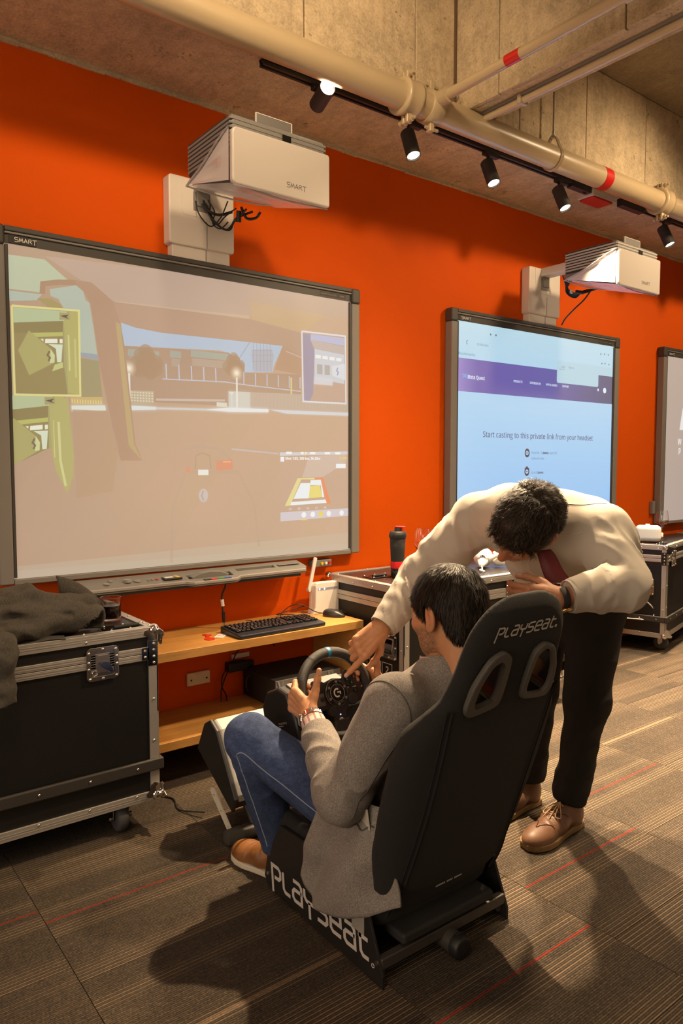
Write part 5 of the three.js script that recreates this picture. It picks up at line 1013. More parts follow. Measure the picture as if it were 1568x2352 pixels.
  return metric(g, 1);
}
// a sheet of cloth with thickness: fn(u, v) -> [x, y, z]
function sheet(fn, nu, nv, th, side = 1) {
  const P = [], id = (i, j) => j * (nu + 1) + i; const pts = [];
  for (let j = 0; j <= nv; j++) for (let i = 0; i <= nu; i++) pts.push(fn(i / nu, j / nv));
  const nn = pts.map((p, k) => { const i = k % (nu + 1), j = Math.floor(k / (nu + 1)); const a = sub(pts[id(Math.min(nu, i + 1), j)], pts[id(Math.max(0, i - 1), j)]), b = sub(pts[id(i, Math.min(nv, j + 1))], pts[id(i, Math.max(0, j - 1))]); return nrm(cross(a, b)); });
  const pos = [], idx = [], M2 = pts.length; for (const s of [1, -1]) pts.forEach((p, k) => pos.push(...add(p, nn[k], s * th / 2)));
  for (let j = 0; j < nv; j++) for (let i = 0; i < nu; i++) { const a = id(i, j), b = id(i + 1, j), c = id(i + 1, j + 1), d = id(i, j + 1); idx.push(a, b, c, a, c, d, M2 + a, M2 + c, M2 + b, M2 + a, M2 + d, M2 + c); }
  const rim = (a, b) => idx.push(a, M2 + a, b, b, M2 + a, M2 + b);
  for (let i = 0; i < nu; i++) { rim(id(i, 0), id(i + 1, 0)); rim(id(i + 1, nv), id(i, nv)); } for (let j = 0; j < nv; j++) { rim(id(0, j + 1), id(0, j)); rim(id(nu, j), id(nu, j + 1)); }
  const g = new THREE.BufferGeometry(); g.setAttribute('position', new THREE.Float32BufferAttribute(pos, 3)); g.setIndex(idx); g.computeVertexNormals(); return metric(g, 1);
}
// ---------------------------------------------------------------- racing seat, wheel and pedals
const SX = 1.375;
{
  const t = thing('racing_seat', 'black racing seat with white lettering on its back and side, in which the man sits', 'seat', [SX, 0, 0]);
  // ---- backrest, in its own tilted axes: x across, s up along the back, n out of the rear face
  const PHI = Math.atan(0.345), back = new THREE.Group(); back.name = 'backrest_shell';
  const hw = (s) => { const T = [[-0.02, 0.14], [0.02, 0.165], [0.06, 0.19], [0.13, 0.24], [0.25, 0.264], [0.36, 0.274], [0.5, 0.276], [0.58, 0.268], [0.64, 0.240], [0.69, 0.208], [0.76, 0.188], [0.84, 0.178], [0.90, 0.165], [0.96, 0.13]]; for (let i = 1; i < T.length; i++) if (s < T[i][0]) { const u = (s - T[i - 1][0]) / (T[i][0] - T[i - 1][0]); return lerp(T[i - 1][1], T[i][1], u * u * (3 - 2 * u) * 0.4 + u * 0.6); } return 0.12; };
  const rimO = [[0.045, 0.662], [0.135, 0.649], [0.157, 0.674], [0.149, 0.735], [0.116, 0.795], [0.075, 0.812], [0.043, 0.79], [0.036, 0.72]], hole = rimO.map(([x, y]) => [0.094 + (x - 0.094) * 0.74, 0.728 + (y - 0.728) * 0.8]);
  const inPoly = (p, x, y) => { let d = 1e9, s = 1; for (let i = 0, j = p.length - 1; i < p.length; j = i++) { const ex = p[j][0] - p[i][0], ey = p[j][1] - p[i][1], wx = x - p[i][0], wy = y - p[i][1], k = clamp((wx * ex + wy * ey) / (ex * ex + ey * ey), 0, 1); d = Math.min(d, (wx - ex * k) ** 2 + (wy - ey * k) ** 2); const c1 = y >= p[i][1], c2 = y < p[j][1], c3 = ex * wy > ey * wx; if ((c1 && c2 && c3) || (!c1 && !c2 && !c3)) s = -s; } return s * Math.sqrt(d); };
  const rearN = (x, s) => { const ax = Math.abs(x); const wing = sstep(0.15, 0.30, ax) * sstep(0.05, 0.2, s) * (1 - 0.75 * sstep(0.62, 0.76, s)); return -0.03 * wing - 0.25 * Math.max(0, s - 0.83) ** 2 - 0.02 * sstep(0.15, 0.0, s) + 0.006 * Math.sin(s * 5); };
  const sdf = (x, s, n) => {
    const ax = Math.abs(x), h = hw(s), rn = rearN(x, s), th = 0.085 - 0.034 * sstep(0.56, 0.68, s) - 0.012 * sstep(0.16, 0.26, ax);
    const top = s - 0.945 + 0.55 * Math.max(0, ax - 0.05) ** 1.6, bot = 0.004 - s;
    let d2 = smax(smax((ax - h) * 0.93, top * 0.95, 0.10), bot, 0.05);
    const dn = Math.abs(n - rn + th / 2) - th / 2;
    let d = smax(d2 * 0.9, dn * 0.8, 0.048);
    const dh = inPoly(hole, ax, s) - 0.004;
    return smax(d, -dh, 0.012);
  };
  const geo = sdfMesh((x, y, z) => sdf(x, y, z), [-0.33, -0.03, -0.29], [0.33, 0.98, 0.05], 0.0085, { safe: 1.7 });
  part('backrest', geo, M.seatFabric, back).name = 'backrest';
  for (const s of [-1, 1]) {
    const o = rimO.map(([x, y]) => [s * x, y]), i = hole.map(([x, y]) => { const cx = 0.095, cy = 0.727; return [s * (cx + (x - cx) * 0.96), cy + (y - cy) * 0.98]; });
    const rd = (p) => { const c = new THREE.CatmullRomCurve3([...p, p[0]].slice(0, -1).map(([x, y]) => V(x, y, 0)), true, 'catmullrom', 0.35); return c.getPoints(48).slice(0, -1).map((q) => [q.x, q.y]); };
    part('harness_rim', extr(rd(o), 0.016, 0.005, [rd(i)]).translate(0, 0, -0.006), M.seatRim, back);
    part('hole_sleeve', extr(rd(hole.map(([x, y]) => { const cx = 0.095, cy = 0.727; return [s * (cx + (x - cx) * 1.03), cy + (y - cy) * 1.03]; })), 0.05, 0, [rd(i)]).translate(0, 0, -0.052), M.blackGloss, back);
  }
  // stitched seams down the rear face
  for (const s of [-1, 1]) { const p = []; for (let k = 0; k <= 24; k++) { const v = 0.05 + k / 24 * 0.62, x = s * (0.188 - 0.012 * Math.sin(k / 24 * 3)); p.push([x, v, rearN(x, v) + 0.0005]); } part('seam', cable(p, 0.003, 60, 6), M.seatFabric, back); part('seam', cable(p.map(([x, y]) => [x + s * 0.014, y, rearN(x + s * 0.014, y) + 0.0002]), 0.002, 60, 6), M.seatFabric, back); }
  const on = (x, s) => V(x, s, rearN(x, s) + 0.0022 - 0.0 * x);
  const opt = { h: 0.0245, w: 0.19, gap: 0.28, slant: 0.16, stretch: 1.0 }; const k = 0.212 / textWidth('PLAYSEAT', opt); opt.stretch = 1; opt.gap = 0.28;
  const lw = textWidth('PLAYSEAT', { ...opt, stretch: 1.0 }); const sc = 0.208 / lw;
  part('lettering', lettering('PLAYSEAT', opt, (u, v) => on(-0.112 + u * sc, 0.848 + v * 1.0)), M.letter, back, 'white lettering on the headrest');
  part('registered_dot', new THREE.TorusGeometry(0.0032, 0.0008, 4, 14).translate(0.106, 0.849, rearN(0.106, 0.849) + 0.002), M.letter, back);
  { const bits = []; for (let i = 0; i < 17; i++) { const u = i / 17; if (i === 6 || i === 11) continue; bits.push(box(0.004, 0.0055, 0.0006, -0.046 + u * 0.098, 0.092 + 0.002, rearN(0, 0.092) + 0.0022)); } const b = part('small_print', bits, M.letter, back); b.userData.kind = 'stuff'; }
  // bring the backrest parts under the seat itself
  back.position.set(0, 0.106, 1.70); back.rotation.x = PHI; back.updateMatrix();
  for (const m of [...back.children]) { m.applyMatrix4(back.matrix); t.add(m); }
  // ---- seat pan with side bolsters
  const pan = (x, y, z) => { const ax = Math.abs(x); const topY = 0.20 + 0.05 * sstep(0.12, 0.2, ax) + 0.02 * sstep(1.35, 1.2, z); const d = smax(smax(ax - 0.222, Math.max(1.20 - z, z - 1.69), 0.06), Math.max(y - topY, 0.10 - y) * 0.9, 0.05); return d; };
  part('seat_pan', sdfMesh(pan, [-0.26, 0.06, 1.15], [0.26, 0.31, 1.75], 0.011), M.seatFabric, t);
  part('underside_pan', bx(-0.17, 0.085, 1.25, 0.17, 0.115, 1.74, 0.01), M.blackSoft, t);
  // ---- side plates with lettering
  const plate = [[-1.736, 0.0], [-1.736, 0.034], [-1.672, 0.19], [-1.55, 0.235], [-1.27, 0.235], [-1.20, 0.12], [-1.183, 0.045], [-1.20, 0.022]];
  for (const s of [-1, 1]) {
    const p = part('side_plate', extr(plate.map(([z, y]) => [z, y]), 0.008, 0.002).rotateY(Math.PI / 2).translate(s * 0.2335 - 0.004, 0, 0), M.black, t);
    for (const [z, y] of [[1.205, 0.06], [1.715, 0.06]]) part('plate_bolt', rod([s * 0.236, y, z], [s * 0.2405, y, z], 0.006, 10), M.steel, p);
    if (s < 0) {
      const o2 = { h: 0.056, w: 0.2, gap: 0.28, slant: -0.10 }; const wid = textWidth('PLAYSEAT', o2), s2 = 0.452 / wid;
      part('lettering', lettering('PLAYSEAT', o2, (u, v) => V(-0.2383, 0.042 + v + u * s2 * 0.02, 1.232 + u * s2)), M.letter, p, 'white lettering along the base');
      part('registered_dot', new THREE.TorusGeometry(0.005, 0.0013, 4, 14).rotateY(Math.PI / 2).translate(-0.2383, 0.045, 1.700), M.letter, p);
      part('sticker', bx(-0.239, 0.105, 1.615, -0.2378, 0.168, 1.665), std({ color: C(0.30, 0.28, 0.25), roughness: 0.6 }), p);
    }
  }
  // ---- frame
  part('rear_bar', merge([bx(-0.232, 0.042, 1.705, 0.232, 0.072, 1.728, 0.004)]), M.frameGrey, t);
  part('front_bar', rod([-0.23, 0.06, 1.23], [0.23, 0.06, 1.23], 0.016, 14), M.frameGrey, t);
  for (const s of [-1, 1]) part('lower_rail', rod([s * 0.222, 0.03, 1.22], [s * 0.222, 0.03, 1.715], 0.013, 12), M.frameGrey, t);
  part('spine_tube', rod([0.005, 0.031, 0.88], [0.005, 0.031, 1.765], 0.029, 24), M.frameGrey, t);
  part('spine_cap', merge([lathe([[0, 0], [0.022, 0], [0.0305, -0.004], [0.031, -0.028], [0.029, -0.028]], 24).rotateX(Math.PI / 2).translate(0.005, 0.031, 1.782), box(0.02, 0.012, 0.004, 0.005, 0.058, 1.76, 0.002)]), M.black, t);
  part('bolt', rod([0.04, 0.074, 1.716], [0.04, 0.082, 1.716], 0.008, 6), M.black, t);
  part('foot_bar', rod([-0.205, 0.027, 0.89], [0.205, 0.027, 0.89], 0.026, 24), M.frameGrey, t);
  for (const s of [-1, 1]) part('end_cap', lathe([[0, 0], [0.018, 0], [0.0275, -0.006], [0.0275, -0.06], [0.026, -0.06]], 24).rotateZ(s > 0 ? -Math.PI / 2 : Math.PI / 2).translate(s * 0.212, 0.027, 0.89), M.seatRim, t);
  part('wheel_post', merge([rod([0.005, 0.04, 1.12], [0.005, 0.42, 1.12], 0.026, 20), bx(-0.10, 0.415, 1.03, 0.11, 0.43, 1.19, 0.004)]), M.black, t);
  for (const s of [-1, 1]) { // slotted pedal tray arms
    const g = extr([[0, 0], [0.30, 0], [0.30, 0.028], [0.012, 0.034], [0, 0.02]], 0.004, 0, [0.03, 0.095, 0.16, 0.225, 0.285].map((u) => ring(u, 0.014, 0.005, 10))).rotateY(-Math.PI / 2);
    g.rotateX(0.66 ); g.translate(s * 0.155 + (s < 0 ? 0 : 0.002), 0.105, 0.93 - 0.255); part('tray_arm', g, M.cream, t);
  }
  part('tray_strut', merge([rod([-0.1, 0.04, 0.89], [-0.1, 0.24, 0.70], 0.013, 10), rod([0.1, 0.04, 0.89], [0.1, 0.24, 0.70], 0.013, 10), bx(-0.15, 0.225, 0.66, 0.15, 0.24, 0.73, 0.003)]), M.black, t);
}
{
  // ---- wheel: own axes x right, y up in the wheel plane, z towards the driver
  const t = thing('steering_wheel', 'black game steering wheel with a blue top band, held by the seated man', 'steering wheel', [1.36, 0.585, 1.25]);
  t.rotation.x = -20.5 * Math.PI / 180;
  const R = 0.1275, r = 0.0168;
  const rim = new THREE.TorusGeometry(R, r, 20, 96); part('rim', metric(rim), M.wheelLeather, t);
  const tor = (a0, a1, rr) => { const g = new THREE.TorusGeometry(R, rr, 18, 10, a1 - a0); g.rotateZ(a0); return g; };
  part('top_band', tor(1.535, 1.625, r + 0.0006), M.teal, t, 'blue band');
  for (const a of [0.62, 2.12, 3.95, 5.45]) part('rim_seam', tor(a - 0.008, a + 0.008, r + 0.0006), M.black, t);
  part('rim_flat', merge([extr([[-0.05, -0.128], [0.05, -0.128], [0.032, -0.104], [0.028, -0.08], [-0.028, -0.08], [-0.032, -0.104]], 0.018, 0.006).translate(0, 0, -0.009)]), M.wheelLeather, t);
  const spoke = extr([[-0.118, -0.02], [-0.118, 0.012], [-0.095, 0.03], [-0.075, 0.05], [-0.05, 0.05], [-0.035, 0.038], [0, 0.046], [0.035, 0.04], [0.06, 0.056], [0.078, 0.05], [0.092, 0.03], [0.118, 0.012], [0.118, -0.02], [0.09, -0.04], [0.045, -0.042], [0.026, -0.06], [0.024, -0.112], [-0.024, -0.112], [-0.026, -0.06], [-0.045, -0.045], [-0.09, -0.04]], 0.014, 0.004).translate(0, 0, -0.012);
  part('spokes', spoke, M.black, t);
  part('hub_back_plate', extr(rrect(-0.085, -0.038, 0.085, 0.03, 0.01), 0.02, 0.002).translate(0, 0, -0.03), M.blackSoft, t);  // black plate behind the spokes
  const hub = part('hub_ring', lathe([[0.0, 0.004], [0.023, 0.004], [0.025, 0.007], [0.039, 0.006], [0.043, 0.0], [0.043, -0.01]], 40).rotateX(Math.PI / 2).translate(0, 0, 0.004), M.blackGloss, t);
  part('silver_ring', new THREE.TorusGeometry(0.0265, 0.0008, 6, 40).translate(0, 0, 0.0105), M.steel, hub); part('silver_ring', new THREE.TorusGeometry(0.0415, 0.0007, 6, 40).translate(0, 0, 0.0065), M.aluDark, hub);
  for (let k = 0; k < 6; k++) { const a = k * 1.047 + 0.45; part('screw', cyl(0.0042, 0.0042, 0.003, 12).rotateX(Math.PI / 2).translate(0.034 * Math.cos(a), 0.034 * Math.sin(a), 0.0105), M.aluDark, hub); }
  { const arc = []; for (let k = 0; k <= 14; k++) { const a = 0.95 + k / 14 * 4.4; arc.push([0.011 * Math.cos(a), 0.012 * Math.sin(a)]); } const out = []; ribbon(arc, 0.0048, (u, v) => V(u, v, 0.0088), out); ribbon([[0.001, 0.0015], [0.012, 0.0015], [0.012, -0.006]], 0.0042, (u, v) => V(u, v, 0.0088), out); const g = new THREE.BufferGeometry(); g.setAttribute('position', new THREE.Float32BufferAttribute(out, 3)); g.computeVertexNormals(); part('emblem', g, M.logoLight, hub); }
  // left pod: thumb pad, grey panel; right pod: letter buttons, dial
  const pod = (n, x, y, rr, m = M.black, z = 0.002) => part(n, lathe([[0, 0.006], [rr * 0.8, 0.006], [rr, 0.003], [rr, -0.01]], 24).rotateX(Math.PI / 2).translate(x, y, z), m, t);
  pod('direction_pad', -0.068, 0.026, 0.017, M.blackSoft); part('grey_panel', bx(-0.078, -0.03, -0.002, -0.046, 0.008, 0.004, 0.002), M.greyPlastic, t); pod('thumb_button', -0.056, -0.010, 0.007, M.black, 0.004);
  pod('dial', 0.058, -0.026, 0.02, M.blackSoft, 0.003); pod('dial', -0.026, -0.052, 0.017, M.blackSoft, 0.003); part('dial_line', merge([bx(-0.042, -0.0526, 0.0085, -0.01, -0.0514, 0.0095)]), M.rubber, t);
  const podR = extr(rrect(-0.026, -0.024, 0.026, 0.024, 0.012), 0.01, 0.003).rotateZ(-0.35).translate(0.058, 0.036, -0.001); part('button_pod', podR, M.black, t);
  [['Y', '#f0d020', 0.058, 0.050], ['B', '#d02028', 0.073, 0.038], ['A', '#40b040', 0.061, 0.022], ['X', '#30a8e0', 0.045, 0.034]].forEach(([c, col, x, y]) => {
    const b = part('letter_button', cyl(0.0065, 0.0065, 0.004, 16).rotateX(Math.PI / 2).translate(x, y, 0.010), M.blackGloss, t);
    const tx = canvasTex(64, 64, (g) => { g.fillStyle = '#070707'; g.fillRect(0, 0, 64, 64); g.fillStyle = col; g.font = 'bold 50px sans-serif'; g.textAlign = 'center'; g.fillText(c, 32, 50); });
    part('letter', new THREE.CircleGeometry(0.0062, 18).translate(x, y, 0.0124), std({ map: tx, roughness: 0.3 }), b);
  });
  part('small_button', bx(0.045, 0.006, 0.004, 0.051, 0.012, 0.006, 0.001), M.aluDark, t); part('lock_slider', bx(0.07, -0.012, 0.004, 0.082, 0.004, 0.009, 0.002), M.blackGloss, t); part('slider_print', bx(0.066, 0.006, 0.004, 0.08, 0.009, 0.0045), M.letter, t);
  for (const s of [-1, 1]) part('paddle', extr([[s * 0.04, -0.03], [s * 0.075, -0.045], [s * 0.105, -0.025], [s * 0.105, 0.02], [s * 0.075, 0.03], [s * 0.04, 0.02]].sort(() => 0), 0.003, 0.001).translate(0, 0, -0.036), M.aluDark, t);
  part('logo_ball', cyl(0.0085, 0.0085, 0.003, 24).rotateX(Math.PI / 2).translate(0, -0.083, 0.004), M.logoLight, t); { const out = []; ribbon([[-0.006, -0.089], [0, -0.082], [0.006, -0.089]], 0.0022, (u, v) => V(u, v, 0.006), out); ribbon([[-0.006, -0.077], [0, -0.084], [0.006, -0.077]], 0.0022, (u, v) => V(u, v, 0.006), out); const g = new THREE.BufferGeometry(); g.setAttribute('position', new THREE.Float32BufferAttribute(out, 3)); g.computeVertexNormals(); part('logo_cross', g, M.black, t); }
  part('mode_light', new THREE.CircleGeometry(0.0022, 10).translate(0, -0.066, 0.0035), M.ledBlue, t);
  // motor housing behind, clamped on the post
  const hx = 0.135, pr = [[-0.048, -0.155], [-0.048, -0.05], [-0.075, 0.03], [-0.12, 0.055], [-0.19, 0.05], [-0.235, 0.01], [-0.24, -0.06], [-0.20, -0.155]];
  part('motor_housing', extr(pr, hx * 2, 0.012, [], 3).translate(0, 0, -hx).rotateY(-Math.PI / 2), phy({ color: C(0.014, 0.012, 0.011), roughness: 0.38 }), t);
  part('axle', rod([0, 0, -0.06], [0, 0, -0.01], 0.032, 24), M.black, t);
  part('top_trim', merge([extr([[-0.075, 0.034], [-0.115, 0.060], [-0.12, 0.057], [-0.08, 0.03]], 0.2, 0.001).translate(0, 0, -0.1).rotateY(-Math.PI / 2)]), std({ color: C(0.16, 0.15, 0.14), roughness: 0.4 }), t, 'pale curved trim');
  for (const s of [-1, 1]) part('clamp_knob', merge([cyl(0.01, 0.012, 0.02, 14).translate(s * 0.1, 0.062, -0.15)]), M.aluDark, t);
  { const tx = canvasTex(128, 48, (g) => { g.fillStyle = '#080706'; g.fillRect(0, 0, 128, 48); g.fillStyle = '#b0aca4'; g.font = 'bold 20px sans-serif'; g.fillText('TRUEFORCE', 3, 22); g.fillRect(3, 30, 60, 5); }); part('side_print', new THREE.PlaneGeometry(0.06, 0.022).rotateY(-Math.PI / 2).translate(-hx - 0.0008, -0.06, -0.12), std({ map: tx, roughness: 0.5 }), t); }
  part('lower_mount', merge([bx(-0.09, -0.24, -0.19, 0.09, -0.15, -0.08, 0.01)]), M.black, t); part('mount_print', merge([rod([-0.0905, -0.19, -0.15], [-0.0915, -0.19, -0.15], 0.012, 16)]), M.letter, t);
}
{
  const t = thing('pedal_unit', 'silver and black foot pedal unit leaning behind the seated man\'s knee', 'pedals', [1.375, 0.185, 0.82]);
  t.rotation.x = 0.52;
  part('base', bx(-0.20, 0.0, -0.17, 0.20, 0.045, 0.11, 0.012), M.black, t);
  part('hood', extr([[-0.11, 0.04], [0.172, 0.04], [0.172, 0.13], [0.15, 0.165], [0.10, 0.168], [-0.10, 0.06]], 0.392, 0.012, [], 3).translate(0, 0, -0.1925).rotateY(Math.PI / 2), M.padPlastic, t);
  for (const s of [-1, 1]) part('side_cheek', extr([[-0.115, 0.0], [0.176, 0.0], [0.18, 0.12], [0.155, 0.163], [0.10, 0.164], [-0.11, 0.056]], 0.016, 0.006, [], 3).translate(0, 0, -0.008).rotateY(Math.PI / 2).translate(s * 0.197, 0, 0), M.black, t);
  for (const x of [-0.12, 0.0, 0.13]) {
    const p = part('pedal_arm', merge([rod([x, 0.06, -0.02], [x, 0.14, 0.055], 0.009, 10), bx(x - 0.03, 0.05, -0.09, x + 0.03, 0.075, 0.06, 0.008)]), M.black, t);
    const w = x > 0.1 ? 0.024 : 0.033, h = x > 0.1 ? 0.052 : 0.036;
    const pad = extr(rrect(-w, -h, w, h, 0.01), 0.007, 0.0025, [[-0.5, -0.55], [0.5, -0.55], [-0.5, 0.5], [0.5, 0.5]].map(([a, b]) => ring(a * w, b * h, 0.0055, 12))).rotateX(-0.6).translate(x, 0.155, 0.06);
    part('pedal_pad', pad, M.plate, p); part('pad_screw', new THREE.SphereGeometry(0.005, 10, 6).translate(x, 0.155 + 0.004, 0.067), M.chrome, p);
  }
  const w = thing('pedal_cable', 'thin dark cable lying on the carpet by the pedals', 'cable'); part('lead', cable([[1.2, 0.02, 0.66], [1.15, 0.004, 0.55], [1.17, 0.004, 0.45], [1.12, 0.004, 0.36], [1.16, 0.004, 0.25]], 0.003, 40), M.cable, w);
}
// ---------------------------------------------------------------- people
const toLocal = (O, L, U, F) => (x, y, z) => { x -= O[0]; y -= O[1]; z -= O[2]; return [x * L[0] + y * L[1] + z * L[2], x * U[0] + y * U[1] + z * U[2], x * F[0] + y * F[1] + z * F[2]]; };
function headFrame(O, F, U) { F = nrm(F); U = nrm(sub(U, F.map((v) => v * dot(U, F)))); const L = cross(U, F); return { O, F, U, L, to: toLocal(O, L, U, F), from: (p) => [0, 1, 2].map((i) => O[i] + L[i] * p[0] + U[i] * p[1] + F[i] * p[2]) }; }
// head in its own axes: x to the person's left, y up, z to the front
const HEAD = (() => {
  const cran = ell([0, 0.034, -0.014], [0.074, 0.086, 0.096]), face = ell([0, -0.028, 0.034], [0.060, 0.086, 0.060]), jaw = ell([0, -0.078, 0.044], [0.043, 0.03, 0.042]);
  const nose = bone([0, 0.014, 0.090], [0, -0.030, 0.112], 0.009, 0.0135), wingL = ball([0.011, -0.034, 0.1], 0.0085), wingR = ball([-0.011, -0.034, 0.1], 0.0085);
  const brow = bone([-0.034, 0.027, 0.079], [0.034, 0.027, 0.079], 0.012), lipU = bone([-0.019, -0.0535, 0.088], [0.019, -0.0535, 0.088], 0.0065), lipD = bone([-0.016, -0.064, 0.086], [0.016, -0.064, 0.086], 0.0072), chin = ball([0, -0.094, 0.074], 0.018);
  const cheekL = ell([0.038, -0.018, 0.062], [0.024, 0.022, 0.024]), cheekR = ell([-0.038, -0.018, 0.062], [0.024, 0.022, 0.024]);
  const sockL = ball([0.032, 0.009, 0.103], 0.015), sockR = ball([-0.032, 0.009, 0.103], 0.015), eyeL = ball([0.031, 0.009, 0.0785], 0.0125), eyeR = ball([-0.031, 0.009, 0.0785], 0.0125);
  const ear = (s) => { const tilt = [[s, 0, 0.35], [0, 1, 0], [-0.35 * s, 0, 1]].map(nrm); const o = ell([s * 0.080, -0.002, -0.014], [0.010, 0.034, 0.021], tilt), c = ell([s * 0.092, 0.002, -0.008], [0.010, 0.022, 0.012], tilt), lobe = ball([s * 0.076, -0.032, -0.004], 0.009); return (x, y, z) => smin(smax(o(x, y, z), -c(x, y, z), 0.006), lobe(x, y, z), 0.012); };
  const eL = ear(1), eR = ear(-1), neck = bone([0, -0.05, -0.028], [0, -0.19, -0.05], 0.056, 0.062);
  return (x, y, z) => {
    let d = smin(cran(x, y, z), face(x, y, z), 0.035); d = smin(d, jaw(x, y, z), 0.03); d = smin(d, chin(x, y, z), 0.025); d = smin(d, cheekL(x, y, z), 0.02); d = smin(d, cheekR(x, y, z), 0.02); d = smin(d, brow(x, y, z), 0.018);
    d = smax(d, -sockL(x, y, z), 0.012); d = smax(d, -sockR(x, y, z), 0.012); d = smin(d, Math.min(eyeL(x, y, z), eyeR(x, y, z)), 0.003);
    d = smin(d, nose(x, y, z), 0.014); d = smin(d, Math.min(wingL(x, y, z), wingR(x, y, z)), 0.008); d = smin(d, lipU(x, y, z), 0.008); d = smin(d, lipD(x, y, z), 0.008);
    d = smin(d, neck(x, y, z), 0.025); d = smin(d, eL(x, y, z), 0.008); d = smin(d, eR(x, y, z), 0.008); return d;
  };
})();
function skinHead(H, o) { // colour of the skin of a head: o.skin, stubble, brows, lips
  return (x, y, z) => {
    const [a, b, c] = H.to(x, y, z); let k = [...o.skin]; const n = noise3(a * 900, b * 900, c * 900), n2 = noise3(a * 60, b * 60, c * 60);
    const st = o.stubble * sstep(-0.012, -0.04, b) * sstep(-0.02, 0.02, c) * sstep(-0.13, -0.10, b); k = mix3(k, [0.07, 0.045, 0.03], clamp(st * (0.55 + 0.5 * n), 0, 0.85));
    if (c > 0.06 && Math.abs(a) < 0.05 && Math.abs(a) > 0.012 && Math.abs(b - 0.033 + Math.abs(Math.abs(a) - 0.03) * 0.12) < 0.0055) k = [0.02, 0.014, 0.01];
    if (c > 0.082 && Math.abs(a) < 0.021 && b < -0.048 && b > -0.0705) k = mix3(k, [0.34, 0.11, 0.09], 0.75);
    if (c > 0.078 && Math.abs(b - 0.009) < 0.0065 && Math.abs(Math.abs(a) - 0.031) < 0.011) k = Math.hypot(Math.abs(a) - 0.031, b - 0.009) < 0.0055 ? [0.02, 0.012, 0.008] : [0.55, 0.5, 0.46];
    const red = Math.exp(-((Math.abs(a) - 0.08) ** 2 + b * b) / 0.0008) * 0.35 + Math.exp(-(a * a + (b + 0.02) ** 2) / 0.0006) * sstep(0.08, 0.1, c) * 0.3;
    k = mix3(k, [k[0] * 1.08, k[1] * 0.62, k[2] * 0.55], red); return k.map((v) => v * (1 + 0.06 * n2));
  };
}
// a hand: W wrist, x towards the thumb side, y towards the fingers, z out of the palm
function hand({ W, y, x, left, curls, thumb, scale = 1, spread = 0.0 }) {
  y = nrm(y); x = nrm(sub(x, y.map((v) => v * dot(x, y)))); let z = cross(x, y); if (left) z = z.map((v) => -v);
  const at = (a, b, c) => [0, 1, 2].map((i) => W[i] + (x[i] * a + y[i] * b + z[i] * c) * scale), dir = (a, b, c) => [0, 1, 2].map((i) => x[i] * a + y[i] * b + z[i] * c);
  const bones = [], tips = [], S = scale;
  const bx0 = [0.0275, 0.0095, -0.0095, -0.0275], by0 = [0.088, 0.092, 0.087, 0.078], len = [[0.043, 0.026, 0.021], [0.047, 0.030, 0.022], [0.043, 0.028, 0.021], [0.034, 0.021, 0.019]], rad = [0.0092, 0.0094, 0.0088, 0.0078];
  for (let i = 0; i < 4; i++) {
    bones.push(bone(at(bx0[i] * 0.55, 0.004, 0), at(bx0[i], by0[i], 0), 0.0145 * S, 0.0112 * S));
    let p = at(bx0[i], by0[i], 0), th = 0, sp = (1.5 - i) * (0.05 + spread); const chain = [];
    for (let j = 0; j < 3; j++) { th += curls[i][j] * Math.PI / 180; const d = dir(Math.sin(sp) * Math.cos(th), Math.cos(th) * Math.cos(sp), Math.sin(th)); const q = add(p, d, len[i][j] * S); const r0 = rad[i] * (1.06 - 0.1 * j) * S, r1 = rad[i] * (0.98 - 0.12 * j) * S; chain.push(bone(p, q, r0, r1)); if (j < 2) chain.push(ball(q, r1 * 1.07)); if (j === 2) tips.push({ q: add(q, d, -0.004), up: dir(0, -Math.sin(th), 0).map((v, k2) => -(z[k2] * Math.cos(th) - y[k2] * Math.sin(th))) }); p = q; }
    bones.push({ finger: uni(chain, 0.004 * S) });
    bones.push({ finger: ball(at(bx0[i], by0[i], -0.0035), 0.0105 * S) });
  }
  // thumb
  let p = at(0.020, 0.020, 0.008); const tl = [0.046, 0.034, 0.027], tr = [0.0135, 0.0105, 0.0098, 0.0078], tc = [];
  bones.push(bone(at(0.006, 0.018, 0.006), add(p, dir(...nrm(thumb[0])), 0.03 * S), 0.016 * S, 0.014 * S));
  thumb.forEach((t, j) => { const d = dir(...nrm(t)), q = add(p, d, tl[j] * S); tc.push(bone(p, q, tr[j] * S, tr[j + 1] * S)); if (j < 2) tc.push(ball(q, tr[j + 1] * 1.08 * S)); if (j === 2) tips.push({ q: add(q, d, -0.004), up: dir(...nrm(cross(t, [0, 0.3, 1]))) }); p = q; });
  bones.push({ finger: uni(tc, 0.005 * S) });
  const palm = uni(bones.filter((b) => typeof b === 'function'), 0.014 * S), fingers = bones.filter((b) => b.finger).map((b) => b.finger);
  const tend = [0, 1, 2, 3].map((i) => bone(at(bx0[i] * 0.6, 0.02, -0.0115), at(bx0[i], by0[i] - 0.006, -0.0095), 0.0022, 0.003));
  const pad = uni([bone(at(-0.022, 0.015, 0.005), at(-0.026, 0.06, 0.006), 0.014 * S, 0.012 * S)], 0.01), web = bone(at(0.024, 0.055, 0.0), at(0.028, 0.075, 0.0), 0.01, 0.009);
  const fn = (X, Y, Z) => { let d = smin(palm(X, Y, Z), pad(X, Y, Z), 0.012); d = smin(d, web(X, Y, Z), 0.012); for (const t of tend) d = smin(d, t(X, Y, Z), 0.006); for (const f of fingers) d = smin(d, f(X, Y, Z), 0.0075 * S); return d; };
  return { fn, W, x, y, z, at, tips, center: at(0, 0.075, 0.015), armDir: y.map((v) => -v) };
}
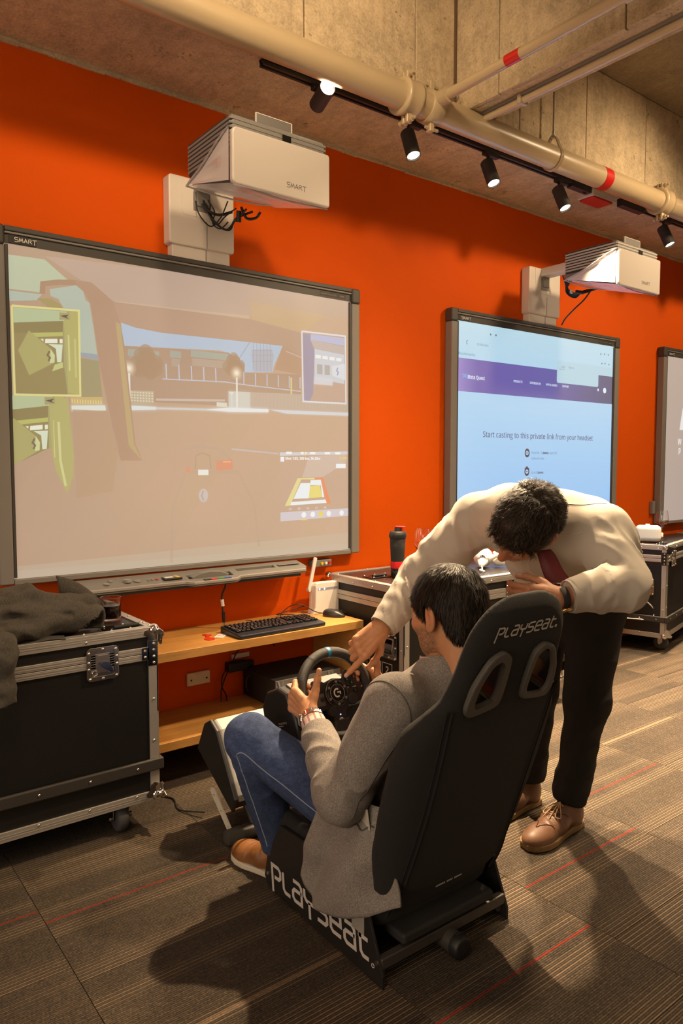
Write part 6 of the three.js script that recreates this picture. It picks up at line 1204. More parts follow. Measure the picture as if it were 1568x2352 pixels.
function handMesh(h, elbow, r, skin, cell = 0.0027) {
  const fore = bone(h.at(0, 0.012, 0), add(h.W, nrm(sub(elbow, h.W)), 0.09), r * 0.82, r);
  const f = (x, y, z) => smin(h.fn(x, y, z), fore(x, y, z), 0.018);
  const c = h.center, R = 0.132, e = add(h.W, nrm(sub(elbow, h.W)), 0.06);
  const lo = [0, 1, 2].map((i) => Math.min(c[i] - R, e[i] - 0.04)), hi = [0, 1, 2].map((i) => Math.max(c[i] + R, e[i] + 0.04));
  const col = (x, y, z, n) => { let k = skin.map((v) => v * (1 + 0.09 * noise3(x * 120, y * 120, z * 120) + 0.05 * noise3(x * 500, y * 500, z * 500))); for (const t of h.tips) { const d = Math.hypot(x - t.q[0], y - t.q[1], z - t.q[2]); if (d < 0.012) { k = mix3(k, [skin[0] * 1.08, skin[1] * 0.8, skin[2] * 0.75], 0.5 * (1 - d / 0.012)); if (dot(n, t.up) > 0.62 && d < 0.0105) k = mix3(k, [0.62, 0.42, 0.34], 0.8); } } return k; };
  return sdfMesh(f, lo, hi, cell, { color: col, safe: 1.3 });
}
// strands laid over a hair cap
function strands(sdf, H, geo, count, { flow, len, steps = 6, width = 0.0011, lift = [0.0006, 0.004], dark, light, curl = 0.2, keep }) {
  const p = geo.attributes.position, tri = p.count / 3, pos = [], col = [], e = 0.002;
  const grad = (q) => nrm([sdf(q[0] + e, q[1], q[2]) - sdf(q[0] - e, q[1], q[2]), sdf(q[0], q[1] + e, q[2]) - sdf(q[0], q[1] - e, q[2]), sdf(q[0], q[1], q[2] + e) - sdf(q[0], q[1], q[2] - e)]);
  for (let s = 0; s < count; s++) {
    const t = Math.floor(rnd() * tri) * 3, a = rnd(), b = rnd() * (1 - a);
    let q = [0, 1, 2].map((i) => { const g = (k) => p.array[(t + k) * 3 + i]; return g(0) + (g(1) - g(0)) * a + (g(2) - g(0)) * b; });
    const l0 = H.to(...q); if (keep && !keep(l0, rnd())) continue;
    const L = len(l0) * rr(0.65, 1.25), hl = rr(lift[0], lift[1] * 1.3), seedc = rnd() * 9, k = rnd() ** 2.2, c = mix3(dark, light, k), w = width * rr(0.7, 1.5);
    let prev = null;
    for (let j = 0; j <= steps; j++) {
      const n = grad(q), u = j / steps, lq = H.to(...q);
      let d = flow(lq, u, seedc); d = [0, 1, 2].map((i) => H.L[i] * d[0] + H.U[i] * d[1] + H.F[i] * d[2]);
      const cu = curl * noise3(q[0] * 45 + seedc, q[1] * 45, q[2] * 45 + u * 2); const side0 = cross(n, d); d = add(d, side0, cu);
      const free = d.free; const dn = dot(d, n); d = nrm(sub(d, n.map((v) => v * dn * 0.92)));
      const side = nrm(cross(d, n)), ww = w * (1 - u * u * 0.85) / 2, A = add(q, side, ww), B = add(q, side, -ww);
      if (prev) { for (const v of [prev[0], prev[1], B, prev[0], B, A]) { pos.push(...v); col.push(...c.map((x) => x * (0.85 + 0.3 * u))); } }
      prev = [A, B]; q = add(q, d, L / steps);
      const off = lerp(0.0004, hl, Math.sin(Math.min(1, u * 1.2) * 1.57)), s2 = sdf(...q), pull = lq[1] < 0.07 && lq[2] > 0.05 ? 0.0 : 1; if (s2 < off || pull) q = add(q, n, off - s2);
    }
  }
  const g = new THREE.BufferGeometry(); g.setAttribute('position', new THREE.Float32BufferAttribute(pos, 3)); g.setAttribute('color', new THREE.Float32BufferAttribute(col, 3)); g.computeVertexNormals(); return prep(g);
}
function shoe({ heel, toe, H = 0, W = 1, style, upCut = 0.085 }) { // returns { upper, sole, at } ; heel and toe are floor points [x, z]
  const fx = toe[0] - heel[0], fz = toe[1] - heel[1], L = Math.hypot(fx, fz), f = [fx / L, 0, fz / L], s = [f[2], 0, -f[0]]; // s: to the left of the walking direction
  const at = (a, b, c) => [heel[0] + s[0] * a + f[0] * c, H + b, heel[1] + s[2] * a + f[2] * c];
  const k = L / 0.30, to = (x, y, z) => { x -= heel[0]; y -= H; z -= heel[1]; return [(x * s[0] + z * s[2]) / W, y, (x * f[0] + z * f[2]) / k]; };
  const w = (z) => { const T = [[0, 0.018], [0.02, 0.03], [0.05, 0.034], [0.1, 0.033], [0.15, 0.038], [0.2, 0.046], [0.24, 0.045], [0.27, 0.036], [0.29, 0.022], [0.3, 0.006]]; for (let i = 1; i < T.length; i++) if (z <= T[i][0]) return lerp(T[i - 1][1], T[i][1], clamp((z - T[i - 1][0]) / (T[i][0] - T[i - 1][0]), 0, 1)); return 0.004; };
  const parts = [ell([0, 0.05, 0.05], [0.034, 0.05, 0.047]), bone([0, 0.055, 0.055], [0, 0.045, 0.14], 0.032, 0.034), bone([0, 0.045, 0.14], [0.002, 0.03, 0.21], 0.036, 0.031, { wide: [[1, 0, 0], 1.25] }), ell([0.002, 0.026, 0.236], [0.045, 0.036, 0.06]), bone([0, 0.05, 0.05], [0, 0.13, 0.05], 0.034, 0.036)];
  const body = uni(parts, 0.03), tongue = bone([0, 0.075, 0.12], [0, 0.10, 0.085], 0.02, 0.02);
  const sdf = (X, Y, Z) => { const [x, y, z] = to(X, Y, Z); let d = smin(body(x, y, z), tongue(x, y, z), 0.02); d = smax(d, 0.018 - y, 0.004); d = smax(d, y - upCut, 0.006); const crease = z > 0.15 && z < 0.2 ? 0.0016 * Math.sin((z - x * 0.3) * 260) * sstep(0.03, 0.05, y) : 0; return d + crease; };
  const c = at(0, 0.05, L / 2), lo = [c[0] - L * 0.62, H - 0.002, c[2] - L * 0.62], hi = [c[0] + L * 0.62, H + upCut + 0.02, c[2] + L * 0.62];
  const ol = []; for (let i = 0; i <= 30; i++) { const z = 0.3 * i / 30; ol.push([w(z) * 1.12 + 0.002, z]); } for (let i = 29; i > 0; i--) { const z = 0.3 * i / 30; ol.push([-w(z) * 1.12 - 0.002, z]); }
  const soleG = extr(ol.map(([x, z]) => [x * W, (z - 0.002) * k]), style === 'slip' ? 0.019 : 0.022, 0.004).rotateX(Math.PI / 2); // x, -z up
  // rotateX puts y -> z and z -> -y
  const m = new THREE.Matrix4().makeBasis(V(s[0], 0, s[2]), V(0, 1, 0), V(f[0], 0, f[2])); soleG.translate(0, style === 'slip' ? 0.0205 : 0.0235, 0).applyMatrix4(m).translate(heel[0], H, heel[1]);
  return { sdf, lo, hi, soleG, at, to, L };
}
const SKIN1 = [0.52, 0.245, 0.115], SKIN2 = [0.46, 0.205, 0.105];
// ================================================================ the seated man
{
  const t = thing('person', 'seated dark-haired man in a grey blazer and jeans holding the steering wheel', 'person');
  const H = headFrame([1.402, 0.902, 1.685], [-0.06, -0.2, -0.97], [0.0, 1, -0.1]);
  const shL = [1.205, 0.698, 1.70], shR = [1.55, 0.698, 1.695], elL = [1.108, 0.452, 1.605], elR = [1.655, 0.455, 1.575];
  const rim = (a) => { const c = Math.cos(a), s = Math.sin(a), T = 20.5 * Math.PI / 180; return [1.36 + 0.1275 * c, 0.585 + 0.1275 * s * Math.cos(T), 1.25 - 0.1275 * s * Math.sin(T)]; };
  const grip = (left) => {
    const m = left ? 1 : -1, R0 = rim(left ? 3.06 : 0.12), y = nrm([-0.10 * m, 0.36, -0.93]), T = nrm([0, 0.94, -0.35]);
    const x = nrm(sub(T, y.map((v) => v * dot(T, y)))); let z = cross(x, y); if (left) z = z.map((v) => -v);
    const W = [0, 1, 2].map((i) => R0[i] - z[i] * 0.031 - y[i] * 0.084);
    return hand({ W, y, x, left, curls: [[38, 74, 42], [44, 80, 44], [48, 84, 44], [52, 86, 44]], thumb: [[0.82, 0.36, 0.42], [0.95, 0.26, 0.10], [0.98, 0.18, 0.02]] });
  };
  const hL = grip(true), hR = grip(false), wrL = hL.W, wrR = hR.W;
  const pelvis = [1.375, 0.30, 1.545], waist = [1.375, 0.46, 1.595], chest = [1.375, 0.63, 1.655], nb = [1.38, 0.755, 1.695];
  const X1 = [1, 0, 0];
  // body: one surface under the clothes, joined with finer meshes of the head and hands
  const bodyB = uni([bone(pelvis, waist, 0.098, 0.09, { wide: [X1, 1.4] }), bone(waist, chest, 0.09, 0.095, { wide: [X1, 1.4] }), bone(shL, shR, 0.045), bone(chest, nb, 0.07, 0.055), bone(shL, elL, 0.045, 0.036), bone(elL, wrL, 0.036, 0.026), bone(shR, elR, 0.045, 0.036), bone(elR, wrR, 0.036, 0.026), bone([1.285, 0.27, 1.55], [1.092, 0.482, 1.18], 0.07, 0.052), bone([1.092, 0.482, 1.18], [1.19, 0.10, 1.18], 0.048, 0.035), bone([1.465, 0.27, 1.55], [1.535, 0.43, 1.13], 0.07, 0.052), bone([1.535, 0.43, 1.13], [1.50, 0.13, 0.93], 0.048, 0.034), bone([1.19, 0.09, 1.18], [1.18, 0.045, 1.06], 0.022, 0.018), bone([1.50, 0.17, 0.93], [1.495, 0.20, 0.84], 0.02, 0.018)], 0.03);
  const hs = (x, y, z) => HEAD(...H.to(x, y, z)), skinC = skinHead(H, { skin: SKIN1, stubble: 0.95 });
  const b = part('body', [sdfMesh(bodyB, [1.0, 0.0, 0.72], [1.78, 0.82, 1.84], 0.013, { color: () => SKIN1 }), sdfMesh(hs, [1.27, 0.725, 1.54], [1.53, 1.055, 1.83], 0.0036, { color: skinC, safe: 1.3 }), handMesh(hL, elL, 0.03, SKIN1), handMesh(hR, elR, 0.03, SKIN1)], M.skin, t);
  // hair: short, dark, brushed away from the crown
  const cap0 = ell([0, 0.038, -0.018], [0.0845, 0.094, 0.107]), nape = ell([0, -0.02, -0.058], [0.068, 0.078, 0.058]);
  const line = (z, x) => z > 0.05 ? lerp(0.03, 0.082, sstep(0.05, 0.085, z)) - 0.0 : z > 0.012 ? lerp(-0.028, 0.03, sstep(0.034, 0.056, z)) : z > -0.036 ? lerp(0.008, 0.035, sstep(-0.036, -0.004, z)) * (1 - sstep(0.004, 0.016, z)) - 0.028 * sstep(0.0, 0.016, z) : lerp(-0.092, 0.0, sstep(-0.062, -0.036, z));
  const hairL = (x, y, z) => { let d = smin(cap0(x, y, z), nape(x, y, z), 0.03); d += 0.0022 * noise3(x * 55, y * 40, z * 55) + 0.001 * noise3(x * 140, y * 90, z * 140); return smax(d, (line(z, x) - y) * 0.7 + 0.003 * noise3(x * 160, y * 160, z * 160), 0.006); };
  const hair = (x, y, z) => hairL(...H.to(x, y, z));
  const cap = sdfMesh(hair, [1.27, 0.78, 1.53], [1.53, 1.06, 1.85], 0.0042, { color: () => [0.011, 0.008, 0.006], safe: 1.5 });
  const whorl = [-0.012, 0.118, -0.05];
  const flow = (p, u, s) => { const d = [p[0] - whorl[0], p[1] - whorl[1], p[2] - whorl[2]], r = Math.hypot(d[0], d[2]) + 1e-3; const sw = 0.5 * Math.exp(-r * 25); return nrm([d[0] / r - sw * d[2] / r, -0.55 - 6 * Math.max(0, 0.1 - p[1]), d[2] / r + sw * d[0] / r]); };
  part('hair', [cap, strands(hair, H, cap, 15000, { flow, len: (p) => 0.020 + 0.016 * sstep(-0.02, 0.09, p[1]), steps: 5, width: 0.0010, lift: [0.0008, 0.0065], dark: [0.007, 0.0055, 0.0045], light: [0.05, 0.036, 0.024], curl: 0.35 })], M.hair, t);
  // jeans
  const jeans = uni([bone(pelvis, add(pelvis, [0, 0.1, 0.02]), 0.112, 0.108, { wide: [X1, 1.42] }), bone([1.285, 0.278, 1.55], [1.092, 0.482, 1.178], 0.09, 0.070, { fold: [0.0035, 14, 20], at: [0.95, 0.28, 0.35] }), bone([1.092, 0.480, 1.178], [1.19, 0.125, 1.19], 0.069, 0.055, { fold: [0.005, 22, 16], at: [0.15, 0.3, 0.6], cut: 2 }), bone([1.465, 0.278, 1.55], [1.535, 0.43, 1.13], 0.09, 0.07), bone([1.535, 0.43, 1.13], [1.502, 0.16, 0.95], 0.068, 0.055, { cut: 2 })], 0.022);
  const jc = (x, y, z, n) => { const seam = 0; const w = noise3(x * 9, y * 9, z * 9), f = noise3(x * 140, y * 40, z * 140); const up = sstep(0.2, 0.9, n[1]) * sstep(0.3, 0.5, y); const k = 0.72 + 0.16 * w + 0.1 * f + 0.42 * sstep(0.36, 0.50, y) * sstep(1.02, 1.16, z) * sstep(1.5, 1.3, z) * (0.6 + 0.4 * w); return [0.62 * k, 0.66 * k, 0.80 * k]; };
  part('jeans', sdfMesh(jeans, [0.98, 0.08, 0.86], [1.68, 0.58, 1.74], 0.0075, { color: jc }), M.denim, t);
  { // outer seam stitched along the leg
    const a = [1.285, 0.278, 1.55], k = [1.092, 0.482, 1.178], an = [1.19, 0.125, 1.19]; const pts = []; const side = nrm([-0.75, -0.35, 0.55]);
    const snap = (q, d) => { let p = add(q, d, 0.13); for (let i = 0; i < 40; i++) { const s = jeans(...p); p = add(p, d, -s * 0.8); } return add(p, d, 0.0006); };
    for (let i = 2; i <= 18; i++) pts.push(snap(mix3(a, k, i / 19), nrm([-0.62, -0.05, 0.30])));
    for (let i = 1; i <= 13; i++) pts.push(snap(mix3(k, an, i / 14), nrm([-0.9, 0.0, 0.42 - 0.0 * i])));
    part('seam', cable(pts, 0.0016, 120, 5), std({ color: C(0.30, 0.36, 0.48), roughness: 0.9 }), t);
    const hem = []; for (let i = 0; i <= 30; i++) { const A = i / 30 * 6.283; const d = nrm(sub(an, k)), s0 = nrm(cross(d, [0, 0, 1])), t0 = cross(d, s0); hem.push(add(add(an, d, -0.012), [0, 1, 2].map((j) => s0[j] * Math.cos(A) + t0[j] * Math.sin(A)), 0.0555)); } part('hem', cable(hem, 0.002, 60, 5), std({ color: C(0.16, 0.21, 0.32), roughness: 0.9 }), t);
  }
  // blazer
  const sl = (s, e, w, k2) => { const c = mix3(e, w, 0.80); return [bone(s, e, 0.077, 0.060, { fold: [0.010, 15, 14], at: [0.9, 0.35, 0.22] }), bone(e, c, 0.062, 0.048, { fold: [0.010, 18, 16], at: [0.15, 0.4, 0.3], cut: 2 }), ball(e, 0.057)]; };
  const blazer0 = uni([bone(add(pelvis, [0, 0.0, 0.005]), waist, 0.124, 0.116, { wide: [X1, 1.46], fold: [0.004, 8, 6] }), bone(waist, chest, 0.116, 0.117, { wide: [X1, 1.46], fold: [0.0045, 9, 7], at: [0.4, 0.5, 0.3] }), bone(shL, shR, 0.066, 0.066), bone([1.30, 0.64, 1.675], [1.45, 0.64, 1.675], 0.10), bone(chest, [1.38, 0.752, 1.70], 0.09, 0.068)], 0.045);
  const arms = uni([...sl(shL, elL, wrL), ...sl(shR, elR, wrR)], 0.018);
  const neckHole = bone([1.385, 0.70, 1.69], [1.40, 0.84, 1.672], 0.052, 0.06);
  const front = (x, y, z) => Math.max(Math.abs(x - 1.37) - 0.055 * sstep(0.78, 0.6, y) - 0.03, z - 1.60);
  const blazer = (x, y, z) => { let d = smin(blazer0(x, y, z), arms(x, y, z), 0.03); d = smax(d, -neckHole(x, y, z), 0.008); d = smax(d, -front(x, y, z), 0.008); const seatZ = 1.618 + 0.345 * (y - 0.106); return smax(d, (z - seatZ) * 0.93, 0.03); };
  const skirtL = (u, v) => { // flap hanging outside the left base plate; u from front edge to vent, v from waist to hem
    const front = (v) => v < 0.5 ? mix3([1.125, 0.415, 1.505], [1.108, 0.262, 1.442], v * 2) : mix3([1.108, 0.262, 1.442], [1.112, 0.165, 1.425], v * 2 - 1);
    const rear = (v) => v < 0.5 ? mix3([1.17, 0.44, 1.70], [1.135, 0.34, 1.735], v * 2) : mix3([1.135, 0.34, 1.735], [1.152, 0.225, 1.775], v * 2 - 1);
    const hemC = [[1.112, 0.165, 1.425], [1.112, 0.130, 1.455], [1.112, 0.118, 1.51], [1.112, 0.137, 1.60], [1.122, 0.175, 1.69], [1.152, 0.230, 1.775]];
    const topC = [[1.125, 0.415, 1.505], [1.13, 0.42, 1.54], [1.14, 0.43, 1.58], [1.15, 0.435, 1.62], [1.16, 0.44, 1.66], [1.17, 0.44, 1.70]];
    const cu = (c) => { const x = u * 5, i = Math.min(4, Math.floor(x)); return mix3(c[i], c[i + 1], x - i); };
    const A = front(v), B = rear(v), Cc = cu(topC), D = cu(hemC), c00 = topC[0], c10 = topC[5], c01 = hemC[0], c11 = hemC[5];
    const p = [0, 1, 2].map((i) => lerp(A[i], B[i], u) + lerp(Cc[i], D[i], v) - (lerp(lerp(c00[i], c10[i], u), lerp(c01[i], c11[i], u), v)));
    const f = u * 1.1 + v * 0.55; p[0] += -0.022 * sstep(0.1, 0.8, v) * Math.sin(f * 8.5 - 1.2) * sstep(0.1, 0.35, u) - 0.018 * sstep(0.5, 0.9, v) * sstep(0.55, 0.7, u) * Math.sin((u - 0.55) * 9) + 0.005 * noise3(u * 6, v * 4, 3); return p;
  };
  part('blazer', [sdfMesh(blazer, [0.99, 0.13, 1.30], [1.77, 0.80, 1.88], 0.0072, { safe: 1.5 }), sheet(skirtL, 46, 34, 0.007)], M.jacket, t);
  // pieces of the blazer: collar, seams, pocket, cuff buttons
  const col = []; for (let i = 0; i <= 26; i++) { const A = (-0.15 + i / 26 * 1.3) * Math.PI; col.push([1.39 + 0.069 * Math.cos(A), 0.758 + 0.022 * Math.sin(A) - 0.004, 1.685 + 0.060 * Math.sin(A)]); }
  part('collar', sheet((u, v) => { const A = (-0.12 + u * 1.24) * Math.PI, r = 0.062 + 0.020 * v; return [1.390 + r * 1.08 * Math.cos(A), 0.770 - 0.036 * v + 0.010 * Math.sin(A), 1.686 + r * 0.97 * Math.sin(A)]; }, 36, 5, 0.005), M.jacket, t);
  const snapB = (q, d) => { let p = add(q, d, 0.2); for (let i = 0; i < 50; i++) p = add(p, d, -blazer(...p) * 0.8); return add(p, d, 0.0004); };
  const dark = std({ color: C(0.09, 0.083, 0.077), roughness: 0.95 });
  { const p = []; for (let i = 0; i <= 20; i++) { const A = i / 20 * Math.PI * 1.1 - 0.2; p.push(snapB(add(shL, [0, -0.01, 0]), nrm([-0.35 + 0.1 * Math.cos(A), Math.sin(A) * 0.9 - 0.2, 0.2 + Math.cos(A) * 0.9]))); } part('sleeve_seam', cable(p, 0.0014, 50, 5), dark, t); }
  { const p = []; for (let i = 1; i <= 14; i++) p.push(snapB(mix3(shL, elL, i / 14.5), nrm([-0.25, -0.45, 0.86]))); for (let i = 1; i < 12; i++) p.push(snapB(mix3(elL, wrL, i / 15), nrm([-0.35, -0.85, 0.30]))); part('sleeve_seam', cable(p, 0.0013, 80, 5), dark, t); }
  { const f = (u, v) => { const q = skirtL(u, v); return [q[0] - 0.0055, q[1], q[2]]; }; const p = []; for (let i = 0; i <= 12; i++) p.push(f(0.52 + i / 12 * 0.40, 0.20 + 0.02 * Math.sin(i))); part('pocket_flap', cable(p, 0.0022, 30, 5), dark, t); }
  for (let i = 0; i < 4; i++) { const q = snapB(mix3(elL, wrL, 0.56 + i * 0.062), nrm([-0.62, -0.72, -0.1])); part('cuff_button', new THREE.SphereGeometry(0.0065, 12, 8).scale(1, 1, 1).translate(...q), M.blackGloss, t); }
  // shirt collar and cuffs with a fine stripe, watch
  const stripe = std({ map: rep(dataTex(64, 8, (u, v, i) => (i % 16 < 5 ? [0.60, 0.42, 0.42] : [0.83, 0.72, 0.68])), 3, 1), roughness: 0.85 });
  const cg = sheet((u, v) => { const A = (-0.25 + u * 1.5) * Math.PI, r = 0.0600 + 0.006 * v; return [1.391 + r * 1.04 * Math.cos(A), 0.796 - 0.04 * v + 0.010 * Math.sin(A), 1.683 + r * 0.93 * Math.sin(A)]; }, 40, 4, 0.003);
  { const uv = cg.attributes.uv, pp = cg.attributes.position; for (let i = 0; i < uv.count; i++) uv.setXY(i, Math.atan2(pp.getZ(i) - 1.683, pp.getX(i) - 1.391) * 1.6, pp.getY(i)); } part('shirt_collar', cg, stripe, t);
  for (const [e, w] of [[elL, wrL], [elR, wrR]]) part('shirt_cuff', new THREE.CylinderGeometry(0.0365, 0.037, 0.05, 28, 2, true).applyQuaternion(new THREE.Quaternion().setFromUnitVectors(V(0, 1, 0), V(...nrm(sub(w, e))))).translate(...mix3(e, w, 0.83)), Object.assign(stripe.clone(), { side: THREE.DoubleSide }), t);
  { const d = nrm(sub(wrL, elL)), c = add(wrL, d, -0.012), q = new THREE.Quaternion().setFromUnitVectors(V(0, 1, 0), V(...d)); const w = part('wristwatch', [new THREE.TorusGeometry(0.031, 0.0012, 6, 30).rotateX(Math.PI / 2).scale(1, 1, 0.9).applyQuaternion(q).translate(...c)], M.chrome, t, 'steel bracelet watch');
    const link = new RoundedBoxGeometry(0.0082, 0.017, 0.0042, 1, 0.001); const faceDir = nrm(sub([-0.75, -0.25, 0.3], d.map((v) => v * dot([-0.75, -0.25, 0.3], d)))), s2 = cross(d, faceDir);
    for (let k = 0; k < 22; k++) { const A = k / 22 * 6.283; if (Math.cos(A) > 0.88) continue; const n = [0, 1, 2].map((i) => faceDir[i] * Math.cos(A) + s2[i] * Math.sin(A)), mtx = new THREE.Matrix4().makeBasis(V(...cross(d, n)), V(...d), V(...n)); const m = part('watch_link', link, M.chrome, w); m.applyMatrix4(mtx); m.position.set(...add(c, n, 0.0325)); }
    const fq = new THREE.Quaternion().setFromUnitVectors(V(0, 1, 0), V(...faceDir)); part('watch_face', lathe([[0, 0.006], [0.015, 0.006], [0.0185, 0.004], [0.019, 0], [0.019, -0.003], [0, -0.003]], 28).applyQuaternion(fq).translate(...add(c, faceDir, 0.0325)), M.chrome, w); part('watch_dial', cyl(0.0148, 0.0148, 0.001, 24).applyQuaternion(fq).translate(...add(c, faceDir, 0.0392)), M.blackGloss, w); }
  { const p = (u, v) => [1.150 - 0.012 * u, 0.452 - 0.05 * v - 0.02 * u + 0.01 * Math.sin(u * 7), 1.60 + 0.075 * u + 0.012 * v]; part('shirt_tail', sheet(p, 8, 5, 0.003), M.shirt, t); }
  // shoes
  const brown = (x, y, z) => { const n = noise3(x * 30, y * 30, z * 30), f = noise3(x * 200, y * 200, z * 200), k = 1 + 0.14 * n + 0.1 * f; return [0.23 * k, 0.092 * k, 0.026 * k]; };
  const s1 = shoe({ heel: [1.222, 1.215], toe: [1.168, 0.945], style: 'slip', upCut: 0.10 }); const sm1 = part('shoe', sdfMesh(s1.sdf, s1.lo, s1.hi, 0.0055, { color: brown }), M.leather, t, 'brown slip-on shoe with a white sole'); part('sole', s1.soleG, M.soleWhite, sm1);
  const el = []; for (let i = 0; i <= 10; i++) el.push(s1.at(-0.0335 * Math.cos(i / 10 * 3.14) , 0.078 - 0.02 * Math.sin(i / 10 * 3.14), 0.135 - 0.03 * Math.sin(i / 10 * 3.14)));
  const s2 = shoe({ heel: [1.50, 0.99], toe: [1.49, 0.73], H: 0.16, style: 'slip', upCut: 0.10 }); const sm2 = part('shoe', sdfMesh(s2.sdf, s2.lo, s2.hi, 0.0065, { color: brown }), M.leather, t); part('sole', s2.soleG, M.soleWhite, sm2);
}
// ================================================================ the standing man
{
  const t = thing('person', 'standing man in a white shirt and dark trousers bending over to point at the wheel', 'person');
  const H = headFrame([1.722, 1.122, 1.688], [-0.60, -0.74, -0.28], [-0.50, 0.62, 0.60]);
  const shL = [1.985, 1.085, 1.775], shR = [1.775, 1.125, 1.455], elL = [1.905, 0.955, 1.895], elR = [1.622, 0.948, 1.365];
  const hip = [2.255, 0.872, 1.475], mid = [2.085, 0.99, 1.55], chest = [1.935, 1.075, 1.61], nb = [1.835, 1.115, 1.645], wide = [0.52, -0.07, 0.85];
  const hR = hand({ W: [1.452, 0.795, 1.360], y: [-0.74, -0.62, -0.27], x: [0.36, -0.63, 0.50], left: false, curls: [[6, 16, 12], [52, 84, 50], [58, 88, 52], [60, 88, 52]], thumb: [[0.62, 0.55, 0.5], [0.3, 0.92, 0.35], [0.05, 0.98, 0.1]] });
  const hL = hand({ W: [1.722, 0.926, 1.812], y: [-0.79, 0.02, -0.61], x: [0.0, 1, 0.06], left: true, curls: [[28, 48, 30], [34, 56, 34], [38, 60, 34], [42, 60, 34]], thumb: [[0.5, 0.75, 0.35], [0.25, 0.95, 0.2], [0.06, 1, 0.08]] });
  const wrR = hR.W, wrL = hL.W, hpL = [2.285, 0.835, 1.555], hpR = [2.225, 0.835, 1.385], knL = [2.262, 0.46, 1.545], knR = [2.235, 0.46, 1.345], anL = [2.212, 0.10, 1.518], anR = [2.235, 0.10, 1.318];
  const bodyB = uni([bone(hip, mid, 0.10, 0.10, { wide: [wide, 1.25] }), bone(mid, chest, 0.10, 0.10, { wide: [wide, 1.3] }), bone(shR, shL, 0.05), bone(chest, nb, 0.07, 0.055), bone(shL, elL, 0.046, 0.038), bone(elL, wrL, 0.037, 0.026), bone(shR, elR, 0.046, 0.038), bone(elR, wrR, 0.037, 0.026), bone(hpL, hpR, 0.09), bone(hpL, knL, 0.075, 0.052), bone(knL, anL, 0.05, 0.028), bone(hpR, knR, 0.075, 0.052), bone(knR, anR, 0.05, 0.028), bone(anL, [2.10, 0.045, 1.523], 0.022, 0.018), bone(anR, [2.12, 0.045, 1.313], 0.022, 0.018)], 0.02);
  const hs = (x, y, z) => HEAD(...H.to(x, y, z)), skinC = skinHead(H, { skin: SKIN2, stubble: 0.25 });
  part('body', [sdfMesh(bodyB, [1.40, 0.0, 1.20], [2.42, 1.22, 2.02], 0.014, { color: () => SKIN2 }), sdfMesh(hs, H.O.map((v) => v - 0.19), H.O.map((v) => v + 0.19), 0.0038, { color: skinC, safe: 1.3 }), handMesh(hR, elR, 0.03, SKIN1), handMesh(hL, elL, 0.03, SKIN2)], M.skin, t);
  // hair: wavy, thinning on top, falling over the forehead
  const cap0 = ell([0, 0.040, -0.014], [0.0855, 0.094, 0.108]), nape = ell([0, -0.02, -0.056], [0.069, 0.072, 0.058]);
  const line = (z) => z > 0.05 ? lerp(0.03, 0.066, sstep(0.05, 0.085, z)) : z > 0.010 ? lerp(-0.026, 0.03, sstep(0.034, 0.056, z)) : z > -0.038 ? 0.022 - 0.05 * sstep(0.0, 0.010, z) : lerp(-0.085, 0.0, sstep(-0.062, -0.038, z));
  const hairL = (x, y, z) => { let d = smin(cap0(x, y, z), nape(x, y, z), 0.03); d += 0.0045 * noise3(x * 38, y * 38, z * 38 + 4) + 0.002 * noise3(x * 110, y * 110, z * 110); return smax(d, (line(z) - y) * 0.7 + 0.004 * noise3(x * 120, y * 120, z * 120), 0.007); };
  const hair = (x, y, z) => hairL(...H.to(x, y, z));
  const thin = (p) => Math.exp(-((p[0] + 0.012) ** 2 + (p[2] - 0.05) ** 2) / 0.00035) + 0.8 * Math.exp(-((p[0] - 0.035) ** 2 + (p[2] - 0.022) ** 2) / 0.0003);
  const cap = sdfMesh(hair, H.O.map((v) => v - 0.17), H.O.map((v) => v + 0.17), 0.0042, { color: (x, y, z) => { const p = H.to(x, y, z), k = p[1] > 0.07 ? clamp(thin(p), 0, 1) * 0.75 : 0; return mix3([0.012, 0.009, 0.007], [0.17, 0.085, 0.05], k); }, safe: 1.6 });
  const flow = (p, u, s) => { const side = p[0] * 9; const f = p[2] > -0.05 ? 1 : -0.3; const w = 0.7 * Math.sin(p[2] * 95 + s * 0.7 + p[0] * 60); return nrm([side * 0.9 + w * 0.55, p[1] < 0.05 ? -0.7 : -0.15, f + 0.25 * Math.cos(s)]); };
  part('hair', [cap, strands(hair, H, cap, 14000, { flow, len: (p) => (p[2] > 0.05 && p[1] > 0.03 ? 0.058 : 0.036), steps: 7, width: 0.0011, lift: [0.001, 0.011], dark: [0.008, 0.0065, 0.005], light: [0.085, 0.06, 0.04], curl: 1.0, keep: (p, r) => p[1] < 0.07 || r > clamp(thin(p), 0, 1) * 0.8 })], M.hair, t);
  // shirt
  const shirt0 = uni([bone(hip, mid, 0.140, 0.134, { wide: [wide, 1.22], fold: [0.011, 12, 8] }), bone(mid, chest, 0.134, 0.128, { wide: [wide, 1.28], fold: [0.010, 10, 9] }), bone(shR, shL, 0.074, 0.082), bone(add(shR, [0.09, 0.01, 0.06]), add(shL, [0.05, 0.015, -0.09]), 0.105, 0.10), bone(chest, nb, 0.095, 0.068)], 0.05);
  const cfR = mix3(elR, wrR, 0.94), cfL = mix3(elL, wrL, 0.86);
  const sleeves = uni([bone(shR, elR, 0.080, 0.062, { fold: [0.0115, 17, 24], at: [0.8, 0.6, 0.4] }), bone(elR, cfR, 0.062, 0.043, { fold: [0.0095, 22, 26], at: [0.1, 0.6, 0.3], cut: 2 }), ball(elR, 0.06), bone(shL, elL, 0.088, 0.066, { fold: [0.012, 15, 20], at: [0.8, 0.6, 0.4] }), bone(elL, cfL, 0.064, 0.046, { fold: [0.011, 17, 22], at: [0.3, 0.5, 0.45], cut: 2 }), ball(elL, 0.062)], 0.02);
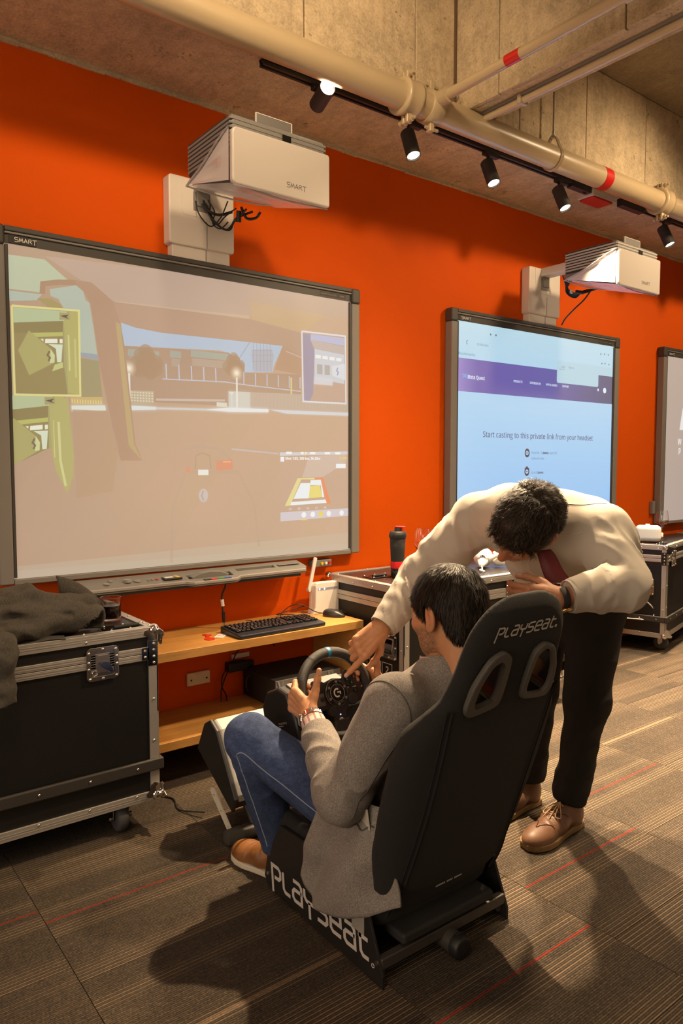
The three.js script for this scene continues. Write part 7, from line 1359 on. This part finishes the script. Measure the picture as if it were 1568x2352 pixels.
  const neckHole = bone(add(nb, [0.02, 0, 0]), H.from([0, -0.06, -0.03]), 0.048, 0.058);
  const shirt = (x, y, z) => { let d = smin(shirt0(x, y, z), sleeves(x, y, z), 0.028); d = smax(d, -neckHole(x, y, z), 0.008); return d; };
  part('shirt', sdfMesh(shirt, [1.40, 0.72, 1.22], [2.46, 1.30, 2.08], 0.0072, { safe: 1.5 }), M.shirt, t);
  const snapS = (q, d) => { let p = add(q, d, 0.25); for (let i = 0; i < 60; i++) p = add(p, d, -shirt(...p) * 0.8); return add(p, d, 0.0003); };
  const seamM = std({ color: C(0.60, 0.57, 0.51), roughness: 0.9 });
  { const ax = nrm(sub(elL, shL)), s0 = nrm(cross(ax, [0, 1, 0])), t0 = cross(ax, s0), p = []; for (let i = 0; i <= 22; i++) { const A = i / 22 * 3.9 - 0.5; p.push(snapS(add(shL, ax, 0.03), [0, 1, 2].map((k) => s0[k] * Math.cos(A) + t0[k] * Math.sin(A)))); } part('armhole_seam', cable(p, 0.0017, 70, 5), seamM, t); }
  { const p = []; for (let i = 0; i <= 14; i++) p.push(snapS(mix3(add(nb, [0.03, 0, 0.03]), add(shL, [-0.01, 0.01, -0.02]), i / 14), nrm([0.1, 0.95, 0.3]))); part('yoke_seam', cable(p, 0.0016, 50, 5), seamM, t); }
  for (const [e, c, r] of [[elR, cfR, 0.0455], [elL, cfL, 0.048]]) { const d = nrm(sub(c, e)), q = new THREE.Quaternion().setFromUnitVectors(V(0, 1, 0), V(...d)); part('cuff', [lathe([[r - 0.002, -0.055], [r + 0.0005, -0.05], [r - 0.001, 0.004], [r - 0.004, 0.006], [r - 0.005, 0.0], [r - 0.004, -0.05]], 36).applyQuaternion(q).translate(...c)], M.shirt, t); }
  part('collar', sheet((u, v) => { const A = (-0.1 + u * 1.2) * Math.PI, r = 0.057 + 0.014 * v; const o = mix3(nb, H.O, 0.22); const ax = nrm(sub(H.O, nb)), s0 = nrm(cross(ax, [0.5, 0, -0.3])), t0 = cross(ax, s0); return [0, 1, 2].map((i) => o[i] + ax[i] * (0.014 - 0.034 * v) + r * (s0[i] * Math.cos(A * 1.67) + t0[i] * Math.sin(A * 1.67))); }, 36, 4, 0.004), M.shirt, t);
  // tie hanging from the collar, with a thin clip
  const tA = [1.795, 1.045, 1.695], tB = [1.815, 0.93, 1.755], tw = nrm([0.62, 0.1, 0.75]);
  part('tie', sheet((u, v) => { const c = mix3(tA, tB, v), w = lerp(0.042, 0.075, v); const p = add(c, tw, (u - 0.5) * w); p[0] -= 0.008 * Math.sin(u * 3.14); p[1] += 0.004 * Math.sin(v * 9); return p; }, 10, 16, 0.006), M.tie, t);
  part('tie_clip', bx(-0.03, -0.002, -0.003, 0.03, 0.002, 0.003, 0.001).applyQuaternion(new THREE.Quaternion().setFromUnitVectors(V(1, 0, 0), V(...tw))).translate(...add(mix3(tA, tB, 0.80), [-0.012, 0, 0.009])), M.chrome, t);
  // trousers
  const tr = uni([bone(hip, add(hip, [0.03, -0.10, 0.0]), 0.128, 0.128, { wide: [[0.1, 0, 1], 1.22] }), bone(hpL, hpR, 0.115), bone(hpL, knL, 0.102, 0.076, { fold: [0.008, 9, 14] }), bone(knL, add(anL, [0, 0.0, 0]), 0.072, 0.054, { fold: [0.010, 15, 16], at: [0.95, 0.4, 0.5], cut: 2 }), bone(hpR, knR, 0.102, 0.076), bone(knR, add(anR, [0, 0.0, 0]), 0.072, 0.054, { fold: [0.010, 15, 16], cut: 2 }), bone(add(anL, [0.004, 0.04, 0]), add(anL, [0.018, 0.014, 0.004]), 0.058, 0.060, { cut: 2 })], 0.03);
  part('trousers', sdfMesh(tr, [2.0, 0.06, 1.16], [2.5, 1.08, 1.74], 0.009), M.trousers, t);
  { const d = nrm(sub(wrL, elL)), c = add(wrL, d, -0.004), q = new THREE.Quaternion().setFromUnitVectors(V(0, 1, 0), V(...d)); const w = part('wristwatch', lathe([[0.030, -0.010], [0.0322, -0.010], [0.0325, 0], [0.0322, 0.010], [0.030, 0.010]], 36).applyQuaternion(q).translate(...c), M.blackSoft, t, 'gold watch on a black strap'); const fd = nrm(sub([-0.2, -0.9, 0.35], d.map((v) => v * dot([-0.2, -0.9, 0.35], d)))); const fq = new THREE.Quaternion().setFromUnitVectors(V(0, 1, 0), V(...fd)); const gold = std({ color: C(0.75, 0.5, 0.2), metalness: 1, roughness: 0.25 }); part('watch_case', lathe([[0, 0.006], [0.0175, 0.006], [0.0195, 0.003], [0.0195, -0.003], [0, -0.003]], 30).applyQuaternion(fq).translate(...add(c, fd, 0.0345)), gold, w); }
  for (const [k, a] of [[knL, anL], [knR, anR]]) part('sock', rod(mix3(k, a, 0.7), add(a, [0, -0.035, 0]), 0.036, 20, 0.034), M.blackSoft, t);
  // shoes: brogues with laces
  const tan = (x, y, z) => { const n = noise3(x * 22, y * 22, z * 22), f = noise3(x * 220, y * 220, z * 220), k = 1 + 0.22 * n + 0.1 * f; return [0.20 * k, 0.098 * k, 0.052 * k]; };
  const mk = (heel, toe, laces) => {
    const s = shoe({ heel, toe, W: 1.06, style: 'brogue', upCut: 0.102 }), up = part('shoe', sdfMesh(s.sdf, s.lo, s.hi, 0.0052, { color: tan }), M.leather, t, 'tan brogue'); part('sole', s.soleG, M.sole, up);
    const k = s.L / 0.3; const snap = (a, z) => { let p = s.at(a, 0.14, z * k); for (let i = 0; i < 40; i++) p = add(p, [0, -1, 0], s.sdf(...p) * 0.8); return add(p, [0, 1, 0], 0.0012); };
    part('heel_block', [extr(rrect(-0.034, 0.002, 0.034, 0.075, 0.02), 0.012, 0.002).rotateX(Math.PI / 2).translate(0, 0.013, 0).applyMatrix4(new THREE.Matrix4().makeBasis(V(...sub(s.at(1, 0, 0), s.at(0, 0, 0))), V(0, 1, 0), V(...sub(s.at(0, 0, 1), s.at(0, 0, 0))))).translate(heel[0], 0, heel[1])], M.sole, up);
    const ln = (pts, r, m) => part('stitching', cable(pts, r, 40, 5), m, up); const dk = std({ color: C(0.07, 0.03, 0.015), roughness: 0.6 });
    const wing = []; for (let i = 0; i <= 16; i++) { const a = -0.040 + 0.08 * i / 16; wing.push(snap(a, 0.222 - 0.030 * Math.abs(Math.sin(i / 16 * 6.283)) * 0.5 - Math.abs(a) * 1.2 + 0.02)); } ln(wing, 0.0012, dk);
    const vamp = []; for (let i = 0; i <= 14; i++) { const a = -0.036 + 0.072 * i / 14; vamp.push(snap(a, 0.165 - (a * a) * 42)); } ln(vamp, 0.0012, dk);
    for (const s2 of [-1, 1]) { const e = []; for (let i = 0; i <= 8; i++) e.push(snap(s2 * lerp(0.010, 0.018, i / 8), lerp(0.165, 0.105, i / 8))); ln(e, 0.0022, M.leather.clone ? std({ color: C(0.16, 0.075, 0.038), roughness: 0.4 }) : dk); }
    if (laces) {
      for (let i = 0; i < 4; i++) { const z = 0.155 - i * 0.014; part('lace', cable([snap(-0.017, z), add(snap(0, z - 0.003), [0, 1, 0], 0.002), snap(0.017, z)], 0.0022, 12, 6), M.lace, up); }
      const K = add(snap(0, 0.108), [0, 1, 0], 0.006);
      for (const s2 of [-1, 1]) { const q = snap(s2 * 0.034, 0.155), q2 = snap(s2 * 0.022, 0.165); part('lace', cable([K, add(mix3(K, q, 0.5), [0, 1, 0], 0.010), add(q, [0, 1, 0], 0.004), add(q2, [0, 1, 0], 0.003), add(mix3(K, q2, 0.45), [0, 1, 0], 0.006), K], 0.0021, 40, 6), M.lace, up); const e = snap(s2 * 0.012 - 0.006, 0.178); part('lace', cable([K, add(mix3(K, e, 0.5), [0, 1, 0], 0.006), add(e, [0, 1, 0], 0.002)], 0.002, 20, 6), M.lace, up); }
    }
  };
  mk([2.262, 1.517], [1.944, 1.531], true); mk([2.285, 1.318], [1.985, 1.31], false);
}
// ---------------------------------------------------------------- coat thrown over the first case
{
  const t = thing('wool_coat', 'crumpled grey tweed coat heaped on the left flight case, one sleeve hanging over its front', 'coat');
  const y0 = H1 + 0.004, cuts = [bone([0.815, 0.765, 0.545], [0.90, 0.735, 0.635], 0.040, 0.050), bone([0.50, 0.64, 0.672], [0.495, 0.54, 0.672], 0.034, 0.044)];
  const rolls = uni([
    bone([0.40, 0.80, 0.42], [0.66, 0.815, 0.44], 0.075, 0.066, { fold: [0.008, 9, 12] }), bone([0.66, 0.812, 0.44], [0.84, 0.79, 0.46], 0.066, 0.048, { fold: [0.007, 11, 14] }),
    bone([0.36, 0.765, 0.52], [0.60, 0.785, 0.53], 0.055, 0.052, { fold: [0.007, 10, 10] }), bone([0.60, 0.785, 0.53], [0.76, 0.77, 0.535], 0.050, 0.044, { fold: [0.006, 12, 10] }),
    bone([0.44, 0.83, 0.47], [0.60, 0.84, 0.45], 0.035, 0.03), bone([0.45, 0.755, 0.575], [0.66, 0.755, 0.575], 0.028, 0.026, { fold: [0.005, 14, 10] }),
    bone([0.72, 0.785, 0.49], [0.865, 0.758, 0.578], 0.058, 0.050, { fold: [0.005, 16, 16], cut: 2 }), bone([0.30, 0.75, 0.35], [0.80, 0.75, 0.34], 0.05, 0.045, { fold: [0.007, 9, 9] }),
    bone([0.46, 0.80, 0.56], [0.50, 0.845, 0.50], 0.020, 0.020), bone([0.50, 0.845, 0.50], [0.60, 0.86, 0.475], 0.02, 0.018), bone([0.60, 0.86, 0.475], [0.76, 0.84, 0.48], 0.018, 0.016), bone([0.46, 0.80, 0.56], [0.52, 0.762, 0.60], 0.022, 0.022), bone([0.52, 0.762, 0.60], [0.66, 0.772, 0.592], 0.022, 0.018), bone([0.66, 0.772, 0.592], [0.78, 0.812, 0.545], 0.018, 0.014),
  ], 0.022);
  const sleeve = uni([bone([0.44, 0.775, 0.58], [0.50, 0.745, 0.655], 0.062, 0.058, { fold: [0.005, 14, 12] }), bone([0.50, 0.745, 0.655], [0.505, 0.69, 0.683], 0.057, 0.052, { wide: [[1, 0, 0], 1.15] }), bone([0.505, 0.69, 0.68], [0.498, 0.575, 0.676], 0.050, 0.047, { wide: [[1, 0, 0], 1.2], fold: [0.003, 14, 10], cut: 2 })], 0.02);
  const hollow = uni([bone([0.545, 0.815, 0.57], [0.625, 0.80, 0.575], 0.016, 0.014), bone([0.70, 0.815, 0.565], [0.76, 0.80, 0.585], 0.008, 0.01)], 0.01);
  const f = (x, y, z) => { let d = smin(rolls(x, y, z), sleeve(x, y, z), 0.02); d += 0.010 * (Math.abs(noise3(x * 11 + z * 9, y * 15, z * 11 - x * 4)) * 2 - 0.7) + 0.004 * noise3(x * 30, y * 40, z * 30); for (const c of cuts) d = smax(d, -c(x, y, z), 0.006); d = smax(d, -hollow(x, y, z), 0.012); d = z < 0.622 ? smax(d, y0 - y, 0.006) : smax(d, 0.6225 - z > 0 ? 0 : -1, 0.001); return z > 0.60 && y < y0 ? smax(d, 0.6225 - z, 0.003) : d; };
  part('cloth', sdfMesh(f, [0.22, 0.53, 0.24], [0.95, 0.92, 0.78], 0.0078, { safe: 1.7 }), M.coat, t);
  part('collar', sheet((u, v) => { const b = mix3([0.775, 0.825, 0.41], [0.915, 0.755, 0.42], u), tp = mix3([0.765, 0.908, 0.40], [0.93, 0.785, 0.41], Math.min(1, u * 1.02)); const p = mix3(b, tp, v); p[1] += 0.022 * Math.sin(u * 3.1) * v; p[2] += 0.016 * Math.sin(v * 2.6) + 0.008 * Math.sin(u * 5); return p; }, 22, 12, 0.008), M.coat, t);
  part('lining', sheet((u, v) => { const p = mix3([0.44, 0.738, 0.585], [0.73, 0.733, 0.60], u); p[1] += -0.006 * v + 0.004 * Math.sin(u * 9); p[2] += 0.022 * v - 0.01 * Math.sin(u * 3.1); return p; }, 30, 4, 0.004), std({ color: C(0.05, 0.045, 0.042), roughness: 0.6 }), t);
}
// ---- white headset on the right-hand case
{
  const y = H2 + 0.0055, t = thing('headset', 'white virtual reality headset with straps lying on the right-hand case', 'headset', [4.93, y, 0.235], -1.0);
  const shell = (x, yy, z) => { const q = Math.hypot(Math.max(Math.abs(x) - 0.055, 0), Math.max(Math.abs(yy - 0.062) - 0.028, 0), Math.max(Math.abs(z) - 0.014, 0)) - 0.03; const inner = Math.hypot(Math.max(Math.abs(x) - 0.05, 0), Math.max(Math.abs(yy - 0.058) - 0.02, 0), Math.max(Math.abs(z + 0.05) - 0.03, 0)) - 0.022; return smax(q, -inner, 0.008); };
  part('visor', sdfMesh(shell, [-0.11, -0.02, -0.08], [0.11, 0.14, 0.07], 0.006, { safe: 1.5 }), M.white, t);
  part('face_pad', sdfMesh((x, yy, z) => { const o = Math.hypot(Math.max(Math.abs(x) - 0.045, 0), Math.max(Math.abs(yy - 0.048) - 0.014, 0), Math.max(Math.abs(z + 0.055) - 0.022, 0)) - 0.03, i = Math.hypot(Math.max(Math.abs(x) - 0.04, 0), Math.max(Math.abs(yy - 0.048) - 0.012, 0), Math.max(Math.abs(z + 0.075) - 0.03, 0)) - 0.022; return smax(o, -i, 0.006); }, [-0.1, -0.01, -0.13], [0.1, 0.11, 0.02], 0.006), M.blackSoft, t);
  part('nose_bridge', extr([[-0.02, 0], [0.02, 0], [0.012, 0.03], [-0.012, 0.03]], 0.02, 0.004).translate(0, 0.008, -0.02), M.blackSoft, t);
  part('side_strap', sheet((u, v) => { const a = -0.2 + u * (Math.PI + 0.4); return [0.092 * Math.cos(a), 0.045 + 0.022 * (v - 0.5) + 0.01 * Math.sin(a), -0.03 - 0.19 * Math.sin(a)]; }, 40, 3, 0.004), M.white, t);
  part('top_strap', sheet((u, v) => { const a = u * Math.PI * 0.95; return [0.028 * (v - 0.5), 0.062 + 0.058 * Math.sin(a), 0.01 - 0.21 * u]; }, 30, 3, 0.005), M.whiteSoft, t);
  part('strap_joint', merge([box(0.014, 0.03, 0.05, 0.094, 0.05, -0.03, 0.006), box(0.014, 0.03, 0.05, -0.094, 0.05, -0.03, 0.006)].slice(0, 1)), M.white, t); part('strap_joint', box(0.014, 0.03, 0.05, -0.094, 0.05, -0.03, 0.006), M.white, t);
  const l = thing('charging_cable', 'white charging cable hanging down the side of the right-hand case', 'cable');
  part('lead', cable([[4.62, 0.50, 0.10], [4.66, 0.42, 0.16], [4.735, 0.36, 0.33], [4.772, 0.29, 0.385], [4.76, 0.235, 0.375], [4.70, 0.222, 0.26], [4.62, 0.23, 0.10], [4.60, 0.232, 0.02]], 0.0048, 80, 8), M.white, l);
}
// ---- two white hand controllers with lanyards on the middle case
{
  const y = H2 + 0.003;
  const mk = (label, pos, turn, ring) => {
    const t = thing('hand_controller', label, 'controller', pos, turn);
    const grip = uni([bone([0, 0.026, 0.05], [0, 0.03, -0.045], 0.016, 0.026), ball([0, 0.032, -0.055], 0.026)], 0.015);
    part('grip', sdfMesh(grip, [-0.05, -0.01, -0.1], [0.05, 0.08, 0.08], 0.005), M.whiteSoft, t);
    if (ring) part('ring', new THREE.TorusGeometry(0.05, 0.013, 16, 40, 4.6).rotateX(1.0).rotateY(0.4).translate(0.0, 0.058, -0.07), M.whiteSoft, t); else part('flared_ring', lathe([[0.018, 0], [0.03, 0.03], [0.05, 0.07], [0.053, 0.075], [0.050, 0.074], [0.028, 0.03], [0.015, 0.0]], 28).rotateX(-1.62).translate(0, 0.052, -0.02), M.whiteSoft, t);
    part('thumbstick', merge([cyl(0.006, 0.006, 0.02, 12).translate(0, 0.062, -0.05), cyl(0.01, 0.01, 0.005, 16).translate(0, 0.073, -0.05)]), M.blackSoft, t);
    const la = part('lanyard', cable([[0, 0.02, 0.06], [0.005, 0.008, 0.085], [-0.006, 0.006, 0.11], [0.004, 0.006, 0.13]], 0.0035, 24, 6), M.whiteSoft, t); part('knot', new THREE.SphereGeometry(0.009, 10, 8).scale(1, 0.8, 1.3).translate(0.004, 0.008, 0.135), M.whiteSoft, t); part('lanyard', cable([[0.004, 0.007, 0.135], [0.02, 0.006, 0.15], [0.012, 0.006, 0.17]], 0.0035, 16, 6), M.whiteSoft, t);
    return t;
  };
  mk('white hand controller with a flared end, left of its twin on the middle case', [2.99, y, 0.40], -0.9, false);
  mk('white hand controller with a curved ring, right of its twin on the middle case', [3.14, y, 0.44], 0.35, true);
  const p = thing('paper_slip', 'small pale folded slip on the middle case by the man\'s sleeve', 'paper', [2.70, y - 0.002, 0.42], 0.5); part('sheet', sheet((u, v) => [0.09 * u, 0.002 + 0.025 * Math.abs(u - 0.5) * 0.6, 0.06 * v], 10, 4, 0.0012), M.cream, p);
}
// ---- what the standing man holds under his tie
{
  const t = thing('handheld_device', 'grey device with a dark oval hollow held in the standing man\'s left hand', 'device', [1.683, 0.905, 1.745]);
  t.rotation.set(0.0, 0.9, 0.16);
  part('body', extr(rrect(-0.024, -0.07, 0.024, 0.065, 0.018), 0.014, 0.005).translate(0, 0, -0.007), std({ color: C(0.34, 0.32, 0.30), roughness: 0.35, metalness: 0.4 }), t);
  part('hollow', extr(rrect(-0.013, -0.055, 0.013, -0.02, 0.012), 0.002, 0.0005).translate(0, 0, 0.0068), M.blackGloss, t); part('cap', extr(rrect(-0.018, 0.03, 0.018, 0.05, 0.008), 0.003, 0.001).translate(0, 0, 0.0062), M.blackGloss, t);
}
renderer.render(scene, camera);
